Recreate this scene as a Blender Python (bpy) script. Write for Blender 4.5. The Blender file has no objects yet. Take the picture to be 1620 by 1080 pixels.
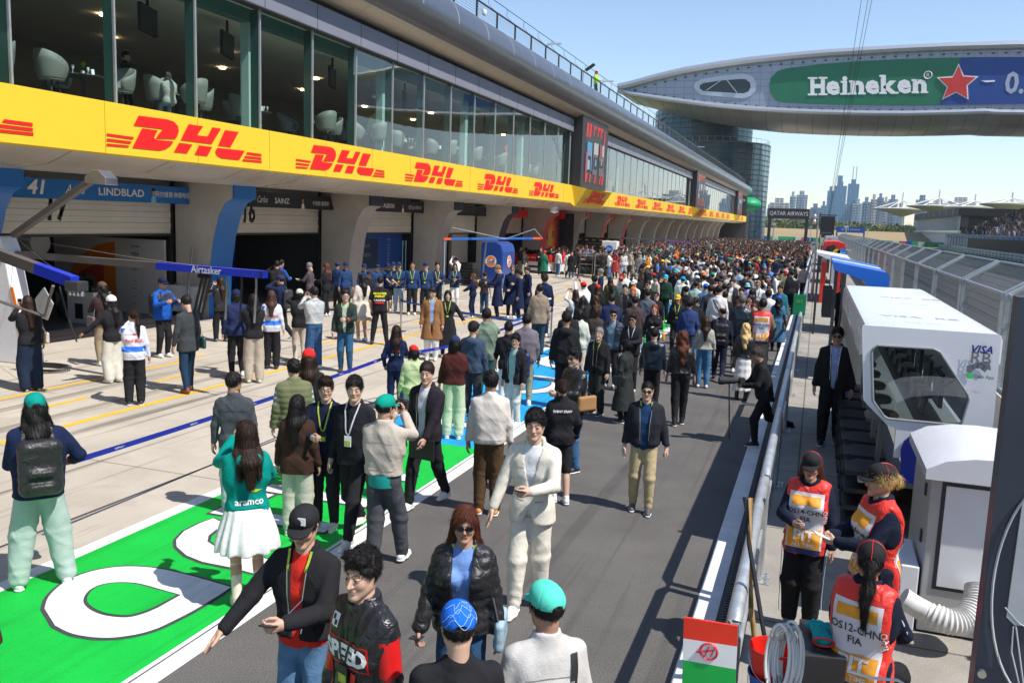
import bpy, bmesh, math, random, os
import numpy as np
from mathutils import Vector, Matrix
R_=math.radians
random.seed(7)
scene=bpy.context.scene; COL=scene.collection
# ---------------- camera ----------------
FPX=1370.0; H=3.55
def _cam():
    d=np.array([1295-810,540-363,-FPX],float); d/=np.linalg.norm(d)
    h=np.array([1,-.036,0.]); up=np.cross(h,d); up/=np.linalg.norm(up)
    if up[1]<0: up=-up
    return np.array([np.cross(d,up),d,up])
CAMR=_cam()
cd=bpy.data.cameras.new('camera'); cam=bpy.data.objects.new('camera',cd); COL.objects.link(cam)
cd.sensor_width=36; cd.lens=FPX/1620*36; cd.clip_end=6000; cd.clip_start=.05
m4=Matrix([list(CAMR[i])+[0] for i in range(3)]+[[0,0,0,1]]); m4.translation=Vector((0,0,H)); cam.matrix_world=m4
scene.camera=cam
# pixel of the photograph (1620 wide) -> point of the place (used to survey the ground, walls and facades)
def ray(px,py): return CAMR@np.array([px-810,540-py,-FPX])
def g(px,py,z=0.0):
    r=ray(px,py); t=(z-H)/r[2]; return (r[0]*t,r[1]*t,z)
def onX(px,py,X):
    r=ray(px,py); t=X/r[0]; return (X,r[1]*t,H+r[2]*t)
def onY(px,py,Y):
    r=ray(px,py); t=Y/r[1]; return (r[0]*t,Y,H+r[2]*t)
def proj(P):
    c=CAMR.T@(np.array(P,float)-[0,0,H]); return 810+FPX*c[0]/-c[2],540-FPX*c[1]/-c[2]
# ---------------- world, sun ----------------
SUN_EL=55.0; SV=Vector((.66,-.15,0)).normalized()*math.cos(R_(SUN_EL)); SV.z=math.sin(R_(SUN_EL))
w=bpy.data.worlds.new('World'); scene.world=w; w.use_nodes=True; nt=w.node_tree
sky=nt.nodes.new('ShaderNodeTexSky'); sky.sky_type='NISHITA'; sky.sun_disc=False
sky.sun_elevation=R_(SUN_EL); sky.sun_rotation=math.atan2(SV.x,SV.y); sky.air_density=1.0; sky.dust_density=.3; sky.ozone_density=1.6
bg=nt.nodes['Background']; bg.inputs[1].default_value=.122
vt=nt.nodes.new('ShaderNodeVectorMath'); vt.operation='MULTIPLY'; vt.inputs[1].default_value=(1.0,1.0,1.02); nt.links.new(sky.outputs[0],vt.inputs[0]); nt.links.new(vt.outputs[0],bg.inputs[0])
sl=bpy.data.lights.new('sun','SUN'); sl.energy=4.2; sl.angle=R_(.5); sl.color=(1,.955,.89)
so=bpy.data.objects.new('sun',sl); COL.objects.link(so); so.rotation_mode='QUATERNION'; so.rotation_quaternion=SV.to_track_quat('Z','Y')
vs=scene.view_settings; vs.view_transform='Standard'; vs.look='None'; vs.gamma=1; vs.exposure=.62
scene.cycles.use_denoising=True; scene.cycles.max_bounces=8; scene.cycles.transparent_max_bounces=12
scene.cycles.diffuse_bounces=4; scene.cycles.glossy_bounces=3; scene.cycles.caustics_reflective=False; scene.cycles.caustics_refractive=False
# ---------------- materials ----------------
MATS={}
def srgb(h):
    h=h.lstrip('#'); return tuple((lambda c:(c/12.92 if c<=.04045 else ((c+.055)/1.055)**2.4))(int(h[i:i+2],16)/255) for i in (0,2,4))
def mat(name,color=(.5,.5,.5),rough=.6,metal=0,var=.12,vs_=3.0,bump=0.0,bs=40.0,objcol=False,attr=False,folds=0.0,coat=0,emit=0,stretch=None,spec=.5,fine=0.0,coords='Object'):
    if name in MATS: return MATS[name]
    if isinstance(color,str): color=srgb(color)
    m=bpy.data.materials.new(name); m.use_nodes=True; t=m.node_tree; N=t.nodes; L=t.links; b=N['Principled BSDF']
    b.inputs['Roughness'].default_value=rough; b.inputs['Metallic'].default_value=metal; b.inputs['Specular IOR Level'].default_value=spec
    if coat: b.inputs['Coat Weight'].default_value=coat; b.inputs['Coat Roughness'].default_value=.08
    tc=N.new('ShaderNodeTexCoord'); co=tc.outputs[coords]
    if stretch:
        mp=N.new('ShaderNodeMapping'); mp.inputs['Scale'].default_value=stretch; L.new(co,mp.inputs[0]); co=mp.outputs[0]
    if objcol: oi=N.new('ShaderNodeObjectInfo'); base=oi.outputs['Color']
    elif attr: at=N.new('ShaderNodeAttribute'); at.attribute_name='Col'; base=at.outputs['Color']
    else:
        rg=N.new('ShaderNodeRGB'); rg.outputs[0].default_value=(*color,1); base=rg.outputs[0]
    if var:
        n=N.new('ShaderNodeTexNoise'); n.inputs['Scale'].default_value=vs_; n.inputs['Detail'].default_value=6; n.inputs['Roughness'].default_value=.65; L.new(co,n.inputs[0])
        mr=N.new('ShaderNodeMapRange'); mr.inputs[1].default_value=.3; mr.inputs[2].default_value=.7; mr.inputs[3].default_value=1-var; mr.inputs[4].default_value=1+var*.6; L.new(n.outputs[0],mr.inputs[0])
        mx=N.new('ShaderNodeVectorMath'); mx.operation='SCALE'; L.new(base,mx.inputs[0]); L.new(mr.outputs[0],mx.inputs['Scale']); base=mx.outputs[0]
        mr2=N.new('ShaderNodeMapRange'); mr2.inputs[3].default_value=max(0,rough-.08); mr2.inputs[4].default_value=min(1,rough+.1); L.new(n.outputs[0],mr2.inputs[0]); L.new(mr2.outputs[0],b.inputs['Roughness'])
    L.new(base,b.inputs['Base Color'])
    last=None
    def addb(scale,strength,dist,det=3,distort=0):
        nonlocal last
        n=N.new('ShaderNodeTexNoise'); n.inputs['Scale'].default_value=scale; n.inputs['Detail'].default_value=det; n.inputs['Distortion'].default_value=distort; L.new(co,n.inputs[0])
        bp=N.new('ShaderNodeBump'); bp.inputs['Strength'].default_value=strength; bp.inputs['Distance'].default_value=dist; L.new(n.outputs[0],bp.inputs['Height'])
        if last: L.new(last,bp.inputs['Normal'])
        last=bp.outputs[0]
    if folds: addb(9,folds*.8,.04,3,1.6)
    if bump: addb(bs,bump,.02)
    if fine: addb(180,fine,.01,1)
    if last: L.new(last,b.inputs['Normal'])
    if emit: L.new(base,b.inputs['Emission Color']); b.inputs['Emission Strength'].default_value=emit
    MATS[name]=m; return m
def glassmat(name,tint=(.75,.9,.88),alpha=.9,rough=.0):
    if name in MATS: return MATS[name]
    m=bpy.data.materials.new(name); m.use_nodes=True; t=m.node_tree; N=t.nodes; L=t.links; N.remove(N['Principled BSDF']); out=N['Material Output']
    tr=N.new('ShaderNodeBsdfTransparent'); tr.inputs[0].default_value=(*tint,1); gl=N.new('ShaderNodeBsdfGlossy'); gl.inputs['Roughness'].default_value=rough
    tc=N.new('ShaderNodeTexCoord'); n=N.new('ShaderNodeTexNoise'); n.inputs['Scale'].default_value=.35; L.new(tc.outputs['Object'],n.inputs[0]); bp=N.new('ShaderNodeBump'); bp.inputs['Strength'].default_value=.05; bp.inputs['Distance'].default_value=.08; L.new(n.outputs[0],bp.inputs['Height']); L.new(bp.outputs[0],gl.inputs['Normal'])
    fr=N.new('ShaderNodeFresnel'); ge=N.new('ShaderNodeNewGeometry'); bf=N.new('ShaderNodeMapRange'); bf.inputs[3].default_value=1.5; bf.inputs[4].default_value=1/1.5; L.new(ge.outputs['Backfacing'],bf.inputs[0]); L.new(bf.outputs[0],fr.inputs[0]); mu=N.new('ShaderNodeMath'); mu.operation='MULTIPLY_ADD'; mu.inputs[1].default_value=1.8; mu.inputs[2].default_value=1-alpha+.005; mu.use_clamp=True; L.new(fr.outputs[0],mu.inputs[0])
    mx=N.new('ShaderNodeMixShader'); L.new(mu.outputs[0],mx.inputs[0]); L.new(tr.outputs[0],mx.inputs[1]); L.new(gl.outputs[0],mx.inputs[2]); L.new(mx.outputs[0],out.inputs[0])
    MATS[name]=m; return m
WHITE=mat('white_paint',(.8,.81,.83),.35,var=.05); BLACK=mat('black_plastic',(.02,.02,.022),.45,var=.2)
DARK=mat('dark_metal',(.05,.052,.056),.45,.3,var=.2); GALV=mat('galvanised_steel',(.55,.57,.58),.42,.65,var=.2,vs_=8,bump=.1,bs=30)
STEEL=mat('brushed_steel',(.5,.5,.5),.3,.9,var=.15); ALU=mat('alu',(.62,.63,.64),.35,.6,var=.1)
RED=mat('red_paint',(.75,.02,.015),.35,var=.08); BLUE=mat('royal_blue_paint',(.01,.10,.45),.35,var=.08); NAVYP=mat('navy_paint',(.012,.02,.06),.4,var=.15)
YEL=mat('yellow_print',(.80,.54,.03),.5,var=.03); DRED=mat('print_red',(.82,.012,.012),.5,var=.03); GREENP=mat('green_print',(0,.30,.12),.5,var=.1)
RUB=mat('rubber',(.02,.02,.02),.8,var=.2); PRW=mat('print_white',(.8,.8,.8),.5,var=.04); PRK=mat('print_black',(.015,.015,.015),.5,var=.1); ORG=mat('print_orange',(.9,.22,.02),.5,var=.05)
# ---------------- mesh building ----------------
def tag(o,label=None,cat=None,group=None,kind=None):
    if label: o['label']=label
    if cat: o['category']=cat
    if group: o['group']=group
    if kind: o['kind']=kind
    return o
def empty(name,loc=(0,0,0),rz=0,label=None,cat=None,group=None):
    o=bpy.data.objects.new(name,None); COL.objects.link(o); o.location=loc; o.rotation_euler=(0,0,rz); o.empty_display_size=.2
    return tag(o,label,cat,group)
def mesh_obj(name,V,F,mats,parent=None,mi=None,smooth=False,loc=None,col=None):
    """V (n,3) array, F list/array of faces"""
    me=bpy.data.meshes.new(name)
    V=np.asarray(V,dtype=np.float32)
    if isinstance(F,np.ndarray):
        n,k=F.shape; me.vertices.add(len(V)); me.vertices.foreach_set('co',V.ravel()); me.loops.add(n*k); me.loops.foreach_set('vertex_index',F.astype(np.int32).ravel()); me.polygons.add(n)
        me.polygons.foreach_set('loop_start',np.arange(0,n*k,k,dtype=np.int32)); me.polygons.foreach_set('loop_total',np.full(n,k,dtype=np.int32)); me.update(calc_edges=True)
    else: me.from_pydata(V.tolist(),[],[list(f) for f in F])
    for m in (mats if isinstance(mats,(list,tuple)) else [mats]): me.materials.append(m)
    if mi is not None: me.polygons.foreach_set('material_index',np.asarray(mi,dtype=np.int32))
    if smooth: me.polygons.foreach_set('use_smooth',np.ones(len(me.polygons),dtype=bool))
    if col is not None:
        a=me.color_attributes.new('Col','FLOAT_COLOR','POINT'); a.data.foreach_set('color',np.hstack([col,np.ones((len(col),1))]).astype(np.float32).ravel())
    me.update()
    o=bpy.data.objects.new(name,me); COL.objects.link(o)
    if parent: o.parent=parent
    if loc is not None: o.location=loc
    return o
class MB:
    def __init__(s): s.V=[];s.F=[];s.M=[];s.m=0
    def add(s,V,F):
        b=len(s.V); s.V+= [tuple(v) for v in V]; s.F+=[[i+b for i in f] for f in F]; s.M+=[s.m]*len(F); return s
    def box(s,x0,x1,y0,y1,z0,z1):
        V=[(x,y,z) for x in(x0,x1) for y in(y0,y1) for z in(z0,z1)]
        return s.add(V,[(0,1,3,2),(4,6,7,5),(0,4,5,1),(2,3,7,6),(0,2,6,4),(1,5,7,3)])
    def bar(s,a,b,wx,wz,up=(0,0,1)):
        a=Vector(a);b=Vector(b);d=(b-a).normalized();u=Vector(up)
        if abs(d.dot(u))>.98: u=Vector((0,1,0))
        x=d.cross(u).normalized()*wx/2; z=x.cross(d).normalized()*wz/2
        V=[p+sx*x+sz*z for p in(a,b) for sx in(-1,1) for sz in(-1,1)]
        return s.add(V,[(0,1,3,2),(4,6,7,5),(0,4,5,1),(2,3,7,6),(0,2,6,4),(1,5,7,3)])
    def tube(s,pts,r,n=8,caps=True):
        pts=[Vector(p) for p in pts]; rr=r if isinstance(r,(list,tuple)) else [r]*len(pts); V=[];F=[]
        for i,p in enumerate(pts):
            d=(pts[min(i+1,len(pts)-1)]-pts[max(i-1,0)]).normalized(); u=Vector((0,0,1)) if abs(d.z)<.95 else Vector((0,1,0))
            x=d.cross(u).normalized(); y=x.cross(d)
            V+=[p+rr[i]*(x*math.cos(2*math.pi*k/n)+y*math.sin(2*math.pi*k/n)) for k in range(n)]
        for i in range(len(pts)-1):
            for k in range(n): F.append((i*n+k,i*n+(k+1)%n,(i+1)*n+(k+1)%n,(i+1)*n+k))
        if caps: F.append(tuple(range(n)[::-1])); F.append(tuple((len(pts)-1)*n+k for k in range(n)))
        return s.add(V,F)
    def prism(s,poly,fn,d0,d1):
        """poly list of (u,v); fn(u,v,d)->xyz ; closed solid between d0,d1"""
        n=len(poly); V=[fn(u,v,d0) for u,v in poly]+[fn(u,v,d1) for u,v in poly]
        return s.add(V,[tuple(range(n)),tuple(range(2*n-1,n-1,-1))]+[(i,i+n,(i+1)%n+n,(i+1)%n) for i in range(n)])
    def lathe(s,prof,c,n=16,axis='z'):
        V=[];F=[];k=len(prof)
        for i in range(n):
            a=2*math.pi*i/n
            for r,z in prof:
                p=(r*math.cos(a),r*math.sin(a),z) if axis=='z' else ((z,r*math.cos(a),r*math.sin(a)) if axis=='x' else (r*math.cos(a),z,r*math.sin(a)))
                V.append((p[0]+c[0],p[1]+c[1],p[2]+c[2]))
        for i in range(n):
            for j in range(k-1): F.append((i*k+j,((i+1)%n)*k+j,((i+1)%n)*k+j+1,i*k+j+1))
        return s.add(V,F)
    def build(s,name,mats,parent=None,smooth=False,bevel=0,fixn=True,loc=None):
        o=mesh_obj(name,s.V,s.F,mats,parent,s.M,smooth,loc)
        if fixn:
            bm=bmesh.new(); bm.from_mesh(o.data); bmesh.ops.recalc_face_normals(bm,faces=bm.faces)
            if bevel: bmesh.ops.bevel(bm,geom=[e for e in bm.edges if e.is_manifold and e.calc_face_angle(0)>.6],offset=bevel,segments=2,profile=.5,affect='EDGES')
            bm.to_mesh(o.data); bm.free()
        if smooth:
            try: o.data.set_sharp_from_angle(angle=R_(38))
            except Exception: pass
        return o
def box(name,x0,x1,y0,y1,z0,z1,m,parent=None,bevel=0): return MB().box(x0,x1,y0,y1,z0,z1).build(name,m,parent,bevel=bevel)
def kids(o): return [c for c in o.children]
def dup(o,parent=None):
    c=o.copy(); COL.objects.link(c)
    if parent: c.parent=parent
    for ch in o.children: dup(ch,c)
    return c
_tcache={}
def textmesh(txt,size=1.0,bold=0.0,shear=0.0,spacing=1.0,sx=1.0,maxe=None,align='CENTER'):
    k=(txt,bold,shear,spacing,maxe,align)
    if k not in _tcache:
        cu=bpy.data.curves.new('t','FONT'); cu.body=txt; cu.size=1; cu.offset=bold; cu.shear=shear; cu.space_character=spacing; cu.align_x=align; cu.align_y='CENTER'; cu.resolution_u=2; cu.fill_mode='FRONT'
        ob=bpy.data.objects.new('t',cu); COL.objects.link(ob); me=ob.to_mesh()
        bm=bmesh.new(); bm.from_mesh(me); bmesh.ops.remove_doubles(bm,verts=bm.verts,dist=1e-5); bmesh.ops.triangulate(bm,faces=bm.faces)
        if maxe:
            for _ in range(5):
                es=[e for e in bm.edges if e.calc_length()>maxe]
                if not es: break
                bmesh.ops.subdivide_edges(bm,edges=es,cuts=1)
                bmesh.ops.triangulate(bm,faces=bm.faces)
        V=np.array([v.co[:] for v in bm.verts]) if bm.verts else np.zeros((0,3)); bm.verts.index_update(); F=[[v.index for v in f.verts] for f in bm.faces]; bm.free()
        ob.to_mesh_clear(); bpy.data.objects.remove(ob); bpy.data.curves.remove(cu); _tcache[k]=(V,F)
    V,F=_tcache[k]; V=V.copy(); V*=size; V[:,0]*=sx; return V,F
def text(name,txt,size,m,parent,org,ux,uy,bold=0,shear=0,sx=1,spacing=1,off=.012,align='CENTER'):
    V,F=textmesh(txt,size,bold,shear,spacing,sx,align=align)
    ux=np.array(ux,float);uy=np.array(uy,float);n=np.cross(ux,uy); P=np.array(org)+V[:,:1]*ux+V[:,1:2]*uy+n*off
    return mesh_obj(name,P,F,m,parent)
def poly_flat(name,polys,m,parent,fn,off=0,mi=None):
    b=MB()
    for i,p in enumerate(polys):
        if mi: b.m=mi[i]
        b.add([fn(*q) for q in p],[tuple(range(len(p)))])
    return b.build(name,m,parent,fixn=False)
def smooth_poly(pts,n=6,closed=True):
    out=[];N=len(pts)
    for i in range(N):
        p0,p1,p2,p3=[pts[(i+k-1)%N] for k in range(4)]
        for j in range(n):
            t=j/n; out.append(tuple(.5*((2*p1[a])+(-p0[a]+p2[a])*t+(2*p0[a]-5*p1[a]+4*p2[a]-p3[a])*t*t+(-p0[a]+3*p1[a]-3*p2[a]+p3[a])*t**3) for a in (0,1)))
    return out
# ======================= GROUND =======================
def sheet(name,x0,x1,y0,y1,z,m,label=None):
    o=mesh_obj(name,[(x0,y0,z),(x1,y0,z),(x1,y1,z),(x0,y1,z)],[(0,1,2,3)],m); o['kind']='structure'
    if label:o['label']=label
    return o
def groundmat(name,color,color2,scale=.6,streak=0,speck=.25,rough=.85,joints=0,stain=.35):
    m=bpy.data.materials.new(name); m.use_nodes=True; t=m.node_tree; N=t.nodes; L=t.links; b=N['Principled BSDF']; b.inputs['Roughness'].default_value=rough; b.inputs['Specular IOR Level'].default_value=.3
    geo=N.new('ShaderNodeNewGeometry'); P=geo.outputs['Position']
    def noise(scale,det=8,sc=None,rough=.6):
        c=P
        if sc: mp=N.new('ShaderNodeMapping'); mp.inputs['Scale'].default_value=sc; L.new(P,mp.inputs[0]); c=mp.outputs[0]
        n=N.new('ShaderNodeTexNoise'); n.inputs['Scale'].default_value=scale; n.inputs['Detail'].default_value=det; n.inputs['Roughness'].default_value=rough; L.new(c,n.inputs[0]); return n.outputs[0]
    def rng(s,a,b_,c,d): r=N.new('ShaderNodeMapRange'); r.inputs[1].default_value=a; r.inputs[2].default_value=b_; r.inputs[3].default_value=c; r.inputs[4].default_value=d; L.new(s,r.inputs[0]); return r.outputs[0]
    mx=N.new('ShaderNodeMix'); mx.data_type='RGBA'; mx.inputs[6].default_value=(*color,1); mx.inputs[7].default_value=(*color2,1); L.new(rng(noise(scale),.35,.65,0,1),mx.inputs[0]); cur=mx.outputs[2]
    def mul(fac):
        nonlocal cur
        v=N.new('ShaderNodeVectorMath'); v.operation='SCALE'; L.new(cur,v.inputs[0]); L.new(fac,v.inputs['Scale']); cur=v.outputs[0]
    mul(rng(noise(90,2),.3,.7,1-speck,1+speck)); mul(rng(noise(1.7,6),.45,.75,1,1-stain*.5))
    if stain: mul(rng(noise(.35,9,None,.75),.55,.7,1,1-stain))
    if streak:
        mul(rng(noise(1.0,4,(2.6,.05,1)),.56,.66,1,1-streak)); mul(rng(noise(1.0,5,(7,.22,1)),.6,.72,1,1-streak*.8))
    if joints:
        br=N.new('ShaderNodeTexBrick'); br.offset=0; br.inputs['Scale'].default_value=1; br.inputs['Brick Width'].default_value=joints; br.inputs['Row Height'].default_value=joints; br.inputs['Mortar Size'].default_value=.012; br.inputs['Color1'].default_value=(1,1,1,1); br.inputs['Color2'].default_value=(.93,.93,.93,1); br.inputs['Mortar'].default_value=(.35,.35,.35,1)
        L.new(P,br.inputs[0]); v=N.new('ShaderNodeVectorMath'); v.operation='MULTIPLY'; L.new(cur,v.inputs[0]); L.new(br.outputs[0],v.inputs[1]); cur=v.outputs[0]
    L.new(cur,b.inputs['Base Color'])
    bp=N.new('ShaderNodeBump'); bp.inputs['Strength'].default_value=.35; bp.inputs['Distance'].default_value=.01; L.new(noise(140,3),bp.inputs['Height']); L.new(bp.outputs[0],b.inputs['Normal'])
    MATS[name]=m; return m
CONC=groundmat('apron_concrete',(.50,.445,.37),(.41,.365,.30),.5,.5,.14,.85,4.6,.3)
ASPH=groundmat('lane_asphalt',(.122,.114,.107),(.095,.089,.084),.8,.28,.42,.85,0,.22)
WALK=groundmat('walkway_concrete',(.36,.335,.29),(.27,.25,.22),1.2,0,.2,.85,2.4,.4)
GREENF=groundmat('green_floor_paint',(.004,.47,.05),(.004,.41,.045),1.5,.2,.12,.6,0,.14)
BLUEF=groundmat('blue_floor_paint',(.015,.33,.68),(.012,.28,.6),1.5,.3,.3,.65,0,.38)
WHITEF=groundmat('white_line_paint',(.78,.78,.76),(.68,.68,.67),2.5,.1,.1,.6,0,.22)
YELF=groundmat('yellow_line_paint',(.85,.47,.03),(.75,.40,.03),2.5,.15,.12,.6,0,.25)
GREYF=groundmat('outline_floor_paint',(.05,.05,.06),(.06,.06,.07),2,0,.1,.7,0,.1)
GRASS=groundmat('grass',(.06,.10,.02),(.09,.11,.03),.3,0,.4,.9,0,.2)
FIELD=groundmat('far_ground',(.16,.17,.08),(.12,.14,.06),.01,0,.2,.9,0,.1)
TRACK=groundmat('track_asphalt',(.11,.105,.10),(.09,.087,.085),.8,.15,.2,.85,0,.15)
sheet('ground',-900,1200,-60,2600,-.06,FIELD)
sheet('pit_apron',-34,-6.9,-10,262,0,CONC,'pale concrete apron between the pit lane and the garages')
sheet('pit_lane',-6.9,-.3,-10,262,-.001,ASPH,'dark asphalt pit lane')
sheet('race_track',4.2,17,-20,430,-.03,TRACK)
sheet('track_verge',3.1,4.2,-20,430,-.02,GRASS); sheet('far_verge',17,27,-20,330,-.02,GRASS)
def paint(name,x0,x1,y0,y1,m,z=.004): return sheet(name,x0,x1,y0,y1,z,m)
paint('painted_strip_green',-6.8,-4.64,-2,12.2,GREENF)
paint('painted_strip_blue',-6.8,-4.64,12.2,24.5,BLUEF)
paint('painted_strip_green',-6.8,-4.64,24.5,34,GREENF); paint('painted_strip_blue',-6.8,-4.64,34,46,BLUEF)
paint('painted_line_white',-6.98,-6.8,-2,120,WHITEF); paint('painted_line_white',-4.60,-4.42,-2,120,WHITEF); paint('painted_line_white',-4.66,-4.615,-2,120,WHITEF,.007)
paint('painted_line_white',-.81,-.60,-2,150,WHITEF)
paint('painted_line_yellow',-11.22,-11.08,4,60,YELF); paint('painted_line_yellow',-13.72,-13.6,8.5,16.2,YELF)
for y in range(8,60,3): paint('painted_dash_yellow',-12.55,-12.43,y,y+1.25,YELF)
for y in (14.2,16.9,19.5,22.5,26): paint('painted_dash_yellow',-13.9,-13.78,y+2,y+3,YELF)
paint('apron_joint',-7.74,-7.70,-2,60,GREYF)
paint('painted_line_red',-18.95,-18.83,10,60,groundmat('red_line_paint',(.6,.12,.1),(.55,.15,.13),2,0,.1,.7,0,.3))
for x0,y0,y1,m in((-12.9,34,34.2,WHITEF),): paint('painted_line_white',-17,-8.5,y0,y1,m)
paint('painted_line_red',-15,-10,31.9,32.0,MATS['red_line_paint'])
for y in (30.5,39.3): paint('painted_line_red',-16,-15.85,y,y+5,MATS['red_line_paint'])
# floor lettering traced on the ground
def gz(z): return lambda u,v:(*g(u,v,0)[:2],z)
def px3(pts): return [(x/3,720+y/3) for x,y in pts]
def sm_open(p,n): return smooth_poly(p,n)[:-n]+[] if len(p)<3 else [q for i,q in enumerate(smooth_poly([p[0]]+p+[p[-1]],n)) if n<=i<n*len(p)]+[p[-1]]
O1=sm_open(px3([(190,735),(212,675),(290,605),(400,557),(530,530),(660,525),(800,541),(950,577)]),4)+px3([(1113,625)])+sm_open(px3([(1060,668),(950,735),(850,788),(740,838),(610,870),(470,880),(330,860),(240,818)]),4)
I1=px3([(857,668)])+sm_open(px3([(750,728),(680,757),(600,774),(500,765),(430,738),(396,700),(415,655),(470,622),(550,608),(650,612),(740,635)]),4)
def shrink(poly,d):
    P=[g(u,v)[:2] for u,v in poly]; n=len(P); out=[]; A=sum(P[i][0]*P[(i+1)%n][1]-P[(i+1)%n][0]*P[i][1] for i in range(n)); sg=1 if A>0 else -1
    for i in range(n):
        a,b,c=P[i-1],P[i],P[(i+1)%n]; tx,ty=c[0]-a[0],c[1]-a[1]; l=math.hypot(tx,ty) or 1; out.append((b[0]-sg*ty/l*d,b[1]+sg*tx/l*d))
    return out
def gpoly(name,P,z,m): o=mesh_obj(name,[(x,y,z) for x,y in P],[tuple(range(len(P)))],m); o['kind']='structure'; return o
G2=lambda poly:[g(u,v)[:2] for u,v in poly]
def letter(outer,inner):
    gpoly('painted_letter_outline',G2(outer),.008,GREYF); gpoly('painted_letter',shrink(outer,.035),.012,WHITEF)
    if inner: gpoly('painted_letter_outline',G2(inner),.016,GREYF); gpoly('painted_letter_centre',shrink(inner,.03),.020,GREENF)
letter(O1,I1)
O2=px3([(1020,297),(1100,335),(1040,357),(1005,385),(1000,410),(1040,437),(1150,460),(1300,495),(1303,510),(1205,570),(1100,545),(950,515),(870,483),(822,440),(820,405),(860,362),(940,322)])
letter(O2,None)
# further letters of the same lettering, set out along the strip in plan
def ring(cx,cy,rx,ry,w,col,gap=None,shapes='o'):
    n=28; out=[(cx+rx*math.cos(2*math.pi*k/n),cy+ry*math.sin(2*math.pi*k/n)) for k in range(n)]; inn=[(cx+(rx-w)*math.cos(2*math.pi*k/n),cy+(ry-w)*math.sin(2*math.pi*k/n)) for k in range(n)]
    o2=[(cx+(rx-.035)*math.cos(2*math.pi*k/n),cy+(ry-.035)*math.sin(2*math.pi*k/n)) for k in range(n)]; i2=[(cx+(rx-w-.03)*math.cos(2*math.pi*k/n),cy+(ry-w-.03)*math.sin(2*math.pi*k/n)) for k in range(n)]
    gpoly('painted_letter_outline',out,.008,GREYF); gpoly('painted_letter',o2,.012,WHITEF); gpoly('painted_letter_outline',inn,.016,GREYF); gpoly('painted_letter_centre',i2,.020,col)
    if gap: gpoly('painted_letter_gap',[(cx+gap[0],cy+gap[2]),(cx+gap[1],cy+gap[2]),(cx+gap[1],cy+gap[3]),(cx+gap[0],cy+gap[3])],.024,col)
for P in ([(-6.5,8.05),(-4.9,8.05),(-4.9,8.4),(-6.5,8.4)],[(-6.5,9.0),(-4.9,9.0),(-4.9,9.35),(-6.5,9.35)],[(-6.5,8.4),(-6.15,8.4),(-6.15,9.0),(-6.5,9.0)],[(-6.5,10.15),(-4.9,10.15),(-4.9,10.5),(-6.5,10.5)]):
    gpoly('painted_letter_outline',P,.008,GREYF); gpoly('painted_letter',[(x+(.035 if i in(0,3) else -.035),y+(.035 if i in(0,1) else -.035)) for i,(x,y) in enumerate(P)],.0135,WHITEF)
ring(-5.7,14.2,.85,.95,.34,BLUEF,(-.2,.9,-.25,.05)); ring(-5.7,17.6,.85,1.1,.34,BLUEF,(-.9,.1,.3,.7)); ring(-5.7,21,.85,1.1,.36,BLUEF)
# ======================= PIT BUILDING =======================
PITCH=8.83; YF0=23.15; NB0,NB1=-2,18; YEND=196.0
WALLM=mat('pillar_concrete',(.52,.495,.46),.75,var=.15,vs_=1.2,bump=.1,bs=20,coords='Object'); SHUT=mat('shutter_slats',(.76,.73,.66),.45,.2,var=.08,vs_=.8)
SOFF=mat('soffit_panel',(.62,.56,.50),.28,.25,var=.12,vs_=.5); GREYP=mat('grey_cladding',(.27,.275,.33),.4,.3,var=.06,vs_=.6); TUBE=mat('roof_tube_metal',(.27,.27,.28),.33,.85,var=.10,vs_=.5)
BOUNCE=mat('belly_bounce_tone',(.42,.39,.36),.38,.5,var=.1,vs_=.4); INDARK=mat('interior_dark',(.05,.05,.052),.7,var=.2); INWALL=mat('interior_wall',(.22,.24,.24),.7,var=.2,vs_=.4); CEIL=mat('ceiling_tile',(.72,.75,.74),.8,var=.06); CARP=mat('carpet',(.20,.20,.20),.9,var=.3)
MULL=mat('column_teal_grey',(.42,.58,.56),.4,.0,var=.05); GFIN=mat('glass_fin_teal',(.05,.115,.108),.15,var=.05); GLASS=glassmat('facade_glass',(.84,.96,.93),.985)
B=empty('pit_building',(-19.6,90,0),0,'long two storey pit building with shuttered garages, yellow fascia and round steel roof edge','building')
def bp(mb,name,m,parent=B,**k):
    o=mb.build(name,m,None,**k); o.parent=parent; o.matrix_parent_inverse=parent.matrix_world.inverted() if False else Matrix.Translation(-Vector(parent.location)) if parent is B else Matrix.Identity(4); return o
Y0=-12.0
# screens interrupt the facade at SC
SCY=[(54.2,61.6),(109.0,118.5),(167.0,180.0)]
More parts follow.
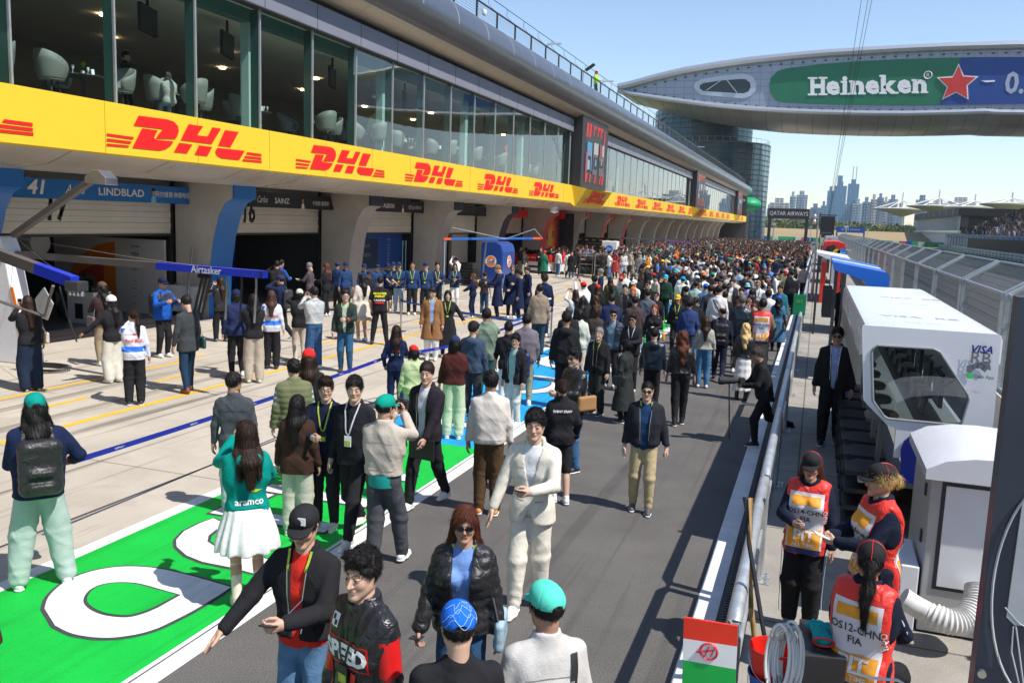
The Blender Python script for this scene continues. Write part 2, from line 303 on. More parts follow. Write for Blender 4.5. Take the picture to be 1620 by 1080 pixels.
# fascia
def fascia_seg(y0,y1): return MB().prism([( -15.0,5.78),(-15.0,4.66),(-15.03,4.62),(-15.4,4.66),(-15.4,5.78)],lambda u,v,d:(u,d,v),y0,y1)
segs=[(Y0,53.9),(62.6,109),(118.5,166.5)]
for a,b_ in segs+[(166.5+6,YEND)]: bp(fascia_seg(a,b_),'yellow_fascia',[YEL])
for a,b_ in [(53.9,62.6),(109,118.5),(166.5,172.5)]:
    m=MB(); m.prism([(-14.2,5.62),(-14.95,4.45),(-15.4,4.5),(-15.4,5.62)],lambda u,v,d:(u,d,v),a+.8,b_-.8)
    m.add([(-15.0,a,5.78),(-14.2,a+.8,5.62),(-14.95,a+.8,4.45),(-15.0,a,4.62)],[(0,1,2,3)]); m.add([(-15.0,b_,5.78),(-14.2,b_-.8,5.62),(-14.95,b_-.8,4.45),(-15.0,b_,4.62)],[(0,1,2,3)])
    m.add([(-15.0,a,5.78),(-15.4,a,5.78),(-15.4,a+.8,5.62),(-14.2,a+.8,5.62)],[(0,1,2,3)]); m.add([(-15.0,b_,5.78),(-15.4,b_,5.78),(-15.4,b_-.8,5.62),(-14.2,b_-.8,5.62)],[(0,1,2,3)])
    bp(m,'yellow_fascia_bay',[YEL])
# logo traced on the fascia
def p3(pts): return [onX(x/3,y/3,-15.0)[1:] for x,y in pts]
LOGO=[p3(q) for q in [
 [(655,549),(790,567),(822,577),(842,598),(847,622),(840,645),(830,660),(737,658),(752,635),(770,617),(765,612),(632,596)],
 [(672,609),(746,619),(735,640),(729,655),(738,663),(822,672),(808,692),(785,708),(755,715),(626,702)],
 [(893,590),(962,600),(934,640),(937,643),(980,648),(985,645),(1005,605),(1047,611),(1003,684),(855,665)],[(848,678),(912,686),(885,728),(823,722)],[(943,690),(1005,698),(982,741),(921,734)],
 [(1065,618),(1131,627),(1092,699),(1033,691)],[(1030,702),(1160,716),(1133,760),(1050,751),(1026,738),(1019,718)],
 [(504,633),(634,651),(628,662),(504,644)],[(504,657),(623,672),(617,683),(504,669)],[(504,681),(612,691),(606,700),(504,692)],
 [(1172,722),(1239,731),(1239,742),(1166,732)],[(1162,739),(1239,748),(1239,758),(1156,749)],[(1152,755),(1240,763),(1240,773),(1147,764)]]]
LC=18.35
def logo(cy,name='delivery_logo',par=B,sc=1.0,fn=None):
    fn=fn or (lambda u,v:(-14.985,cy+(u-LC)*sc,v))
    o=poly_flat(name,LOGO,DRED,None,fn); o.parent=par; o.matrix_parent_inverse=Matrix.Translation(-Vector(par.location)); return o
for cy in [12.4-1.65+.0,18.35,25.75,33.1,40.6,48.2]: logo(cy)
for k in range(6): logo(69.3+8.05*k)
for k in range(5): logo(122.5+8.3*k)
for k in range(2): logo(177+8*k)
logo(58.4,fn=lambda u,v:(-14.19-(5.62-v)*.64+.02,58.4+(u-LC)*1.0,v-.12)); logo(113.8,fn=lambda u,v:(-14.19-(5.62-v)*.64+.02,113.8+(u-LC)*.9,v-.12))
fj=MB()
for k in range(66):
    y=Y0+3.05*k
    if any(a<y<c_ for a,c_ in segs): fj.box(-14.998,-14.992,y-.006,y+.006,4.67,5.77)
bp(fj,'fascia_joint',[mat('fascia_joint',(.45,.30,.02),.6)])
# soffit
prof=[(-15.03,4.63),(-15.7,4.36),(-16.6,4.26),(-17.6,4.27),(-18.8,4.34),(-19.5,4.42),(-19.7,4.6)]
sm=MB(); V=[];F=[]
ys=[Y0+i*2.95 for i in range(int((YEND-Y0)/2.95)+1)]+[YEND]
for y in ys: V+=[(x,y,z) for x,z in prof]
n=len(prof)
for i in range(len(ys)-1): F+=[(i*n+j,i*n+j+1,(i+1)*n+j+1,(i+1)*n+j) for j in range(n-1)]
sm.add(V,F); bp(sm,'soffit',[SOFF],smooth=True,fixn=False)
jm=MB()
for y in ys[1:-1]:
    for j in range(n-2): (xa,za),(xb,zb)=prof[j],prof[j+1]; jm.add([(xa,y-.012,za-.004),(xa,y+.012,za-.004),(xb,y+.012,zb-.004),(xb,y-.012,zb-.004)],[(0,1,2,3)])
bp(jm,'soffit_joint',[DARK],fixn=False)
# slab between floors
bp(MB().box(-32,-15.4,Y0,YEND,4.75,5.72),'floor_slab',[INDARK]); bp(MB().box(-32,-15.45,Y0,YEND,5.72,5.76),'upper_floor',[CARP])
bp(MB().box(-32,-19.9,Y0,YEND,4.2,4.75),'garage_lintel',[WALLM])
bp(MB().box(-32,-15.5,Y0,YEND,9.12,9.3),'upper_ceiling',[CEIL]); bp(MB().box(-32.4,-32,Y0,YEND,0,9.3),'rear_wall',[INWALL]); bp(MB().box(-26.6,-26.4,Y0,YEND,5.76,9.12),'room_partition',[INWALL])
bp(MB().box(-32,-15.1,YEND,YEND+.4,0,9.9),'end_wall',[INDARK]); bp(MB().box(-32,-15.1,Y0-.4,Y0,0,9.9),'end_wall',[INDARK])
# glazing and grey band
gsegs=[(Y0,53.9),(62.0,108.6),(119.0,166.8)]
mp_=MB(); my=13.3+0.0
for a,b_ in gsegs:
    bp(MB().box(-15.3,-15.02,a,b_,9.09,9.83),'grey_band',[GREYP]); bp(MB().box(-15.32,-14.99,a,b_,9.05,9.09),'band_sill',[DARK])
    k0=math.ceil((a-13.3)/2.7); pos=[a+.05]+[13.3+2.7*k for k in range(k0,200) if a<13.3+2.7*k<b_]+[b_-.05]
    for i in range(len(pos)-1):
        o=mesh_obj('window_pane',[(-15.2,pos[i],5.76),(-15.2,pos[i+1],5.76),(-15.2,pos[i+1],9.06),(-15.2,pos[i],9.06)],[(0,1,2,3)],GLASS); o.parent=B; o.matrix_parent_inverse=Matrix.Translation(-Vector(B.location))
    for p in pos:
        bp(MB().box(-15.24,-15.17,p-.02,p+.02,5.76,9.06),'mullion',[ALU]); bp(MB().box(-15.50,-15.25,p-.012,p+.012,5.76,9.06),'glass_fin',[GFIN])
        if (round((p-13.3)/2.7))%3==0: bp(MB().box(-16.0,-15.72,p+.2,p+.5,5.76,9.12),'window_column',[MULL])
    jb=MB()
    for p in pos[1:-1]: jb.box(-15.018,-15.014,p-.01,p+.01,9.09,9.83)
    bp(jb,'band_joint',[DARK])
bp(MB().box(-16.0,-15.63,Y0,YEND,8.78,9.12),'ceiling_edge',[mat('bulkhead_teal',(.09,.21,.20),.4)])
# roof edge: curved belly + steel tube
CXR,CZR,RR=-15.2,11.14,1.14
arcp=lambda a0,a1,n:[(CXR+RR*math.cos(R_(a)),CZR+RR*math.sin(R_(a))) for a in np.linspace(a0,a1,n)]
rp=[(-15.5,9.9)]+arcp(-115,-75,5); rp2=arcp(-75,-45,5); rp3=arcp(-45,100,18)
def loft(prof,name,m,y0,y1,step=2.2):
    ys=[y0]; 
    while ys[-1]<y1-.5: ys.append(min(y1,ys[-1]+step))
    V=[(x,y,z) for y in ys for x,z in prof]; n=len(prof); F=[(i*n+j,i*n+j+1,(i+1)*n+j+1,(i+1)*n+j) for i in range(len(ys)-1) for j in range(n-1)]
    return bp(MB().add(V,F),name,[m],smooth=True,fixn=False)
loft(rp,'roof_belly',BOUNCE,Y0,190); loft(rp2,'roof_underside',BOUNCE,Y0,190); loft(rp3,'roof_tube',TUBE,Y0,190)  # belly and underside coloured warmer for light bounced up from the apron
for a,b_,mm in ((190,191.3,GREENP),(191.3,192.6,BLUE),(192.6,195,GREENP)): loft([(x,z) for x,z in rp+rp2[1:]+rp3[1:]],'roof_tube_end',mm,a,b_)
jm=MB()
for k in range(60):
    y=Y0+2+3.3*k
    for j in range(len(rp3)-5):
        (xa,za),(xb,zb)=rp3[j],rp3[j+1]; f=lambda x,z:(CXR+(x-CXR)*1.004,CZR+(z-CZR)*1.004); xa,za=f(xa,za); xb,zb=f(xb,zb); jm.m=1 if j>4 else 0; jm.add([(xa,y-.015,za),(xa,y+.015,za),(xb,y+.015,zb),(xb,y-.015,zb)],[(0,1,2,3)])
    jm.m=0
    for j in range(len(rp2)-1): (xa,za),(xb,zb)=rp2[j],rp2[j+1]; jm.add([(xa,y-.01,za-.004),(xa,y+.01,za-.004),(xb,y+.01,zb-.004),(xb,y-.01,zb-.004)],[(0,1,2,3)])
jm.m=0; jm.add([(rp3[0][0]+.004,Y0,rp3[0][1]-.02),(rp3[0][0]+.02,Y0,rp3[0][1]),(rp3[0][0]+.02,190,rp3[0][1]),(rp3[0][0]+.004,190,rp3[0][1]-.02)],[(0,1,2,3)]); bp(jm,'roof_tube_joint',[mat('joint_grey',(.2,.2,.2),.6),mat('joint_pale',(.7,.7,.7),.5)],fixn=False)
bp(MB().box(-34,-15.2,Y0,191,11.9,12.2),'roof_deck',[WALLM])
# roof railing
RL=tag(bpy.data.objects.new('roof_railing',None),'long thin steel railing on the roof edge of the pit building','railing'); COL.objects.link(RL)
posts=[Y0+2.6*k for k in range(77)]
XR=-15.15
for y in posts: MB().box(XR-.04,XR+.04,y-.03,y+.03,12.2,13.1).build('railing_post',[DARK],RL)
tb=MB(); tb.tube([(XR,Y0,13.12),(XR,188,13.12)],.045,6)
tb.build('handrail',[DARK],RL)
tb=MB()
for k in range(7): tb.tube([(XR,Y0,12.3+.115*k),(XR,188,12.3+.115*k)],.011,4)
tb.build('railing_wires',[STEEL],RL)
tb=MB(); XB=-15.6; tb.tube([(XB,Y0,13.9),(XB,188,13.9)],.02,4)
for y in posts[::1]: tb.tube([(XB,y,13.9),(XB-.05,y+.05,13.6),(XR-.03,y,13.12)],.012,4)
tb.build('guard_cable',[DARK],RL)
def flood(y,kind=0):
    t=empty('roof_floodlight',(XR,y,13.1),0,None,'floodlight','lamps clamped along the roof railing')
    MB().tube([(0,0,-.9),(0,0,0),(.25,.0,.12)],.02,6).build('bracket',[DARK],t)
    if kind==0: MB().bar((.2,-.1,.05),(.75,-.1,.42),.42,.09).build('lamp_head',[BLACK],t)
    else: MB().box(.1,.9,-.06,.06,.08,.16).build('lamp_head',[ALU],t)
    return t
for i,(y,k,l) in enumerate([(34.2,0,'square black floodlight clamped highest and nearest on the roof railing'),(47.8,1,'flat pale lamp on an arm beside the worker on the roof'),(56,0,'dark floodlight tilted down just past the roof worker'),(60.8,1,'pale arm lamp on the roof railing above the big screen'),(84,0,'floodlight on the railing in front of the glass tower, nearer one'),(112,1,'farther lamp on the railing before the glass tower')]): flood(y,k)['label']=l
def cctv(y,l):
    t=empty('security_camera',(XR+.1,y,12.4),0,l,'security camera','security cameras on the roof edge'); MB().tube([(0,0,-.3),(0,0,.25),(.3,0,.25)],.02,6).build('bracket',[ALU],t); b=MB(); b.lathe([(.0,.16),(.1,.12),(.12,0),(.09,-.09),(0,-.13)],(.3,0,.12),12); b.build('camera_dome',[WHITE],t,smooth=True)
cctv(37.3,'white dome security camera pair on the roof edge after the black floodlight'); cctv(31.5,'dark round security camera on the roof edge before the black floodlight')
# garages
FIN=[(-19.7,0),(-18.45,0),(-18.42,.9),(-18.37,1.7),(-18.23,2.59),(-18.0,3.33),(-17.75,3.73),(-17.43,3.87),(-17.42,4.36),(-19.7,4.42)]
NAVYF=mat('navy_cladding',(.01,.018,.05),.5); GREYFIN=mat('grey_fin_cladding',(.33,.31,.32),.5,.3)
REDF=mat('red_fin_cladding',(.55,.035,.02),.45); BLUEF2=mat('blue_fin_cladding',(.02,.17,.55),.4,var=.05)
fincol={-1:BLUEF2,0:BLUEF2,1:GREYFIN,2:GREYFIN,3:NAVYF,4:REDF,5:GREYFIN,6:REDF,7:REDF}
topcol={1:NAVYF,2:NAVYF,5:REDF}
for n_ in range(NB0,NB1):
    y=YF0+PITCH*n_; c=fincol.get(n_,WALLM)
    f=bp(MB().prism(FIN,lambda u,v,d:(u,d,v),y,y+1.1),'pillar',[WALLM])
    q=FIN[1:8]; m=MB()
    V=[(x+.02,yy,z) for x,z in q for yy in (y-.01,y+1.11)]; m.add(V,[(2*i,2*i+1,2*i+3,2*i+2) for i in range(len(q)-1)])
    cl=bp(m,'pillar_cladding',[c],smooth=True,fixn=False)
    bp(MB().box(-17.46,-17.40,y-.02,y+1.12,3.86,4.28),'pillar_cap',[topcol.get(n_,c)])
    # shutter
    ya,yb=y+1.1,y+PITCH
    zb={-1:2.67,0:2.67,1:2.65,2:2.6,3:2.55}.get(n_,2.5)
    m=MB(); k=0; z=zb
    while z<4.3: m.box(-19.85,-19.80+.015*(k%2),ya,yb-.12,z,z+.165); z+=.17; k+=1
    bp(m,'roller_shutter',[SHUT])
    bp(MB().box(-19.9,-19.78,yb-.12,yb,0,4.3),'shutter_guide',[BLACK]); bp(MB().box(-19.86,-19.77,ya,yb-.12,zb-.07,zb),'shutter_foot',[DARK])
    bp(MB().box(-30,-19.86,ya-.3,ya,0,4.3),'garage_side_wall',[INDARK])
for n_,t_ in ((-1,'17'),(0,'16'),(1,'15'),(2,'14'),(3,'13')):
    ya=YF0+PITCH*n_
    o=text('garage_number',t_,1.15,PRK,None,(-19.785,ya+{-1:4.2,0:3.95,1:3.9,2:3.6,3:3.5}[n_],3.42),(0,1,0),(0,0,1),bold=.025,shear=.15,sx=.72,off=0); o.parent=B; o.matrix_parent_inverse=Matrix.Translation(-Vector(B.location))
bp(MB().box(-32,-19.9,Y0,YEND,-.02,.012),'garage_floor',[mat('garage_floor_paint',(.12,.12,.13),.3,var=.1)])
# team banner between ferrari garages (mural)
def muralmat():
    m=bpy.data.materials.new('sunset_mural'); m.use_nodes=True; t=m.node_tree; N=t.nodes; L=t.links; b=N['Principled BSDF']; b.inputs['Roughness'].default_value=.5
    tc=N.new('ShaderNodeTexCoord'); mp=N.new('ShaderNodeMapping'); mp.inputs['Scale'].default_value=(1,.25,7); L.new(tc.outputs['Object'],mp.inputs[0]); n=N.new('ShaderNodeTexNoise'); n.inputs['Scale'].default_value=1.3; n.inputs['Detail'].default_value=4; L.new(mp.outputs[0],n.inputs[0])
    sp=N.new('ShaderNodeSeparateXYZ'); L.new(tc.outputs['Object'],sp.inputs[0])
    d=N.new('ShaderNodeVectorMath'); d.operation='DISTANCE'; d.inputs[1].default_value=(0,1.6,2.3); L.new(tc.outputs['Object'],d.inputs[0])
    a=N.new('ShaderNodeMath'); a.operation='MULTIPLY_ADD'; a.inputs[1].default_value=.9; L.new(n.outputs[0],a.inputs[0]); L.new(d.outputs['Value'],a.inputs[2])
    r=N.new('ShaderNodeValToRGB'); e=r.color_ramp.elements; e[0].position=.25; e[0].color=(1,.55,.12,1); e[1].position=.95; e[1].color=(.03,.03,.045,1); x=e.new(.5); x.color=(.85,.16,.02,1); x=e.new(.72); x.color=(.35,.02,.02,1)
    dv=N.new('ShaderNodeMath'); dv.operation='DIVIDE'; dv.inputs[1].default_value=3.2; L.new(a.outputs[0],dv.inputs[0]); L.new(dv.outputs[0],r.inputs[0]); L.new(r.outputs[0],b.inputs['Base Color']); return m
mu=empty('mural_panel',(-19.55,62.9,0),0,'dark painted garage panel with an orange and red sunset glow','panel'); MB().box(0,.1,-3.7,3.9,0,4.2).box(-.05,1.15,4.36,4.39,0,4.1).build('panel_face',[muralmat()],mu)
MB().box(.101,.11,.55,.8,2.3,2.9).box(.101,.11,.6,.85,2.0,2.35).build('wrench_mark',[PRK],mu); text('panel_mark','F1',.75,PRK,mu,(.1,2.2,2.4),(0,1,0),(0,0,1),bold=.03,shear=.25)
# header signs
def sign(name,label,y0,y1,z0,z1,m,X=-19.1,cat='sign',slant=0):
    t=empty(name,(X,(y0+y1)/2,z0),0,label,cat,'header signs above the garage doors'); L_=(y1-y0)/2
    b=MB().prism([(-L_,0),(-L_,z1-z0),(L_-slant,z1-z0),(L_,0)],lambda u,v,d:(d,u,v),-.5,0); b.build('sign_board',[m],t); return t
SBL=mat('sign_blue',(.01,.15,.50),.45); SBK=mat('sign_black',(.01,.012,.02),.4)
def st(t,txt,y,z,size,m=PRW,**k): return text('lettering',txt,size,m,t,(0,y,z),(0,1,0),(0,0,1),**k)
def portrait(t,y,z,s=.36,shirt=PRW):
    poly_flat('portrait',[[(y-.17*s*1.6,z),(y-.22*s,z+.35*s),(y-.08*s,z+.5*s),(y+.08*s,z+.5*s),(y+.22*s,z+.35*s),(y+.17*s*1.6,z)],[(y+.16*s*math.cos(a),z+.74*s+.24*s*math.sin(a)) for a in np.linspace(0,6.28,14)[:-1]],[(y+.17*s*math.cos(a),z+.86*s+.17*s*math.sin(a)) for a in np.linspace(-.2,3.34,10)]],[shirt,mat('print_skin',(.45,.26,.18),.6),PRK],t,lambda u,v:(.014,u,v),mi=[0,1,2])
s1=sign('garage_sign','blue garage header sign with number 41 and the name Arvid Lindblad',14.4+1.0,23.1,3.63,4.15,SBL)
L0=-3.85
st(s1,'41',-1.95,.27,.50,bold=.03,shear=.2,sx=1.15); st(s1,'Arvid',-.72,.27,.36,shear=.45,sx=.8); st(s1,'LINDBLAD',.98,.25,.30,bold=.012,sx=1.25); portrait(s1,2.25,0,.42,mat('print_lightblue',(.2,.5,.8),.5)); st(s1,'阿尔维德·林德布拉德',3.2,.25,.19,bold=.005)
s2=sign('garage_sign','black garage header sign with number 55 and the name Carlos Sainz',25.2,31.95,3.63,4.17,SBK,slant=.25)
st(s2,'55',-2.75,.27,.52,bold=.02,sx=.72); st(s2,'Carlos',-1.6,.27,.34,shear=.45,sx=.7); st(s2,'SAINZ',-.35,.25,.28,bold=.012,sx=1.2); portrait(s2,1.05,0,.42); st(s2,'卡洛斯·塞恩斯',2.35,.22,.2)
s3=sign('garage_sign','black garage header sign with number 23 and the name Alex Albon',34.4,40.75,3.65,4.2,SBK)
st(s3,'23',-2.75,.27,.46,bold=.02,sx=.8); st(s3,'Alex',-1.95,.3,.34,shear=.45,sx=.6); st(s3,'ALBON',-.7,.27,.29,bold=.012,sx=1.15); portrait(s3,.75,0,.42); st(s3,'亚历山大·阿尔本',2.1,.24,.2)
s4=sign('garage_sign','black garage header sign reading Williams above door 14',43.4,49.6,3.62,4.15,SBK); st(s4,'Williams',-1.4,.28,.3,bold=.01)
s5=sign('garage_sign','small plain red header sign above the garage beside the red pillar',51.3,57.6,3.6,4.15,RED)
s6=sign('garage_sign','red header sign over the garage past the sunset mural',66,71.6,3.65,4.25,RED); st(s6,'F1',-1,.28,.4,bold=.02,shear=.2)
s7=sign('garage_sign','farthest red header sign in the row of garages',84,87,3.7,4.25,RED)
# LED screens
def screen(y0,y1,label,X=-14.55):
    t=empty('led_screen',(X,(y0+y1)/2,5.7),0,label,'screen','big vertical screens on the pit building'); L_=(y1-y0)/2; hh=4.6
    MB().box(-.9,0,-L_,L_,0,hh).build('screen_case',[mat('screen_case',(.03,.03,.035),.4)],t)
    w_=L_*.76; z0,z1=.35,hh-.45
    def q(a,b_,c,d): return [(a*w_,z0+b_*(z1-z0)),(c*w_,z0+b_*(z1-z0)),(c*w_,z0+d*(z1-z0)),(a*w_,z0+d*(z1-z0))]
    EM=lambda n,c:mat(n,tuple(x*.45 for x in c),.4,var=.1,emit=.6)
    ms=[EM('led_grey',(.06,.06,.06)),EM('led_red',(.75,.03,.03)),EM('led_blue',(.1,.35,.6)),EM('led_skin',(.4,.25,.22)),EM('led_white',(.5,.5,.5)),EM('led_asphalt',(.15,.13,.14)),EM('led_black',(.01,.01,.012))]
    P=[q(-1,0,1,1)];I=[0]
    def add(a,b_,c,d,i,sh=0): P.append([(a*w_,z0+b_*(z1-z0)),(c*w_,z0+b_*(z1-z0)),((c+sh)*w_,z0+d*(z1-z0)),((a+sh)*w_,z0+d*(z1-z0))]); I.append(i)
    for a in (-.98,-.72): add(a,.76,a+.18,1,1,.06)
    for a in (-.3,.1,.4): add(a,.82,a+.1,.96,1,.04); add(a,.93,a+.28,.99,1)
    add(.78,.7,.9,.98,1,.08)
    for a in (-.95,-.6,-.1,.45): add(a,.0,a+.12,.16,1,.1)
    add(.7,.0,.85,.22,1,.1); add(-.98,.05,-.9,.5,1)
    add(-.88,.2,-.4,.68,2); add(-.3,.15,.2,.7,5); add(.35,.15,.85,.7,5)
    add(-.78,.2,-.5,.45,6); add(-.72,.45,-.55,.55,3); add(-.8,.22,-.62,.38,4); add(-.25,.5,.2,.7,4); add(-.2,.25,.15,.45,6); add(-.1,.3,.05,.42,2); add(.42,.3,.75,.42,6); add(.5,.34,.65,.46,3); add(.38,.5,.5,.66,1); add(.6,.5,.8,.7,4)
    for i,p in enumerate(P): pass
    b=MB()
    for i,(p,k) in enumerate(zip(P,I)): b.m=k; b.add([(.01+.003*i,u,v) for u,v in p],[tuple(range(4))])
    b.build('screen_picture',ms,t,fixn=False)
    return t
screen(54.3,61.3,'nearest tall LED screen with red and grey race graphics'); screen(109.5,118,'middle tall LED screen with red graphics farther down the building'); screen(167.5,178,'farthest narrow screen at the end of the pit building')
# ======================= FIGURES: implicit surfaces -> meshes =======================
def surfnets(Fd,org,h):
    S=Fd<0
    nx,ny,nz=Fd.shape
    c=S[:-1,:-1,:-1].astype(np.int8)
    for i in (0,1):
        for j in (0,1):
            for k in (0,1):
                if i+j+k: c=c+S[i:nx-1+i,j:ny-1+j,k:nz-1+k]
    act=(c>0)&(c<8); I=np.argwhere(act)
    if len(I)==0: return np.zeros((0,3)),np.zeros((0,4),int)
    idx=-np.ones(act.shape,np.int64); idx[act]=np.arange(len(I))
    acc=np.zeros((len(I),3)); cnt=np.zeros(len(I))
    off=[(i,j,k) for i in(0,1) for j in(0,1) for k in(0,1)]
    val={o:Fd[I[:,0]+o[0],I[:,1]+o[1],I[:,2]+o[2]] for o in off}
    for a in off:
        for ax in range(3):
            if a[ax]==0:
                b=list(a); b[ax]=1; b=tuple(b); va,vb=val[a],val[b]; m=(va<0)!=(vb<0)
                if m.any():
                    t=va[m]/(va[m]-vb[m]); p=np.tile(np.array(a,float),(m.sum(),1)); p[:,ax]+=t; acc[m]+=p; cnt[m]+=1
    V=(I+acc/cnt[:,None])*h+org
    Q=[]
    for ax in range(3):
        s=[slice(None)]*3; e=[slice(None)]*3; s[ax]=slice(0,-1); e[ax]=slice(1,None)
        A=S[tuple(s)]; Bb=S[tuple(e)]; d=A!=Bb
        E=np.argwhere(d); o1,o2=[(1,2),(2,0),(0,1)][ax]
        ok=(E[:,o1]>0)&(E[:,o2]>0)&(E[:,o1]<act.shape[o1])&(E[:,o2]<act.shape[o2]); E=E[ok]
        if not len(E): continue
        def cell(da,db):
            c_=E.copy(); c_[:,o1]+=da; c_[:,o2]+=db; return idx[c_[:,0],c_[:,1],c_[:,2]]
        q=np.stack([cell(-1,-1),cell(0,-1),cell(0,0),cell(-1,0)],1); flip=Bb[E[:,0],E[:,1],E[:,2]]; q[flip]=q[flip][:,::-1]; Q.append(q)
    Q=np.concatenate(Q); Q=Q[(Q>=0).all(1)]; return V,Q
class SDF:
    """smooth union of rounded cones / ellipsoids evaluated on a grid"""
    def __init__(s,lo,hi,h):
        s.h=h; s.org=np.array(lo,float); n=np.ceil((np.array(hi)-s.org)/h).astype(int)+1; s.n=n; s.F=np.full(n,.3,np.float32)
        s.ax=[s.org[i]+np.arange(n[i])*h for i in range(3)]
    def sub(s,lo,hi):
        sl=[];
        for i in range(3):
            a=max(0,int((lo[i]-s.org[i])/s.h)); b=min(s.n[i],int((hi[i]-s.org[i])/s.h)+2)
            if b<=a: return None,None
            sl.append(slice(a,b))
        X,Y,Z=np.meshgrid(*[s.ax[i][sl[i]] for i in range(3)],indexing='ij',sparse=True)
        return tuple(sl),(X,Y,Z)
    def comb(s,sl,d,k):
        A=s.F[sl]; m=np.minimum(A,d)
        if k>0: m=m-np.maximum(k-np.abs(A-d),0)**2/(4*k)
        s.F[sl]=m
    def cone(s,a,b,ra,rb,k=.03,sq=1.0):
        a=np.array(a,float);b=np.array(b,float); pad=max(ra,rb)+max(k,.02)+s.h*2
        lo=np.minimum(a,b)-pad;hi=np.maximum(a,b)+pad; sl,g_=s.sub(lo,hi)
        if sl is None: return s
        d=b-a; L2=max(d@d,1e-9); X,Y,Z=g_
        t=np.clip(((X-a[0])*d[0]+(Y-a[1])*d[1]+(Z-a[2])*d[2])/L2,0,1)
        dist=np.sqrt((X-a[0]-t*d[0])**2+((Y-a[1]-t*d[1])*sq)**2+(Z-a[2]-t*d[2])**2)-(ra+(rb-ra)*t)
        s.comb(sl,dist,k); return s
    def ell(s,c,r,k=.02):
        r=np.array(r,float); c=np.array(c,float); pad=k+s.h*2; sl,g_=s.sub(c-r-pad,c+r+pad)
        if sl is None: return s
        X,Y,Z=g_; q=np.sqrt(((X-c[0])/r[0])**2+((Y-c[1])/r[1])**2+((Z-c[2])/r[2])**2); s.comb(sl,(q-1)*r.min()*(1.0),k); return s
    def cut_ell(s,c,r,k=.01):
        r=np.array(r,float); c=np.array(c,float); sl,g_=s.sub(c-r-.03,c+r+.03)
        if sl is None: return s
        X,Y,Z=g_; q=(np.sqrt(((X-c[0])/r[0])**2+((Y-c[1])/r[1])**2+((Z-c[2])/r[2])**2)-1)*r.min(); A=s.F[sl]; d=-q; m=np.maximum(A,d)+np.maximum(k-np.abs(A-d),0)**2/(4*k); s.F[sl]=m; return s
    def grid(s): return np.meshgrid(*s.ax,indexing='ij',sparse=True)
    def inter(s,D): s.F=np.maximum(s.F,D.astype(np.float32)); return s
    def wrinkle(s,amp,seed=0,f=1.0):
        X,Y,Z=s.grid(); q=seed*1.7
        a=1-np.abs(np.sin(12*f*(X+.4*Z)+2.2*np.sin(5*f*Z+q)+1.6*np.sin(6*Y+q))); b=1-np.abs(np.sin(10*f*(Z+.55*X)+2.6*np.sin(6*f*X-q)+2*np.sin(5*Y+q))); m=.5+.5*np.sin(4*X+5*Z+q)*np.sin(5*Y-3*Z+2*q)
        n=2.6*(a**3*m+b**3*(1-m))-.5+.3*np.sin(31*f*(Z*.6+X)+4*np.sin(11*f*Y+q))
        s.F=s.F-(amp*n).astype(np.float32); return s
    def mesh(s): return surfnets(s.F,s.org,s.h)
    def surf_y(s,x,z,sign):
        """outermost y (sign=+1 front, -1 back) of the solid over (x,z)"""
        ix=np.clip((x-s.org[0])/s.h,0,s.n[0]-1.01); iz=np.clip((z-s.org[2])/s.h,0,s.n[2]-1.01)
        i0=ix.astype(int);k0=iz.astype(int);fx=(ix-i0)[:,None];fz=(iz-k0)[:,None]
        C=(s.F[i0,:,k0]*(1-fx)*(1-fz)+s.F[i0+1,:,k0]*fx*(1-fz)+s.F[i0,:,k0+1]*(1-fx)*fz+s.F[i0+1,:,k0+1]*fx*fz)
        if sign<0: C=C[:,::-1]
        ins=C<0; n=C.shape[1]; last=n-1-np.argmax(ins[:,::-1],1); ok=ins.any(1); last=np.minimum(last,n-2)
        a=C[np.arange(len(x)),last];b=C[np.arange(len(x)),last+1]; t=np.clip(a/np.where(abs(a-b)<1e-9,1,(a-b)),0,1); yi=last+t
        if sign<0: yi=n-1-yi
        return np.where(ok,s.org[1]+yi*s.h,0.0),ok
SKIN=mat('skin',attr=True,rough=.5,var=.05,vs_=30,spec=.35,fine=.04)
EYE=mat('eye_dark',(.01,.008,.006),.15,var=0)
HAIR=mat('hair',objcol=True,rough=.52,var=.45,vs_=9,stretch=(14,14,.8),bump=.22,bs=9,spec=.22)
def cloth(n,**k): return mat(n,objcol=True,**k)
CLOTH={'cotton':cloth('cotton',rough=.9,folds=.25,fine=.15,var=.1,vs_=9,spec=.15),'knit':cloth('knit',rough=.95,folds=.15,bump=.5,bs=140,var=.15,vs_=12,spec=.1),'denim':cloth('denim',rough=.85,folds=.3,fine=.4,var=.3,vs_=7,spec=.15),
 'leather':cloth('leather',rough=.3,folds=.5,fine=.15,var=.15,vs_=6,spec=.45),'nylon':cloth('nylon',rough=.42,folds=.7,var=.1,vs_=5,spec=.4),'wool':cloth('wool',rough=.95,folds=.15,fine=.3,var=.12,vs_=14,spec=.1)}
SHOEM=cloth('shoe_leather',rough=.5,var=.12,vs_=20,bump=.15,bs=60); HATM=cloth('cap_cotton',rough=.8,var=.06,vs_=9,fine=.2,spec=.2)
LAN1=mat('lanyard_yellow_green',(.42,.52,.05),.6,var=.3,vs_=60); LAN2=mat('lanyard_white',(.6,.62,.66),.6,var=.2,vs_=60); LANR=mat('lanyard_red',(.6,.03,.03),.6)
LENS=mat('sunglass_lens',(.008,.008,.01),.08,spec=.8,var=0)
SKT=[np.array(c) for c in ((.56,.33,.23),(.62,.38,.27),(.48,.27,.18),(.66,.42,.31),(.42,.24,.16))]
_hd={}
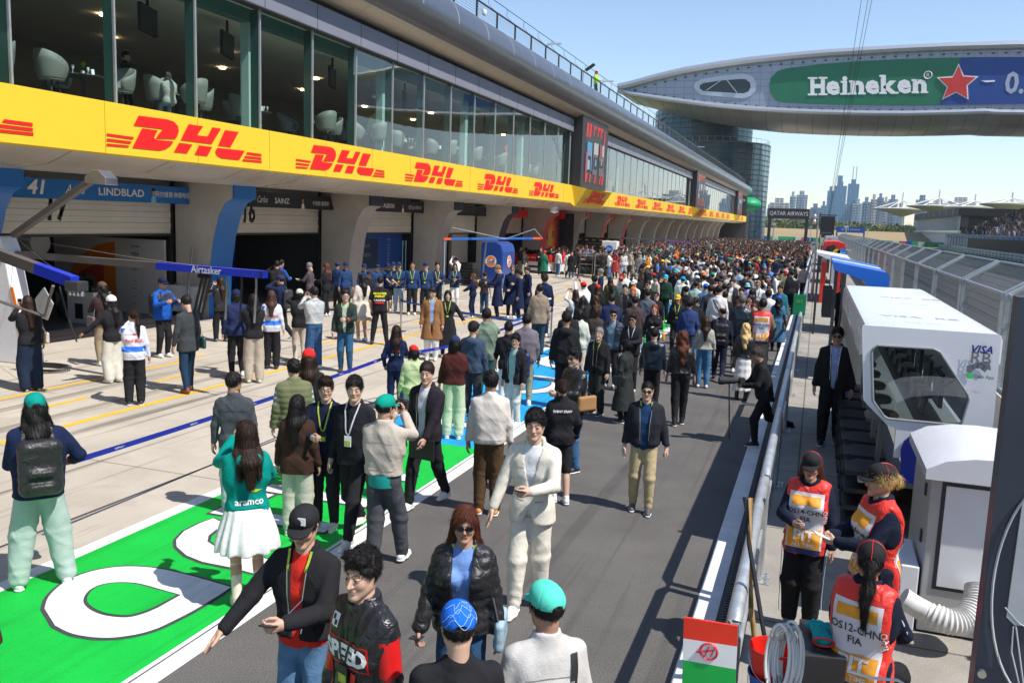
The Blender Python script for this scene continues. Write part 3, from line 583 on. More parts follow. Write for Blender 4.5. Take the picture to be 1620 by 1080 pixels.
def head_mesh(h,female=0,vr=0):
    k=(h,female,vr); v1=(0,.004,-.003,.002)[vr]; v2=(1,1.12,.9,1.05)[vr]
    if k in _hd: return _hd[k]
    s=SDF((-.11,-.13,-.17),(.11,.14,.145),h); F_=female
    s.ell((0,-.014,.036),(.074,.094,.086),.02).ell((0,.014,-.03),((.060-.003*F_)*v2,.074,.082),.03)
    s.cone((-.048,.0,-.052),(-.013,.062,-.1+.004*F_),.019,.017,.03).cone((.048,.0,-.052),(.013,.062,-.1+.004*F_),.019,.017,.03).ell((0,.07,-.1),(.018,.017,.016),.02)
    for x in(-1,1):
        s.ell((x*.036,.055,-.026),(.022,.022,.024),.02); s.cone((x*.010,.087,.022),(x*.043,.070,.024),.007,.006,.014)
    for x in(-1,1): s.cut_ell((x*.031,.099,.001),(.019,.020,.0125),.012)
    s.cone((0,.083,.012),(0,.105+v1,-.030-v1),.0075,.0115+v1*.3,.010)
    for x in(-1,1): s.cone((x*.010,.094,-.036),(x*.011,.092,-.036),.0075,.007,.006)
    s.cone((-.018,.085-v1*.5,-.0585),(.018,.085-v1*.5,-.0585),.0062,.0062,.006); s.cone((-.014,.085,-.069),(.014,.085,-.069),.0070+v1*.2,.0070,.006)
    s.cut_ell((0,.097,-.0635),(.021-.004*(vr>1),.009,.0018),.002)
    for x in(-1,1):
        s.cone((x*.073,-.012,.016),(x*.069,-.002,-.03),.013,.008,.008); s.cut_ell((x*.090,-.004,.002),(.008,.010,.015),.004)
        s.ell((x*.031,.0775,.0),(.0145,.0125,.0115),.002)
    s.cone((0,-.035,-.07),(0,-.03,-.17),.052-.007*F_,.053-.007*F_,.03)
    V,Q=s.mesh(); x,y,z=np.abs(V[:,0]),V[:,1],V[:,2]
    C=np.ones((len(V),3)); w=lambda d,s_:np.clip(1-d/s_,0,1)
    def paint(m,c): C[:]=C*(1-m[:,None])+np.array(c)*m[:,None]
    paint(.35*w(np.hypot(x-.036,z+.03),.025)*(y>.04),(1.12,.82,.78))
    lip=((y>.078)&(np.abs(z+.0635)<.0125)&(x<.026)).astype(float)*np.clip(1-((x/.026)**2*.9+((z+.0635)/.014)**2*.5),0,1); paint(np.clip(lip*2,0,1)*(.75 if F_ else .45),(.95,.30,.30) if F_ else (.8,.5,.46))
    paint(((y>.082)&(np.abs(z+.0635)<.0025)&(x<.022)).astype(float)*.8,(.25,.1,.1))
    br=(np.abs(z-(.0245+.004*np.sin((x-.012)/.034*3.1)))<.0048)&(x>.011)&(x<.048)&(y>.05); paint(br*(.75 if F_ else .9),(.10,.07,.06))
    eo=((x-.031)/.0140)**2+((z+.0005)/.0055)**2; eb=(eo<1.0)&(y>.07); paint(eb*.9,(1.05,1.25,1.4)); paint(((eo<1.5)&(eo>.75)&(y>.068)&(z>-.002))*.95,(.06,.05,.05))
    paint((((x-.031)**2+z**2)<.0058**2)&(y>.073),(.03,.02,.02))
    _hd[k]=(V,Q,C); return _hd[k]
def hair_mesh(style,h,seed=0):
    k=('h',style,h,seed%3)
    if k in _hd: return _hd[k]
    long_=style in('long','longwave'); s=SDF((-.15,-.24,-.50 if long_ or style=='pony' else -.2),(.15,.17,.2),h)
    t=dict(short=.011,short2=.015,spiky=.014,curly=.03,buzz=.004,bald=.003,long=.013,longwave=.018,pony=.008,bun=.009,bob=.018).get(style,.012)
    s.ell((0,-.016,.040),(.074+t,.095+t,.086+t),.01)
    if style in('short','short2','spiky','curly'): s.ell((0,-.02,.07),(.068+t*.6,.085+t*.5,.075+t*.5),.02)
    if style=='spiky': s.ell((.01,.055,.115),(.055,.04,.03),.02); s.ell((-.02,.06,.10),(.05,.035,.03),.02)
    if style=='short2': s.ell((.02,.062,.085),(.05,.03,.03),.02); s.ell((-.03,.055,.09),(.04,.03,.03),.02)
    X,Y,Z=s.grid()
    if style in('short','short2','spiky','curly','buzz','bald'):
        low=-.035+.0*X+np.clip((-.02-Y)*-.0,0,1); lim=np.where(Y>-.0,-.015+np.clip(Y,0,1)*.9,-.06); s.inter((lim-Z)*.7+0*X)
        s.cut_ell((0,.105,-.012),(.064,.072,.075 if style!='bald' else .1),.008)
        if style=='bald': s.cut_ell((0,.0,.14),(.066,.085,.08),.01)
        for x in(-1,1): s.cut_ell((x*.095,.008,-.02),(.03,.024,.04),.006)
    else:
        s.cut_ell((0,.108,-.020),(.050,.075,.083),.01)
        if style in('pony','bun'):
            for x in(-1,1): s.cut_ell((x*.09,.012,-.035),(.03,.03,.04),.006)
            s.inter((-.075-Z)*.8+0*X+0*Y)
        if style=='pony':
            s.ell((0,-.12,.03),(.03,.03,.03),.02); s.cone((0,-.125,.02),(.0,-.155,-.12),.028,.04,.02); s.cone((0,-.155,-.12),(.01,-.145,-.36),.04,.018,.02)
        if style=='bun': s.ell((0,-.135,.02),(.042,.038,.042),.012)
        if style=='bob': s.cone((-.068,-.02,0),(-.075,-.015,-.1),.038,.034,.03); s.cone((.068,-.02,0),(.075,-.015,-.1),.038,.034,.03); s.cone((0,-.07,0),(0,-.07,-.1),.06,.055,.04); s.cut_ell((0,.09,-.05),(.045,.075,.1),.01)
        if long_:
            for x in(-1,1):
                s.cone((x*.066,-.03,.0),(x*.085,-.045,-.16),.034,.038,.03); s.cone((x*.085,-.045,-.16),(x*.09,-.075,-.36),.038,.022,.03)
            s.cone((0,-.07,0),(0,-.105,-.2),.07,.072,.04); s.cone((0,-.105,-.2),(0,-.13,-.43),.072,.04,.04); s.cut_ell((0,.1,-.06),(.05,.085,.12),.01)
    th=np.arctan2(X,-(Y+.02)); q=seed
    if style in('long','longwave','pony','bob','bun'):
        wv=.0018*np.sin(34*th+6*np.sin(9*Z+q))+.0016*np.sin(61*th+8*np.sin(6*Z+q))
        if style=='longwave': wv=wv+.007*np.sin(38*Z+5*th+q)
    elif style in('buzz','bald'): wv=.0008*np.sin(200*X)*np.sin(190*Y)+0*Z
    else: wv=(.0022*np.sin(95*X+3*np.sin(40*Y+q))*np.sin(60*Y+4*np.sin(50*Z))+.0018*np.sin(150*X+50*Z+3*np.sin(60*Y)+q))*(1 if style!='curly' else 3)
    s.F=s.F+wv.astype(np.float32)
    _hd[k]=s.mesh(); return _hd[k]
def hat_mesh(style,h):
    k=('hat',style,h)
    if k in _hd: return _hd[k]
    s=SDF((-.17,-.17,-.06),(.17,.17,.19),h)
    if style=='cap': s.ell((0,-.016,.050),(.088,.108,.092),.01).ell((0,.03,.075),(.07,.07,.062),.03)
    elif style=='beanie': s.ell((0,-.02,.045),(.093,.112,.098),.01)
    elif style=='bucket': s.ell((0,-.015,.055),(.09,.11,.085),.01)
    X,Y,Z=s.grid(); s.inter(({'cap':.028,'beanie':.012,'bucket':.02}[style]-Z)*1.0+0*X+0*Y)
    if style=='cap': s.cut_ell((0,-.135,.035),(.034,.05,.022),.004)
    th=np.arctan2(X,Y+.016)
    if style=='beanie': s.F=s.F+(.0025*np.sin(50*th)+.002*np.sin(160*Z)).astype(np.float32)
    elif h<.006: s.F=s.F+(.0016*np.exp(-((th/np.pi*3-np.round(th/np.pi*3))/.05)**2)).astype(np.float32)
    V,Q=s.mesh()
    if style=='cap':
        n,mm=15,7; P=[];
        for top in(0,1):
            for i in range(n):
                a=math.pi*(i/(n-1)); 
                for j in range(mm):
                    r=j/(mm-1); x=-math.cos(a)*(.078+.002*r); y=.028+(.045+.098*r)*math.sin(a)**.8; P.append((x,y,.036-.0*r+.014*(1-(x/.08)**2)-.030*(max(y,.03)-.03)/.1-.0045*top*1.4+.006))
        Fq=[]
        N_=n*mm
        for i in range(n-1):
            for j in range(mm-1):
                a=i*mm+j; Fq.append((a,a+1,a+mm+1,a+mm)); Fq.append((N_+a,N_+a+mm,N_+a+mm+1,N_+a+1))
            a=i*mm+mm-1; Fq.append((a,N_+a,N_+a+mm,a+mm))
        _hd[k+('b',)]=(np.array(P),np.array(Fq))
    if style=='bucket':
        P=[];Fq=[];n=24
        for i in range(n):
            a=2*math.pi*i/n; P+=[(.088*math.cos(a),-.015+.108*math.sin(a),.03),(.135*math.cos(a),-.015+.155*math.sin(a),-.01),(.133*math.cos(a),-.015+.153*math.sin(a),-.014),(.086*math.cos(a),-.015+.106*math.sin(a),.024)]
        for i in range(n):
            for j in range(3): Fq.append((i*4+j,((i+1)%n)*4+j,((i+1)%n)*4+j+1,i*4+j+1))
        _hd[k+('b',)]=(np.array(P),np.array(Fq))
    _hd[k]=(V,Q); return _hd[k]
_hn={}
def hand_mesh(kind,side,h):
    """hand with wrist at origin, fingers along -z, palm facing -x*side (towards the thigh), thumb forward (+y)."""
    k=(kind,side,h)
    if k in _hn: return _hn[k]
    s=SDF((-.09,-.08,-.21),(.09,.09,.04),h)
    s.cone((0,0,.03),(0,0,-.02),.026,.024,.01,1.0); s.cone((0,-.016,-.03),(0,-.020,-.085),.016,.014,.02); s.cone((0,.012,-.03),(0,.020,-.085),.017,.014,.02); s.cone((0,0,-.03),(0,0,-.085),.015,.014,.02)
    curl={'relax':(.35,.5,.35),'hold':(1.0,1.1,.6),'fist':(1.45,1.5,1.0),'open':(.08,.12,.1)}[kind]
    for f,(y,L_,r) in enumerate(((.027,.074,.0088),(.009,.083,.0092),(-.010,.077,.0088),(-.027,.060,.0078))):
        p=np.array([0,y,-.088]); a=curl[0]*(.85+.12*f)*.6; seg=(.45,.32,.26)
        for j in range(3):
            d=np.array([-math.sin(a),(y*.6 if kind=='open' else y*.15),-math.cos(a)]); q=p+d*L_*seg[j]; s.cone(p,q,r*(1-.08*j),r*(1-.08*(j+1)),.004); p=q; a+=curl[min(j+1,2)]*(.8+.1*f)
    t0=np.array([-.006,.018,-.03]); t1=np.array([-.020,.043,-.058]); t2=np.array([-.028,.047 if kind!='open' else .06,-.088]); t3=np.array([-.036 if kind in('hold','fist') else -.030,.040 if kind!='open' else .068,-.110])
    s.cone(t0,t1,.016,.012,.012); s.cone(t1,t2,.012,.0100,.004); s.cone(t2,t3,.0100,.0085,.004)
    V,Q=s.mesh(); V=V.copy()
    if side<0: V[:,0]*=-1; Q=Q[:,::-1].copy()
    _hn[k]=(V,Q); return _hn[k]
def rotz(a): c,s=math.cos(a),math.sin(a); return np.array([[c,-s,0],[s,c,0],[0,0,1.]])
def rotx(a): c,s=math.cos(a),math.sin(a); return np.array([[1,0,0],[0,c,-s],[0,s,c]])
def roty(a): c,s=math.cos(a),math.sin(a); return np.array([[c,0,s],[0,1,0],[-s,0,c]])
def ik(a,c,l1,l2,hint):
    a=np.array(a,float);c=np.array(c,float);d=c-a;L_=np.linalg.norm(d); 
    if L_>(l1+l2)*.995: c=a+d/L_*(l1+l2)*.995; d=c-a; L_=np.linalg.norm(d)
    u=d/L_; x=(l1*l1-l2*l2+L_*L_)/(2*L_); hh=math.sqrt(max(l1*l1-x*x,0)); n=np.array(hint,float); n=n-u*(n@u); n/=max(np.linalg.norm(n),1e-6); return a+u*x+n*hh,c
ARMS={ # hand target (x outward, y forward, z), elbow hint (x outward,y,z), hand kind
 'down':((.27,.05,.80),(.3,-1,-.2),'relax'),'walkF':((.25,.27,.87),(.3,-1,-.4),'relax'),'walkB':((.27,-.19,.84),(.4,-1,.2),'relax'),
 'phone':((.05,.36,1.50),(.8,-.2,-1),'hold'),'phonelow':((.07,.34,1.16),(.9,-.4,-1),'hold'),'phonehigh':((.08,.38,1.66),(.8,.2,-1),'hold'),'pocket':((.23,.09,.92),(.8,-1,0),'fist'),
 'front':((.04,.21,1.02),(1,-.4,-.2),'relax'),'behind':((.04,-.2,.98),(1,-.3,0),'relax'),'cross':((-.1,.2,1.24),(1,-.2,-.5),'relax'),'face':((.05,.15,1.58),(1,.1,-1),'hold'),
 'out':((.5,.25,1.0),(.2,-1,-.2),'relax'),'rail':((.1,.32,1.08),(1,-.3,-.2),'relax'),'thumb':((.16,.36,1.25),(.8,-.5,-1),'fist'),'highup':((.1,.42,1.72),(.8,.1,-1),'hold'),'strap':((.13,.14,1.3),(1,-.5,-.6),'fist')}
ZH={'tee':.86,'shirt':.84,'sweater':.87,'jacket':.84,'coat':.45,'puffer':.86,'suit':.76,'hoodie':.84,'dress':.5}
def person(label,cat='person',loc=(0,0,0),h=1.75,yaw=0,sex='m',skin=0,hair='short',haircol=(.012,.010,.010),hat=None,hatcol=(.5,.02,.02),top='jacket',topcol=(.02,.02,.024),fab='cotton',inner=(.7,.7,.7),open_=False,
  hem=None,bot='trousers',botcol=(.02,.02,.022),botfab='cotton',wide=0.0,shoe=(.75,.75,.75),sole=(.75,.75,.75),larm='down',rarm='down',legs=None,lean=0,headyaw=0,headpitch=0,turn=0,lod=0,lany=None,glasses=None,
  hood=False,decals=(),bag=None,phone=None,group=None,short=False,vest=None,fat=0.0,boots=None,stripes=None,collar=True,scarf=None,extra=None,slx=1.0,neckopen=.0,drop2=0.0):
    rnd=random.Random(hash(label)%99991 if False else sum(map(ord,label)))
    root=empty('person',loc,R_(yaw),label,cat,group); S=h/(1.80 if hat else 1.78); root.scale=(S,S,S)
    vox=(.0125,.016,.022,.03)[lod]; hv=(.0042,.006,.009,.014)[lod]; fem=sex=='f'
    sk=SKT[skin%5]*.78
    # ---- skeleton
    if legs is None: legs='stand'
    LG={'stand':((-.10,.02,0),(.10,-.01,0)),'stand2':((-.13,.06,0),(.11,-.05,0)),'walk':((-.09,.30,0),(.09,-.28,.06)),'walk2':((-.09,-.28,.06),(.09,.30,0)),'wide':((-.19,.02,0),(.19,.0,0)),'together':((-.075,.01,0),(.075,.0,0)),'lunge':((-.12,.16,0),(.12,-.5,.28))}
    fl,fr=LG[legs] if isinstance(legs,str) else legs
    drop=.0 if 'walk' not in str(legs) else .035
    if legs=='lunge': drop=.03
    drop+=drop2
    pel=np.array([0,0,.93-drop]); Tl=rotx(-R_(lean)) @ rotz(R_(turn)); ub=lambda p:pel+Tl@(np.array(p,float)-np.array([0,0,.93])) # upper body transform
    sw=.150 if fem else .172; hips=[np.array([-.085,0,.90-drop]),np.array([.085,0,.90-drop])]
    kn=[];an=[]
    for i,f in enumerate((fl,fr)):
        a=np.array([f[0],f[1]-.03,.085+f[2]]); k_,a=ik(hips[i],a,.425,.40,(f[0]*.6,1,0)); kn.append(k_);an.append(a)
    sh=[ub((-sw,0,1.398)),ub((sw,0,1.398))]; el=[];wr=[];hk=[]
    for i,A in enumerate((larm,rarm)):
        t_,hint,kd=ARMS[A] if isinstance(A,str) else A; sgn=-1 if i==0 else 1
        tgt=ub((sgn*t_[0],t_[1],t_[2])) ; hv_=Tl@np.array([sgn*hint[0],hint[1],hint[2]]); e,w_=ik(sh[i],tgt,.275,.245,hv_); el.append(e);wr.append(w_);hk.append(kd)
    lo=np.array([-.30,-.30,-.02]); hi=np.array([.30,.30,1.56])
    for p in sh+el+wr+kn+an: lo=np.minimum(lo,p-.17); hi=np.maximum(hi,p+.17)
    lo[2]=-.02; hi[2]=max(1.58,hi[2])
    def torso(s,t,k=.05,hips_=True,belly=0.0,wd=0.0):
        f=fat
        if hips_:
            s.cone(ub((-.065,0,.95)),ub((.065,0,.95)),.112+t+f*.3,.112+t+f*.3,k)
        s.cone(ub((-.05-wd,.0,1.09)),ub((.05+wd,.0,1.09)),.098+t+f-(.012 if fem else 0),.098+t+f-(.012 if fem else 0),k)
        s.cone(ub((-.075-wd,.0,1.22)),ub((.075+wd,.0,1.22)),.104+t+f*.6,.104+t+f*.6,k)
        s.cone(ub((-.105,-.005,1.33)),ub((.105,-.005,1.33)),.092+t,.092+t,k)
        s.cone(ub((-sw+.06,-.005,1.40)),ub((sw-.06,-.005,1.40)),.050+t,.050+t,k)
        s.cone(ub((-sw+.02,-.008,1.395)),ub((0,-.012,1.475)),.042+t*.7,.05+t*.5,.03).cone(ub((sw-.02,-.008,1.395)),ub((0,-.012,1.475)),.042+t*.7,.05+t*.5,.03)
        s.cone(ub((0,-.01,1.40)),ub((0,-.005,1.47)),.085+t*.6,.062+t*.5,k)
        if fem: s.ell(ub((-.075,.085,1.27)),(.062+t,.06+t,.062+t),.03); s.ell(ub((.075,.085,1.27)),(.062+t,.06+t,.062+t),.03)
    def arms(s,t,r0=.052,r1=.043,r2=.033,k=.03,ln=1.0,side=(0,1)):
        for i in side:
            s.cone(sh[i],el[i],r0+t,r1+t,k)
            if ln>.5: q=el[i]+(wr[i]-el[i])*((ln-.5)*2); s.cone(el[i],q,r1+t,r2+t,.02)
    obs=[]
    def mk(s,name,m,color=None,parent=root,smooth=True):
        V,Q=s.mesh()
        if len(Q)<4: return None
        o=mesh_obj(name,V,Q,m,parent,smooth=smooth)
        if color is not None: o.color=(*color,1)
        return o
    # ---- body: neck, arms, legs under the clothes + head + hands
    s=SDF(lo,hi,vox*1.1)
    torso(s,-.022,.05); arms(s,-.008 if fem else 0,.045,.038,.028)
    for i in(0,1):
        s.cone(hips[i],kn[i],.082,.056,.03); s.cone(kn[i],an[i],.054,.036,.02); s.cone(kn[i]+(an[i]-kn[i])*.3+np.array([0,-.008,0]),an[i],.043,.033,.03)
    s.cone(ub((0,-.008,1.42)),ub((0,.005,1.55)),.060,.052,.03)
    Vb,Qb=s.mesh(); Cb=np.ones((len(Vb),3))
    Hh=ub((0,.022,1.632)); Rh=Tl@rotz(R_(headyaw))@rotx(R_(headpitch)); hs=1.0 if not fem else .98
    vr_=sum(map(ord,label))%4 if lod<3 else 0; HV,HQ,HC=head_mesh(hv,1 if fem else 0,vr_); HV=(HV*hs*np.array([(1,.97,1.03,1)[vr_],1,(1,1.03,.98,1.01)[vr_]]))@Rh.T+Hh
    Vs=[Vb,HV];Qs=[Qb,HQ+len(Vb)];Cs=[Cb,HC]; nb=len(Vb)+len(HV)
    for i in(0,1):
        V_,Q_=hand_mesh(hk[i],1 if i else -1,max(.004,hv)); d=(wr[i]-el[i]); d/=np.linalg.norm(d); zz=-d; fwd=np.array([0,1.,0]) if abs(d[1])<.8 else np.array([0,0,1.])
        if hk[i]=='hold' : fwd=np.array([0,.3,1.]) 
        yy=fwd-zz*(fwd@zz); yy/=np.linalg.norm(yy); xx=np.cross(yy,zz); M=np.stack([xx,yy,zz],1)
        Vh=(V_*(.95 if fem else 1.03))@M.T+wr[i]-zz*.0; Vs.append(Vh);Qs.append(Q_+nb);Cs.append(np.ones((len(Vh),3))); nb+=len(Vh)
    Vall=np.concatenate(Vs); col=np.concatenate(Cs)*sk
    body=mesh_obj('body',Vall,np.concatenate(Qs),SKIN,root,smooth=True,col=col)
    # ---- hair and hat
    def onhead(V): return (V*hs)@Rh.T+Hh
    if hair:
        st_=hair if not (hat and hair in('short','short2','spiky','curly')) else 'buzz2'
        V_,Q_=hair_mesh('short' if st_=='buzz2' else st_,hv*1.0,rnd.randint(0,2))
        V_=V_.copy()
        if st_=='buzz2': V_=(V_-np.array([0,0,-.03]))*np.array([.95,.95,.80])+np.array([0,0,-.03])
        if hat and st_!='buzz2':
            V_=V_.copy(); w_=np.clip((V_[:,2]-.0)/.03,0,1); c_=np.array([0,-.016,.03]); V_=V_*(1-w_[:,None])+((V_-c_)*np.array([.90,.90,.80])+c_)*w_[:,None]
        HW=onhead(V_)
        if st_ in('long','longwave','pony'):
            tt_={'puffer':.05,'coat':.04,'jacket':.035,'hoodie':.04,'suit':.03}.get(top,.025)+(.045 if hood else 0)+(.02 if vest else 0); w_=np.clip((1.53-(HW[:,2]+drop))/.10,0,1)*np.clip((.05-HW[:,1])/.05,0,1); HW[:,1]-=w_*tt_
        if lod<2 and st_ not in('bald',):
            rg_=np.random.RandomState(len(label)); P0=HW[Q_[:,0]]; n_=np.cross(HW[Q_[:,2]]-P0,HW[Q_[:,3]]-HW[Q_[:,1]]); n_/=np.linalg.norm(n_,axis=1)[:,None]+1e-9; cen_=Hh+np.array([0,-.01,.02])
            lg=st_ in('long','longwave','pony','bob','bun'); N_=(9000 if lg else 5000) if lod==0 else (4500 if lg else 2500); ii=rg_.randint(0,len(Q_),N_); p_=HW[Q_[ii]].mean(1); nn=n_[ii]; out_=p_-cen_; sg_=np.sign((nn*out_).sum(1))[:,None] if not lg else np.sign((nn*(out_*np.array([1,1,.15]))).sum(1))[:,None]; nn=nn*np.where(sg_==0,1,sg_)
            pref=np.tile(np.array([0,0,-1.]),(N_,1))+rg_.normal(0,.14 if lg else .5,(N_,3))
            if not lg: up_=np.clip((out_[:,2:3]-.05)/.05,0,1); pref=pref*(1-up_)+(np.array([.35,.8,.25])+rg_.normal(0,.5,(N_,3)))*up_
            tg=pref-nn*(pref*nn).sum(1)[:,None]; tg/=np.linalg.norm(tg,axis=1)[:,None]+1e-9; L_=(.05 if lg else .022)*rg_.uniform(.6,1.3,(N_,1)); sd=np.cross(nn,tg)*(.0011 if lod==0 else .0017)
            b0=p_+nn*.0008; tip=b0+tg*L_+nn*(.002 if lg else (.010 if st_ in('spiky','short2','curly') else .004))*rg_.uniform(.2,1.2,(N_,1)); SV_=np.empty((N_*4,3)); SV_[0::4]=b0-sd; SV_[1::4]=b0+sd; SV_[2::4]=tip+sd*.3; SV_[3::4]=tip-sd*.3
            nq=len(HW); HW=np.concatenate([HW,SV_]); Q_=np.concatenate([Q_,nq+np.arange(N_*4).reshape(-1,4)])
        o=mesh_obj('hair',HW,Q_,HAIR,root,smooth=True); o.color=(*haircol,1)
    if hat:
        V_,Q_=hat_mesh(hat,hv); yawhat=1; hm=mesh_obj('hat',onhead(V_*1.0),Q_,HATM,root,smooth=True); hm.color=(*hatcol,1)
        k_=('hat',hat,hv,'b')
        if k_ in _hd: V2,Q2=_hd[k_]; b_=mesh_obj('brim',onhead(V2),Q2,HATM,hm,smooth=True); b_.color=(*hatcol,1)
        if lod<2 and hat=='cap': MB().lathe([(0,.006),(.006,.004),(.007,0)],(0,0,0),8).build('button',[HATM],hm,loc=tuple(onhead(np.array([[0,-.016,.141]]))[0])).color=(*hatcol,1)
    # ---- bottoms
    fabm=CLOTH[botfab]
    if bot in('trousers','jeans','shorts'):
        s=SDF(lo,np.array([hi[0],hi[1],1.12]),vox); t=.016+wide*.25
        s.cone((-.06,0,.955-drop),(.06,0,.955-drop),.114+fat*.3,.114+fat*.3,.04); s.cone((-.05,0,1.03-drop),(.05,0,1.03-drop),.10+fat*.6,.10+fat*.6,.04)
        for i in(0,1):
            a_=an[i]+np.array([0,.005,.0]); 
            if bot=='shorts': a_=kn[i]+np.array([0,0,.02])
            s.cone(hips[i],kn[i],.088+t*.25+wide*.2,.062+t+wide*.35,.035); 
            if bot!='shorts': s.cone(kn[i],a_+(kn[i]-a_)*.03,.062+t+wide*.35,.046+t*.5+wide*.42,.02)
        s.wrinkle(.0038,rnd.random()*5,1.0)
        if lod<2 and bot!='shorts':
            X,Y,Z=s.grid(); s.F=s.F+(.004*np.sin(75*Z+8*X+6*np.sin(20*Y))*np.exp(-((Z-.16)/.1)**2)+.003*np.sin(60*Z+9*Y)*np.exp(-((Z-.5)/.07)**2)).astype(np.float32)
        zc=(ZH.get(top,.84) if hem is None else hem)-drop
        Z_=s.grid()[2]; X_=s.grid()[0]; Y_=s.grid()[1]; s.inter((Z_-zc-.05)*(1 if drop2==0 else 0)-(0 if drop2==0 else 1)+0*X_+0*Y_)
        tr=mk(s,'trousers' if bot!='shorts' else 'shorts',fabm,botcol)
        if stripes and tr:
            for i in(0,1):
                for dy,c_ in stripes:
                    m=MB(); sg=-1 if i==0 else 1
                    pts=[hips[i]+(kn[i]-hips[i])*f_ for f_ in(.1,.4,.7)]+[kn[i]+(an[i]-kn[i])*f_ for f_ in(0,.3,.6,.9)]
                    rr=[.10+t,.09+t,.082+t,.068+t+wide*.35,.064+t+wide*.3,.06+t+wide*.5,.05+t+wide*.7]; V_=[]
                    for p,r in zip(pts,rr): V_+=[(p[0]+sg*(r+.004),p[1]+dy-.016,p[2]),(p[0]+sg*(r+.004),p[1]+dy+.016,p[2])]
                    m.add(V_,[(2*j,2*j+1,2*j+3,2*j+2) for j in range(len(pts)-1)]); m.build('stripe',[c_],tr,smooth=True,fixn=False)
    elif bot in('skirt','longskirt'):
        zb=.56 if bot=='skirt' else .22; s=SDF((-.45,-.45,zb-.05),(.45,.45,1.12),vox); n=6
        rb=(.26 if bot=='skirt' else .19)+wide
        for j in range(n):
            f_=j/(n-1); z=1.04+(zb-1.04)*f_; r=.115+(rb-.115)*f_; s.cone((-.04*(1-f_*.3),0,z),(.04*(1-f_*.3),0,z),r,r,.06)
        X,Y,Z=s.grid(); th=np.arctan2(X,Y); a=np.clip((1.04-Z)/(1.04-zb),0,1); s.F=s.F+(a*(.016 if bot=='skirt' else .006)*np.sin(13*th+2*np.sin(3*th))).astype(np.float32)
        s.inter((zb+.012*np.sin(9*th)-Z)+0*X); s.inter((Z-(ZH.get(top,.84) if hem is None else hem)-.04)+0*X+0*Y); s.cut_ell((0,0,zb-.06),(rb*.93,rb*.93,.2),.01); mk(s,'skirt',fabm,botcol)
    # ---- shoes
    for i in(0,1):
        f=(fl,fr)[i]; a=an[i]; s=SDF(a+np.array([-.1,-.14,-.11]),a+np.array([.1,.24,.12 if not boots else .42]),max(.007,vox*.7))
        base=a[2]-.085; up_=f[2]; tz=base+.032; hz=base+.045+up_*.0
        s.cone((a[0],a[1]-.035,hz),(a[0],a[1]+.06,tz+.02),.040,.040,.03); s.cone((a[0],a[1]+.06,tz+.006),(a[0]*1.04,a[1]+.15,tz-(.02 if up_>.03 else 0)),.040,.033,.03); s.cone((a[0],a[1]-.01,base+.07),(a[0],a[1]-.01,base+.10),.042,.040,.02)
        if boots: s.cone((a[0],a[1]-.01,base+.1),a+(kn[i]-a)*boots,.045,.052,.02)
        X,Y,Z=s.grid(); s.inter((base+.004-Z)+0*X+0*Y); o=mk(s,'shoe',SHOEM,shoe)
        if lod<2 and o:
            s2=SDF(a+np.array([-.1,-.14,-.11]),a+np.array([.1,.24,.0]),max(.007,vox*.7)); s2.cone((a[0],a[1]-.035,base+.03),(a[0],a[1]+.06,base+.03),.046,.045,.03); s2.cone((a[0],a[1]+.06,base+.03),(a[0]*1.04,a[1]+.155,base+.03),.045,.038,.03)
            X,Y,Z=s2.grid(); s2.inter(np.maximum(base+.0-Z,Z-base-.026)+0*X+0*Y); mk(s2,'sole',SHOEM,sole,parent=o)
    # ---- tops
    tm=CLOTH[fab]; t={'tee':.006,'shirt':.010,'sweater':.014,'jacket':.018,'coat':.020,'puffer':.026,'suit':.014,'hoodie':.019,'dress':.010}[top]
    zh=(hem if hem is not None else ZH[top])-drop
    if open_ or top=='suit' or neckopen:
        s=SDF((-.32,-.3,.8-drop),(.32,.45,1.6),vox); torso(s,.006,.05); s.inter((.82-drop-s.grid()[2])+0*s.grid()[0]+0*s.grid()[1]); s.cut_ell(ub((0,.03,1.52)),(.058,.062,.055),.008); s.wrinkle(.002,1); mk(s,'shirt',CLOTH['cotton'],inner)
    s=SDF(np.array([lo[0],lo[1],min(zh-.1,lo[2]+.3) if top in('coat','dress') else .55-drop]),hi,vox)
    torso(s,t+(.006 if top in('jacket','hoodie','puffer','sweater') else 0),.05,wd=.012 if top in('jacket','hoodie','sweater','puffer') else 0)
    if zh+drop<.9:
        n=1+int((.95-zh-drop)/.12)
        for j in range(n): z=.93-(.93-zh-drop+.04)*(j+1)/n; ww=.012*(j+1) if top in('coat','dress') else .004; s.cone(ub((-.07-ww*.5,0,z)),ub((.07+ww*.5,0,z)),.112+t+ww+fat*.3,.112+t+ww+fat*.3,.05)
    # sleeves, separated a little from the torso so the armpit reads
    s2=SDF(lo,hi,vox); s2.org=s.org
    s2=SDF(s.org,hi,vox); ln=.5 if short else 1.0
    cuff={'suit':.036,'coat':.042,'jacket':.040,'puffer':.045,'hoodie':.042,'sweater':.040,'shirt':.032,'tee':.03,'dress':.034}[top]
    if short:
        for i in(0,1): s2.cone(sh[i],sh[i]+(el[i]-sh[i])*.72,.058+t,.056+t,.03)
    else: arms(s2,t*.5,.054,.049,cuff,.03,.98*slx)
    n_=s.n; k=.022; A=s.F; Bf=s2.F[:A.shape[0],:A.shape[1],:A.shape[2]]; s.F=(np.minimum(A,Bf)-np.maximum(k-np.abs(A-Bf),0)**2/(4*k)).astype(np.float32)
    X,Y,Z=s.grid()
    if top=='puffer': s.F=s.F+(.010*np.abs(np.sin(Z*math.pi/.075+.3*np.sin(6*X)))**.6*-1+.006).astype(np.float32)
    s.wrinkle({'suit':.0024,'tee':.0042,'puffer':.002,'sweater':.0042}.get(top,.0052) if lod<3 else .003,rnd.random()*6,1.0)
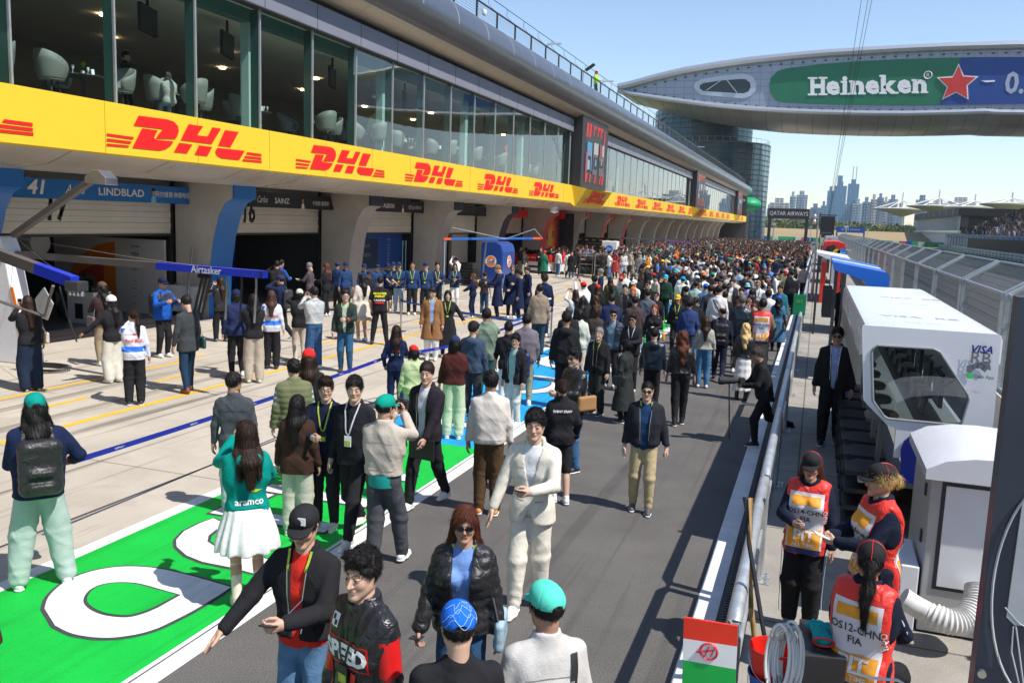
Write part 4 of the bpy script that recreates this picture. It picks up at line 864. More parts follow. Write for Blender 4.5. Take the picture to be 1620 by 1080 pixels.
    if lod<2:
        for i in(0,1):
            e=el[i]; s.F=s.F+(.004*np.sin(95*((X-e[0])+(Z-e[2])+.6*(Y-e[1])))*np.exp(-((X-e[0])**2+(Y-e[1])**2+(Z-e[2])**2)/.008)).astype(np.float32)
    if collar and top in('jacket','shirt','suit','coat','puffer') :
        c=ub((0,-.002,1.475)); rr=np.sqrt((X-c[0])**2+(Y-c[1]-.0)**2); ring_=np.maximum(np.abs(rr-.070-(.012 if top!='shirt' else 0)-(Z-c[2])*-.12)-.011,np.abs(Z-c[2]-.018)-.034); s.F=np.minimum(s.F,ring_.astype(np.float32))
    if hood: s.ell(ub((0,-.115,1.42)),(.12,.07,.085),.03); s.cut_ell(ub((0,-.06,1.53)),(.085,.06,.06),.02)
    s.inter((zh-Z)+0*X+0*Y if not lean else (zh-Z)*.9+0*X+0*Y)
    s.cut_ell(ub((0,.03,1.535)),(.064,.070,.075),.006)
    if open_ or top=='suit':
        P=(np.stack(np.broadcast_arrays(X,Y,Z),-1)-pel)@Tl+np.array([0,0,.93]); px_,py_,pz_=P[...,0],P[...,1],P[...,2]
        w0=(.055 if open_ is True else float(open_)) ; 
        half=np.where(pz_>1.05,w0*.25+(pz_-1.05)*.20,np.where(pz_<.95,w0*.25+(.95-pz_)*.35,w0*.25)) if top=='suit' else w0+.0*pz_+(pz_-1.15)*.06
        if top=='suit': half=np.maximum(half,.0)
        wedge=np.maximum(np.abs(px_-.0)-half,-(py_-.03)); s.F=np.maximum(s.F,(-wedge).astype(np.float32))
    if neckopen:
        P=(np.stack(np.broadcast_arrays(X,Y,Z),-1)-pel)@Tl+np.array([0,0,.93]); half=np.clip((P[...,2]-(1.5-neckopen))*.28,-.05,.2); wedge=np.maximum(np.abs(P[...,0])-half,-(P[...,1]-.03)); s.F=np.maximum(s.F,(-wedge).astype(np.float32))
    nm={'tee':'t_shirt','coat':'coat','puffer':'puffer_jacket','suit':'suit_jacket','dress':'dress'}.get(top,top)
    topo=mk(s,nm,tm,topcol)
    if top=='suit' or (open_ and lod<2):  # lapels / placket edges
        pass
    # helper to lay things on the garment surface
    def lay(x,z,sign,off): # body-frame x,z -> xyz on garment
        q=np.stack([x,np.zeros_like(x),z],1); Q0=np.array([ub(p) for p in q]); y,ok=s.surf_y(Q0[:,0],Q0[:,2],sign); y=np.where(ok,y,Q0[:,1]+sign*.12); return np.stack([Q0[:,0],y+sign*off,Q0[:,2]],1)
    def ribbon(path,sign,wd,m,name,parent,off=.006):
        p=np.array(path,float); n_=14; tt=np.linspace(0,len(p)-1,n_); x=np.interp(tt,range(len(p)),p[:,0]); z=np.interp(tt,range(len(p)),p[:,1]); dx=np.gradient(x);dz=np.gradient(z);L_=np.hypot(dx,dz); nx,nz=-dz/L_*wd/2,dx/L_*wd/2
        c=lay(x,z,sign,off); a=c.copy();b_=c.copy(); a[:,0]+=nx;a[:,2]+=nz;b_[:,0]-=nx;b_[:,2]-=nz; V_=np.empty((2*n_,3)); V_[0::2]=a;V_[1::2]=b_
        return mesh_obj(name,V_,[(2*j,2*j+1,2*j+3,2*j+2) for j in range(n_-1)],m,parent,smooth=True)
    if lod<2 and top in('jacket','shirt','puffer','suit','hoodie','sweater'):
        def seam(path,sg,wd=.005,k=.45,off=.0035):
            r_=ribbon(path,sg,wd,CLOTH['cotton'],'seam',topo,off); r_.color=(*[x*k+.004 for x in topcol],1)
        for sg in(1,-1):
            if not(open_ and sg>0) and top!='suit': seam([(-.15,zh+drop+.055),(0,zh+drop+.05),(.15,zh+drop+.055)],sg,.006)
        if top in('jacket','shirt'): seam([(-.14,1.305),(0,1.315),(.14,1.305)],-1)
        if top=='suit': seam([(0,zh+drop+.03),(0,1.2),(0,1.43)],-1); seam([(.05,1.0),(.12,1.01)],1,.008); seam([(-.05,1.0),(-.12,1.01)],1,.008); seam([(.06,1.28),(.11,1.285)],1,.008)
        if top in('jacket','puffer') and not vest:
            for x in(-1,1): seam([(x*.09,1.10),(x*.13,1.0)],1,.008)
            if open_: w_=(.055 if open_ is True else float(open_))+.012; [ribbon([(x*(w_-.005),1.0),(x*w_,1.2),(x*(w_+.015),1.4)],1,.007,STEEL if top=='jacket' else BLACK,'zip',topo,.003) for x in(-1,1)]
            else: ribbon([(0,zh+drop+.03),(0,1.2),(0,1.44)],1,.008,DARK,'zip',topo,.004)
        if top=='shirt': seam([(0,zh+drop+.03),(0,1.2),(0,1.44)],1,.02,.8)
    if lany:
        lm={'y':LAN1,'w':LAN2,'r':LANR,'k':PRK}[lany]; zb_=1.12
        l1=ribbon([(-.075,1.50),(-.065,1.42),(-.02,1.2),(0,zb_+.06)],1,.016,lm,'lanyard',root,.012); ribbon([(.075,1.50),(.065,1.42),(.02,1.2),(0,zb_+.06)],1,.016,lm,'lanyard_strap',l1,.013)
        p=lay(np.array([0.]),np.array([zb_]),1,.012)[0]; bb=MB().box(-.038,.038,-.004,.004,-.06,.05); bb.m=1; bb.box(-.032,.032,.0045,.006,-.05,.0); bb.build('pass_card',[PRK if lany!='w' else PRW,LAN1],l1,loc=tuple(p))
    for dcl in decals:
        kind,sgn=dcl[0],dcl[1]
        if kind=='text':
            _,_,txt,cx,cz,size,m,kw=dcl; V_,F_=textmesh(txt,size,maxe=.35,bold=kw.get('bold',0),shear=kw.get('shear',0)); V_=V_*np.array([kw.get('sx',1),1,1])
            if kw.get('bend'): V_[:,1]-=kw['bend']*V_[:,0]**2
            r_=kw.get('rot',0); 
            if r_: c_,s_=math.cos(r_),math.sin(r_); V_=np.stack([V_[:,0]*c_-V_[:,1]*s_,V_[:,0]*s_+V_[:,1]*c_,V_[:,2]],1)
            x=(-sgn)*V_[:,0]+cx; z=V_[:,1]+cz; mesh_obj('lettering',lay(x,z,sgn,kw.get('off',.007)),F_,m,topo)
        elif kind=='patch':
            _,_,poly,m,off=dcl; xs=[p[0] for p in poly];zs=[p[1] for p in poly]; b_=bmesh.new(); b_.faces.new([b_.verts.new((x,z,0)) for x,z in poly]); bmesh.ops.triangulate(b_,faces=b_.faces)
            for _ in range(6):
                es=[e for e in b_.edges if e.calc_length()>.035]
                if not es: break
                bmesh.ops.subdivide_edges(b_,edges=es,cuts=1); bmesh.ops.triangulate(b_,faces=b_.faces)
            b_.verts.index_update(); V_=np.array([v.co[:] for v in b_.verts]); F_=[[v.index for v in f.verts] for f in b_.faces]; b_.free(); mesh_obj('patch',lay(V_[:,0],V_[:,1],sgn,off),F_,m,topo,smooth=True)
    if vest: # marshal tabard over the jacket
        sv=SDF(s.org,hi,vox); torso(sv,t+.016,.05,wd=.012); X,Y,Z=sv.grid()
        for j in range(3): sv.cone(ub((-.08,0,.9-.05*j)),ub((.08,0,.9-.05*j)),.118+t,.118+t,.05)
        sv.cone(ub((-.12,0,1.41)),ub((.12,0,1.41)),.072+t,.072+t,.04); sv.inter((.80-drop-Z)+0*X+0*Y); sv.inter(np.abs(X)-.19+0*Y+0*Z); sv.cut_ell(ub((0,.02,1.53)),(.095,.09,.11),.01); sv.wrinkle(.004,2)
        vo=mk(sv,'tabard',CLOTH['nylon'],(.75,.045,.035)); _s=s; s=sv
        def patch(poly,m,off,sg):
            b_=bmesh.new(); b_.faces.new([b_.verts.new((x,z,0)) for x,z in poly]); bmesh.ops.triangulate(b_,faces=b_.faces)
            for _ in range(6):
                es=[e for e in b_.edges if e.calc_length()>.03]
                if not es: break
                bmesh.ops.subdivide_edges(b_,edges=es,cuts=1); bmesh.ops.triangulate(b_,faces=b_.faces)
            b_.verts.index_update(); V_=np.array([v.co[:] for v in b_.verts]); F_=[[v.index for v in f.verts] for f in b_.faces]; b_.free(); mesh_obj('patch',lay(V_[:,0],V_[:,1],sg,off),F_,m,vo,smooth=True)
        def tx(txt,cx,cz,size,m,sg,**k_):
            V_,F_=textmesh(txt,size,maxe=.35,bold=k_.get('bold',0),shear=k_.get('shear',0)); V_=V_*np.array([k_.get('sx',1),1,1])
            if k_.get('rot'): V_=np.stack([-V_[:,1]*k_['rot'],V_[:,0]*k_['rot'],V_[:,2]],1)
            mesh_obj('lettering',lay(-sg*V_[:,0]+cx,V_[:,1]+cz,sg,.0115),F_,m,vo)
        for sg in(1,-1):
            patch([(-.165,.86),(.165,.86),(.155,1.40),(-.155,1.40)],mat('tabard_white',(.70,.70,.76),.6,var=.06),.005,sg)
            patch([(-.13,1.29),(.13,1.29),(.13,1.37),(-.13,1.37)],mat('tabard_orange',(.85,.36,.03),.6,var=.2,vs_=25),.008,sg)
            patch([(-.15,.87),(.15,.87),(.15,1.05),(.05,1.06),(-.02,1.045),(-.15,1.055)],MATS['tabard_orange'],.008,sg); patch([(-.155,.81),(.155,.81),(.155,.865),(-.155,.865)],mat('tabard_navy',(.015,.03,.14),.6),.006,sg)
            if lod<3:
                tx(vest,0,1.22,.075,PRK,sg,bold=.01,sx=.9); tx('FIA' if 'PH' not in vest else 'PHOTO',0,1.14,.07,PRK,sg,bold=.01); tx('PIT',0,.985,.13,PRW,sg,bold=.03,sx=1.1); tx('ALL TIME',0,.90,.05,PRW,sg,bold=.01); tx('CHINA',sg*-.172,1.18,.045,PRW,sg,bold=.02,rot=-1); tx('Shanghai 2026',sg*.172,1.1,.032,PRW,sg,rot=1)
        for i in(0,1):
            for f0,A_,B_ in((.35,sh[i],el[i]),(.75,sh[i],el[i]),(.25,el[i],wr[i]),(.65,el[i],wr[i])):
                q=A_+(B_-A_)*f0; q2=A_+(B_-A_)*(f0+.22); o_=np.array([(-1,1)[i]*.052,-.012,0]); MB().bar(q+o_,q2+o_,.035,.006,up=(1,0,0)).build('sleeve_band',[mat('reflective_band',(.42,.55,.65),.4)],topo)
        if hat and lod<2:
            for a0 in(0,1): MB().tube([tuple(p_) for p_ in onhead(np.array([(.092*math.cos(a),(.112 if not a0 else .0)*math.cos(a)*0-.016+(.112*math.cos(a) if a0 else 0),.05+.096*math.sin(a)) if not a0 else (0,-.016+.113*math.cos(a),.05+.096*math.sin(a)) for a in np.linspace(-.1,3.24,20)]))],.0022,4).build('cap_piping',[mat('piping_red',(.8,.03,.02),.5)],root)
            MB().box(-.03,.03,-.002,.002,-.012,.012).build('cap_mark',[PRW],root,loc=tuple(onhead(np.array([[0,.093,.075]]))[0]))
        s=_s
    # ---- accessories
    if glasses:
        gl=MB(); 
        for x in(-1,1):
            P=[((x*.031+.026*math.cos(a)*(1 if glasses=='sun' else .9)),.103-.25*abs(x*.031+.026*math.cos(a))*.35,.002+.019*math.sin(a)) for a in np.linspace(0,2*math.pi,13)[:-1]]
            if glasses=='sun': gl.add(onhead(np.array(P)),[tuple(range(12))])
            P2=[p for p in onhead(np.array(P))]; gl.tube(P2+[P2[0]],.0018 if glasses!='sun' else .0028,4,False); gl.tube(list(onhead(np.array([(x*.056,.09,.006),(x*.079,.0,.006),(x*.080,-.02,-.004)]))),.0022,4)
        gl.tube(list(onhead(np.array([(-.008,.105,.006),(.008,.105,.006)]))),.002,4); gl.build('sunglasses' if glasses=='sun' else 'glasses',[LENS],root,fixn=False)
    def place_phone(i,m=BLACK):
        d=wr[i]-el[i]; d/=np.linalg.norm(d); c=wr[i]+d*.10+np.array([0,.012,.03]); o=MB().box(-.037,.037,-.005,.005,-.075,.075).build('held_phone',[m],None,bevel=.003)
        return o,c
    if phone:
        i,kind=phone; d=wr[i]-el[i]; d/=np.linalg.norm(d); c=wr[i]+d*.095
        if kind=='phone': o=MB().box(-.038,.038,-.005,.005,-.078,.078).build('phone',[BLACK],None,bevel=.003); cat_,lb='phone','dark phone held by the '+label
        elif kind=='wphone': o=MB().box(-.038,.038,-.005,.005,-.078,.078).build('phone',[PRW],None,bevel=.003); cat_,lb='phone','white phone held by the '+label
        else:
            m=MB().box(-.065,.065,-.03,.03,-.045,.045); m.tube([(0,.03,0),(0,.12,0)],.036,10); m.box(-.02,.02,-.02,.02,.045,.065); o=m.build('camera_body',[BLACK],None,bevel=.004); o.name='camera_held'; cat_,lb='camera','black camera held by the '+label
        W=rotz(R_(yaw)); pos=W@(c*S)+np.array(loc); o.location=tuple(pos+np.array([0,0,.03 if 'low' not in str((larm,rarm)[i]) else .02])); o.rotation_euler=(R_(-70) if ('low' in str((larm,rarm)[i]) or not isinstance((larm,rarm)[i],str)) else 0,0,R_(yaw)); ws=lb.split(); tag(o,' '.join(ws[:16]),cat_)
    if bag:
        kind,c_=bag[0],bag[1]; s=topo_s=s
        if kind=='backpack':
            sb=SDF((-.24,-.50,.85),(.24,-.02,1.55),max(.009,vox*.8)); y0=lay(np.array([0.]),np.array([1.2]),-1,0)[0][1]
            for z in(.98,1.07,1.16,1.25,1.33): sb.cone(ub((-.10,y0-.07,z)),ub((.10,y0-.07,z)),.078,.078,.03)
            sb.cone(ub((-.07,y0-.15,1.0)),ub((.07,y0-.15,1.0)),.035,.035,.02).cone(ub((-.07,y0-.15,1.12)),ub((.07,y0-.15,1.12)),.035,.035,.03); sb.wrinkle(.0008,2)
            V_,Q_=sb.mesh(); bo=mesh_obj('backpack',V_,Q_,CLOTH['nylon'],None,smooth=True); bo.color=(*c_,1); bo.location=loc; bo.rotation_euler=(0,0,R_(yaw)); bo.scale=(S,S,S); tag(bo,' '.join(('dark backpack worn by the '+label).split()[:16]),'backpack')
            for x in(-.11,.11): 
                r_=ribbon([(x*.9,1.02),(x*1.1,1.2),(x,1.38),(x*.85,1.47)],-1,.045,CLOTH['nylon'],'strap',bo,.012); r_.color=(*c_,1)
                r_=ribbon([(x*.85,1.47),(x*1.05,1.38),(x*1.25,1.2),(x*1.45,1.1)],1,.04,CLOTH['nylon'],'strap',bo,.012); r_.color=(*c_,1)
        elif kind in('shoulder','cross'):
            sd=bag[2] if len(bag)>2 else 1; bz=bag[3] if len(bag)>3 else .95; w_=bag[4] if len(bag)>4 else .14
            sb=SDF((-.6,-.5,bz-.3),(.6,.5,bz+.3),.011); c0=np.array([sd*.27,-.02,bz]); [sb.cone(c0+np.array([0,-w_*.75,dz]),c0+np.array([0,w_*.75,dz]),.034,.034,.02) for dz in(.05,.01,-.03,-.07,-.10)]; V_,Q_=sb.mesh(); bo=mesh_obj('handbag',V_,Q_,CLOTH[bag[5] if len(bag)>5 else 'leather'],None,smooth=True); bo.color=(*c_,1); bo.location=loc; bo.rotation_euler=(0,0,R_(yaw)); bo.scale=(S,S,S); tag(bo,' '.join(('shoulder bag of the '+label).split()[:16]),'bag')
            for yy in(-.05,.05): MB().tube([c0+np.array([0,w_*.7*np.sign(yy),.05]),ub((sd*.20,yy,1.2)),ub((sd*.13,yy*1.5,1.40)),ub((sd*.12,0,1.485))],.006,5).build('strap',[DARK if max(c_)<.4 else STEEL],bo)
    if extra: extra(root,dict(ub=ub,lay=lay,wr=wr,el=el,S=S,onhead=onhead,topo=topo,ribbon=ribbon))
    return root
# ======================= PEOPLE IN THE PIT LANE =======================
K=(.018,.018,.021);K2=(.035,.035,.04);NV=(.010,.018,.055);NV2=(.02,.03,.09);W_=(.70,.70,.69);CR=(.62,.57,.48);BRN=(.075,.038,.025);TAN=(.40,.30,.20);OLV=(.14,.14,.07);GYD=(.075,.08,.09);GY=(.22,.22,.24);DGR=(.02,.045,.035)
DEN=(.07,.16,.32);LDN=(.28,.40,.50);DDN=(.02,.045,.09);MAR=(.11,.025,.022);KHA=(.45,.36,.21);TEAL=(.0,.24,.20);RB=(.01,.10,.50);REDC=(.65,.02,.02);AUB=(.10,.028,.014);BLK=(.010,.009,.009);DKB=(.03,.015,.01);GRH=(.20,.20,.20);BLO=(.60,.42,.18)
PLACED=[]
def hgt(P,ytop,x_):
    lo,hi=0,4
    for _ in range(40):
        m=(lo+hi)/2
        if proj((P[0],P[1],P[2]+m))[1]>ytop: lo=m
        else: hi=m
    return lo
def P(label,head,feet=None,h=1.75,va=180,z=0.0,**kw):
    if feet: p=g(*feet,z); h=min(1.93,max(1.52,hgt(p,head[1],head[0])))
    else: q=g(head[0],head[1],z+h); p=(q[0],q[1],z)
    d=math.hypot(p[0],p[1]); lod=kw.pop('lod',0 if d<8.5 else 1 if d<17 else 2 if d<32 else 3)
    yaw=va+math.degrees(math.atan2(-p[0],p[1])); PLACED.append((p[0],p[1])); kw.setdefault('skin',len(PLACED)%4)
    return person(label,loc=p,h=h,yaw=yaw,lod=lod,**kw)
J='jacket'
# --- foreground ---
def speed_extra(root,c): pass
P('man in black cap, open black jacket over red shirt, phone in hand',(484,790),h=1.80,va=150,hat='cap',hatcol=K,top=J,open_=.038,inner=(.60,.03,.02),topcol=K,bot='jeans',botcol=(.10,.20,.34),botfab='denim',lany='y',rarm=((.40,.28,1.02),(.3,-1,-.2),'open'),larm='phonelow',phone=(0,'phone'),headyaw=12,headpitch=-8,hem=.95,extra=lambda root,c:MB().box(-.025,.025,-.003,.003,-.02,.025).build('cap_badge',[PRW],root,loc=tuple(c['onhead'](np.array([[-.02,.098,.085]]))[0])))
P('young man in black and red racing jacket reading SPEED',(578,864),h=1.80,va=128,hair='spiky',top=J,fab='leather',topcol=K,bot='jeans',headyaw=15,lany='k',skin=3,
  decals=[('patch',1,[(-.17,1.16),(.17,1.16),(.16,1.30),(-.16,1.30)],mat('jacket_red',(.6,.01,.01),.4),.004),('patch',1,[(-.16,1.17),(.16,1.17),(.15,1.29),(-.15,1.29)],mat('jacket_black',(.012,.012,.014),.35),.006),('text',1,'SPEED',0,1.23,.122,PRW,dict(bold=.05,sx=.98,off=.009)),('patch',1,[(.08,1.34),(.14,1.34),(.14,1.41),(.08,1.41)],PRW,.007),('patch',1,[(.09,1.35),(.11,1.35),(.11,1.375),(.09,1.375)],PRK,.009),('patch',1,[(.11,1.375),(.13,1.375),(.13,1.40),(.11,1.40)],PRK,.009),('patch',1,[(-.06,.93),(-.03,.93),(-.05,1.14),(-.09,1.14)],MATS['jacket_red'],.006),('patch',1,[(.12,.92),(.17,.92),(.17,1.14),(.12,1.14)],MATS['jacket_red'],.006)],
  extra=lambda root,c:[ (lambda s_:[s_.build('red_sleeve',[MATS['jacket_red']],root,smooth=True)])(MB().tube([tuple(c['el'][i]+(c['ub']((( -1,1)[i]*.172,0,1.398))-c['el'][i])*f) for f in(.75,.5,.2,0)]+[tuple(c['el'][i]+(c['wr'][i]-c['el'][i])*.45)],[.067,.066,.064,.062,.055],14)) for i in(0,1)])
P('man seen from behind in bright blue patterned cap and black T-shirt',(727,947),h=1.74,va=8,hat='cap',hatcol=(.01,.13,.62),hair='short',top='tee',topcol=K,short=True,bot='jeans',lany='y',headpitch=-6,
  extra=lambda root,c:[MB().tube([tuple(q) for q in c['onhead'](np.array([( .091*math.cos(a+o_)*math.cos(e_+.25*math.sin(5*a)),-.016+.111*math.sin(a+o_)*math.cos(e_+.25*math.sin(5*a)),.05+.095*math.sin(e_+.25*math.sin(5*a))) for a in np.linspace(-2.8,.4,26)]))],.0014,4).build('cap_line',[mat('cap_line_pale',(.35,.55,.8),.6)],root) for o_,e_ in((0,.35),(.5,.7),(-.3,.95),(.2,.12),(.7,1.2))])
P('man from behind in mint green cap and light grey shirt with black strap',(868,915),h=1.76,va=20,hat='cap',hatcol=(.09,.62,.46),top='shirt',fab='wool',topcol=(.52,.50,.48),bot='trousers',headyaw=12,fat=.02,skin=2,
  decals=[('patch',-1,[(.085,.9),(.125,.9),(.15,1.42),(.11,1.42)],mat('strap_black',(.02,.02,.022),.5),.008),('text',-1,'BASE BREAD',.117,1.2,.032,mat('strap_print',(.4,.4,.4),.5),dict(rot=-1.5,off=.011)),('patch',-1,[(-.17,1.22),(.17,1.22),(.17,1.226),(-.17,1.226)],mat('seam_grey',(.36,.35,.33),.8),.004)])
P('smiling woman in sunglasses and glossy black puffer jacket over light blue sweater',(737,795),h=1.70,va=172,sex='f',hair='long',haircol=AUB,top='puffer',fab='nylon',topcol=K,open_=.055,inner=(.17,.30,.62),glasses='sun',lany='y',bot='jeans',botcol=(.03,.08,.17),botfab='denim',rarm=((.27,.14,.92),(.3,-1,-.2),'hold'),phone=(1,'phone'),bag=('shoulder',(.30,.42,.50),-1,.90,.17,'denim'),skin=0,headyaw=8,hem=.88)
P('man in cream white suit looking down the lane, phone in left hand',(838,645),(836,962),va=165,top='suit',topcol=(.68,.64,.55),fab='wool',botcol=(.68,.64,.55),wide=.012,inner=(.65,.65,.68),lany='y',hair='short2',larm='phonelow',phone=(0,'phone'),rarm=((.33,.16,.84),(.3,-1,-.2),'open'),shoe=W_,headyaw=8,legs=((-.08,-.06,0),(.09,.18,0)),skin=3,hem=.80)
P('man in sunglasses, dark zip jacket, blue denim shirt and khaki trousers',(1015,600),(1013,808),va=178,top=J,topcol=(.022,.022,.03),open_=.05,inner=(.012,.045,.11),botcol=KHA,lany='y',glasses='sun',hair='buzz',shoe=GYD,fat=.02,hem=.92,legs=((-.10,.10,0),(.11,-.04,0)),larm=((.30,.02,.84),(.3,-1,0),'fist'))
P('woman from behind in green team hoodie and white skirt, phone raised',(405,662),(392,955),va=10,sex='f',top='hoodie',topcol=TEAL,hood=True,hair='long',haircol=DKB,bot='skirt',botcol=W_,larm='phone',phone=(0,'phone'),rarm='rail',boots=.8,shoe=(.62,.56,.45),legs=((-.10,.02,0),(.13,.16,0)),hem=.92,
  decals=[('text',-1,'aramco',0.0,1.035,.085,PRW,dict(bold=.02,off=.008)),('patch',-1,[(.0,1.13),(.05,1.15),(.12,1.14),(.06,1.12)],mat('wing_yellow',(.6,.65,.02),.5),.007)])
P('man with black backpack over navy team jacket and teal cap',(46,617),(68,925),va=5,hat='cap',hatcol=TEAL,hair='longwave',haircol=BLK,top=J,topcol=NV,botcol=(.36,.46,.42),wide=.055,bag=('backpack',(.02,.02,.022)),larm='front',rarm=((.3,.22,1.08),(.6,-1,-.2),'fist'),legs='wide',fat=.03,
  decals=[('patch',-1,[(-.06,1.335),(-.02,1.36),(.03,1.365),(.07,1.345),(.04,1.325),(-.03,1.32)],mat('bull_orange',(.85,.30,.02),.5),.006),('text',-1,'Red Bull',0,1.29,.075,DRED,dict(bold=.03,off=.008))])
P('man from behind in charcoal grey denim overshirt and pale baggy jeans',(384,588),(372,810),va=-8,top='shirt',topcol=(.065,.072,.085),fab='denim',hair='short',botcol=(.34,.43,.45),wide=.05,botfab='denim',hem=.84,headyaw=-35,glasses='thin',legs='together')
P('man from behind in olive quilted vest with pale blue sleeves',(458,567),(465,775),va=12,top='puffer',topcol=(.15,.16,.085),hair='short',botcol=K,
  extra=lambda root,c:[MB().tube([tuple(c['ub']((x*.172,0,1.385))),tuple(c['el'][(x+1)//2]),tuple(c['wr'][(x+1)//2])],[.072,.062,.046],14).build('sleeve',[mat('sleeve_blue_white',(.42,.54,.56),.6,folds=.6)],root,smooth=True) for x in(-1,1)])
P('woman in red cap with very long brown hair, seen from behind',(486,548),(488,760),va=0,sex='f',hat='cap',hatcol=REDC,hair='long',haircol=DKB,top='sweater',topcol=K)
P('woman from behind in dark brown sweater with long black hair',(459,622),(470,845),va=-15,sex='f',hair='long',haircol=BLK,top='sweater',topcol=(.045,.022,.016),botcol=(.45,.46,.38),wide=.04,hem=.80)
P('man in glasses and navy crew sweater with a pass on his chest',(510,595),(515,835),va=165,top='sweater',topcol=(.010,.014,.035),hair='spiky',haircol=DKB,glasses='thin',lany='y',rarm='phonelow',botcol=K,fat=.02,skin=3,headyaw=15,shoe=(.65,.65,.55))
P('man in plain black polo and lanyard facing left beside the glasses man',(562,588),(560,850),va=150,top='shirt',topcol=(.016,.016,.02),hair='short2',lany='w',fat=.03,headyaw=25,botcol=K,legs='walk',shoe=(.6,.6,.5),skin=3)
P('man from behind in bright green cap and beige jacket taking a photograph',(603,620),(605,895),va=-25,hat='cap',hatcol=(.0,.27,.20),top=J,topcol=(.45,.40,.34),hem=.98,larm='phone',rarm='phone',phone=(0,'camera'),botcol=(.07,.075,.085),botfab='denim',bot='jeans',wide=.02,legs=((-.08,-.05,0),(.13,.22,0)),headyaw=-20,fat=.01,
  decals=[],extra=lambda root,c:[MB().lathe([(.150,.86),(.158,.92),(.155,.99)],(0,0,0),20).build('undershirt_hem',[mat('teal_hem',(.0,.26,.24),.8)],root,smooth=True)])
P('man in black track jacket over white shirt walking with a black folder',(668,571),(672,803),va=145,top=J,topcol=(.022,.018,.024),open_=.05,inner=(.62,.64,.66),hair='short',haircol=DKB,botcol=K,legs=((-.08,-.30,.05),(.10,.22,0)),skin=3,headyaw=20,larm=((.14,.22,.92),(.6,-1,-.2),'relax'),
  extra=lambda root,c:MB().box(-.25,.10,.19,.21,.66,.90).build('folder',[BLACK],root))
P('man from behind in cream white sweatshirt and brown trousers',(765,586),(770,812),va=-3,top='sweater',topcol=(.58,.54,.49),hair='short2',haircol=BLK,botcol=(.085,.05,.025),wide=.02,shoe=(.6,.25,.05),lany='y',fat=.025,hem=.90)
P('woman from behind with hair in a bun, black staff jacket and shorts',(868,598),(882,792),va=8,sex='f',hair='bun',haircol=DKB,top=J,topcol=K,bot='shorts',botcol=K,shoe=W_,larm='down',rarm='pocket',legs=((-.05,.0,0),(.10,-.12,0)),decals=[('text',-1,'EVENT STAFF',.0,1.33,.045,PRW,dict(bold=.02))])
P('man in sunglasses and shiny black leather jacket with tan woven bag',(893,550),(902,745),va=130,top=J,fab='leather',topcol=K,hair='spiky',glasses='sun',bot='jeans',botcol=(.06,.15,.30),botfab='denim',shoe=K,bag=('shoulder',(.36,.20,.09),-1,1.06,.17,'knit'),wide=.02,skin=3,larm='phonelow',headyaw=10)
P('man in glasses, open black parka over mint shirt and white trousers',(822,527),(812,672),va=140,top=J,topcol=K,open_=.08,inner=(.30,.50,.45),hair='short2',glasses='thin',botcol=(.60,.64,.58),lany='w',headyaw=25,skin=3,hem=.82,hood=True,bag=('backpack',NV2))
P('woman in navy racing team shirt with long brown hair beside the tape barrier post',(629,513),(625,650),va=-2,sex='f',top='shirt',topcol=NV,hair='long',haircol=DKB,botcol=NV,larm='pocket',rarm='phonelow',shoe=K,decals=[('text',-1,'Mobil 1',0,1.18,.06,PRW,dict(bold=.03)),('text',-1,'Red Bull',0,1.25,.045,DRED,dict(bold=.02))])
P('child in red cap and pale lime jacket behind the track jacket man',(650,566),(652,690),va=15,sex='f',hat='cap',hatcol=REDC,top=J,topcol=(.45,.52,.30),botcol=(.5,.5,.45),hair='bob')
P('person in maroon cable sweater and navy cap with pale green trousers',(722,528),(716,693),va=-2,sex='f',hat='cap',hatcol=NV2,hair='bob',top='sweater',fab='knit',topcol=(.075,.022,.02),botcol=(.52,.60,.42),wide=.05,hem=.95,rarm='phonelow')
P('man from behind in slate blue hoodie',(741,508),(745,660),va=-20,top='hoodie',topcol=(.045,.07,.11),hood=True,hair='short2',botcol=K2,headyaw=-25)
P('man from behind in sage green jacket',(763,487),(765,640),va=-3,top=J,topcol=(.17,.23,.17),hair='short',botcol=(.02,.09,.08),rarm='phone',wide=.02)
P('man from behind in mauve grey sweatshirt',(823,496),(828,640),va=0,top='sweater',topcol=(.16,.14,.17),hair='short',fat=.03,botcol=(.25,.27,.2))
P('man with close black hair and black shirt in front of the mauve sweatshirt',(813,508),(800,650),va=-12,top='shirt',topcol=K,hair='short',botcol=W_,slx=.7)
P('man in long brown trench coat and white trousers looking down',(683,453),(682,570),va=178,top='coat',topcol=(.24,.12,.05),hem=.52,open_=.04,inner=(.25,.32,.5),botcol=W_,hair='short2',headpitch=-18,headyaw=-15,lany='y',shoe=W_,wide=.02,skin=3)
P('smiling woman in black dress with beige jacket over her shoulder',(704,458),(706,565),va=180,sex='f',top='coat',topcol=K,hem=.3,hair='bob',haircol=BLK,botcol=K,lany='y',larm=((.42,.05,1.0),(.3,-1,-.2),'relax'),skin=3)
P('man from behind in tan fleece jacket and dark teal trousers by the tape',(848,449),(850,560),va=5,top=J,topcol=(.27,.21,.15),botcol=(.02,.05,.075),hair='short2',haircol=BLK,shoe=K,hem=.78,larm=((.3,.05,.8),(.3,-1,0),'relax'))
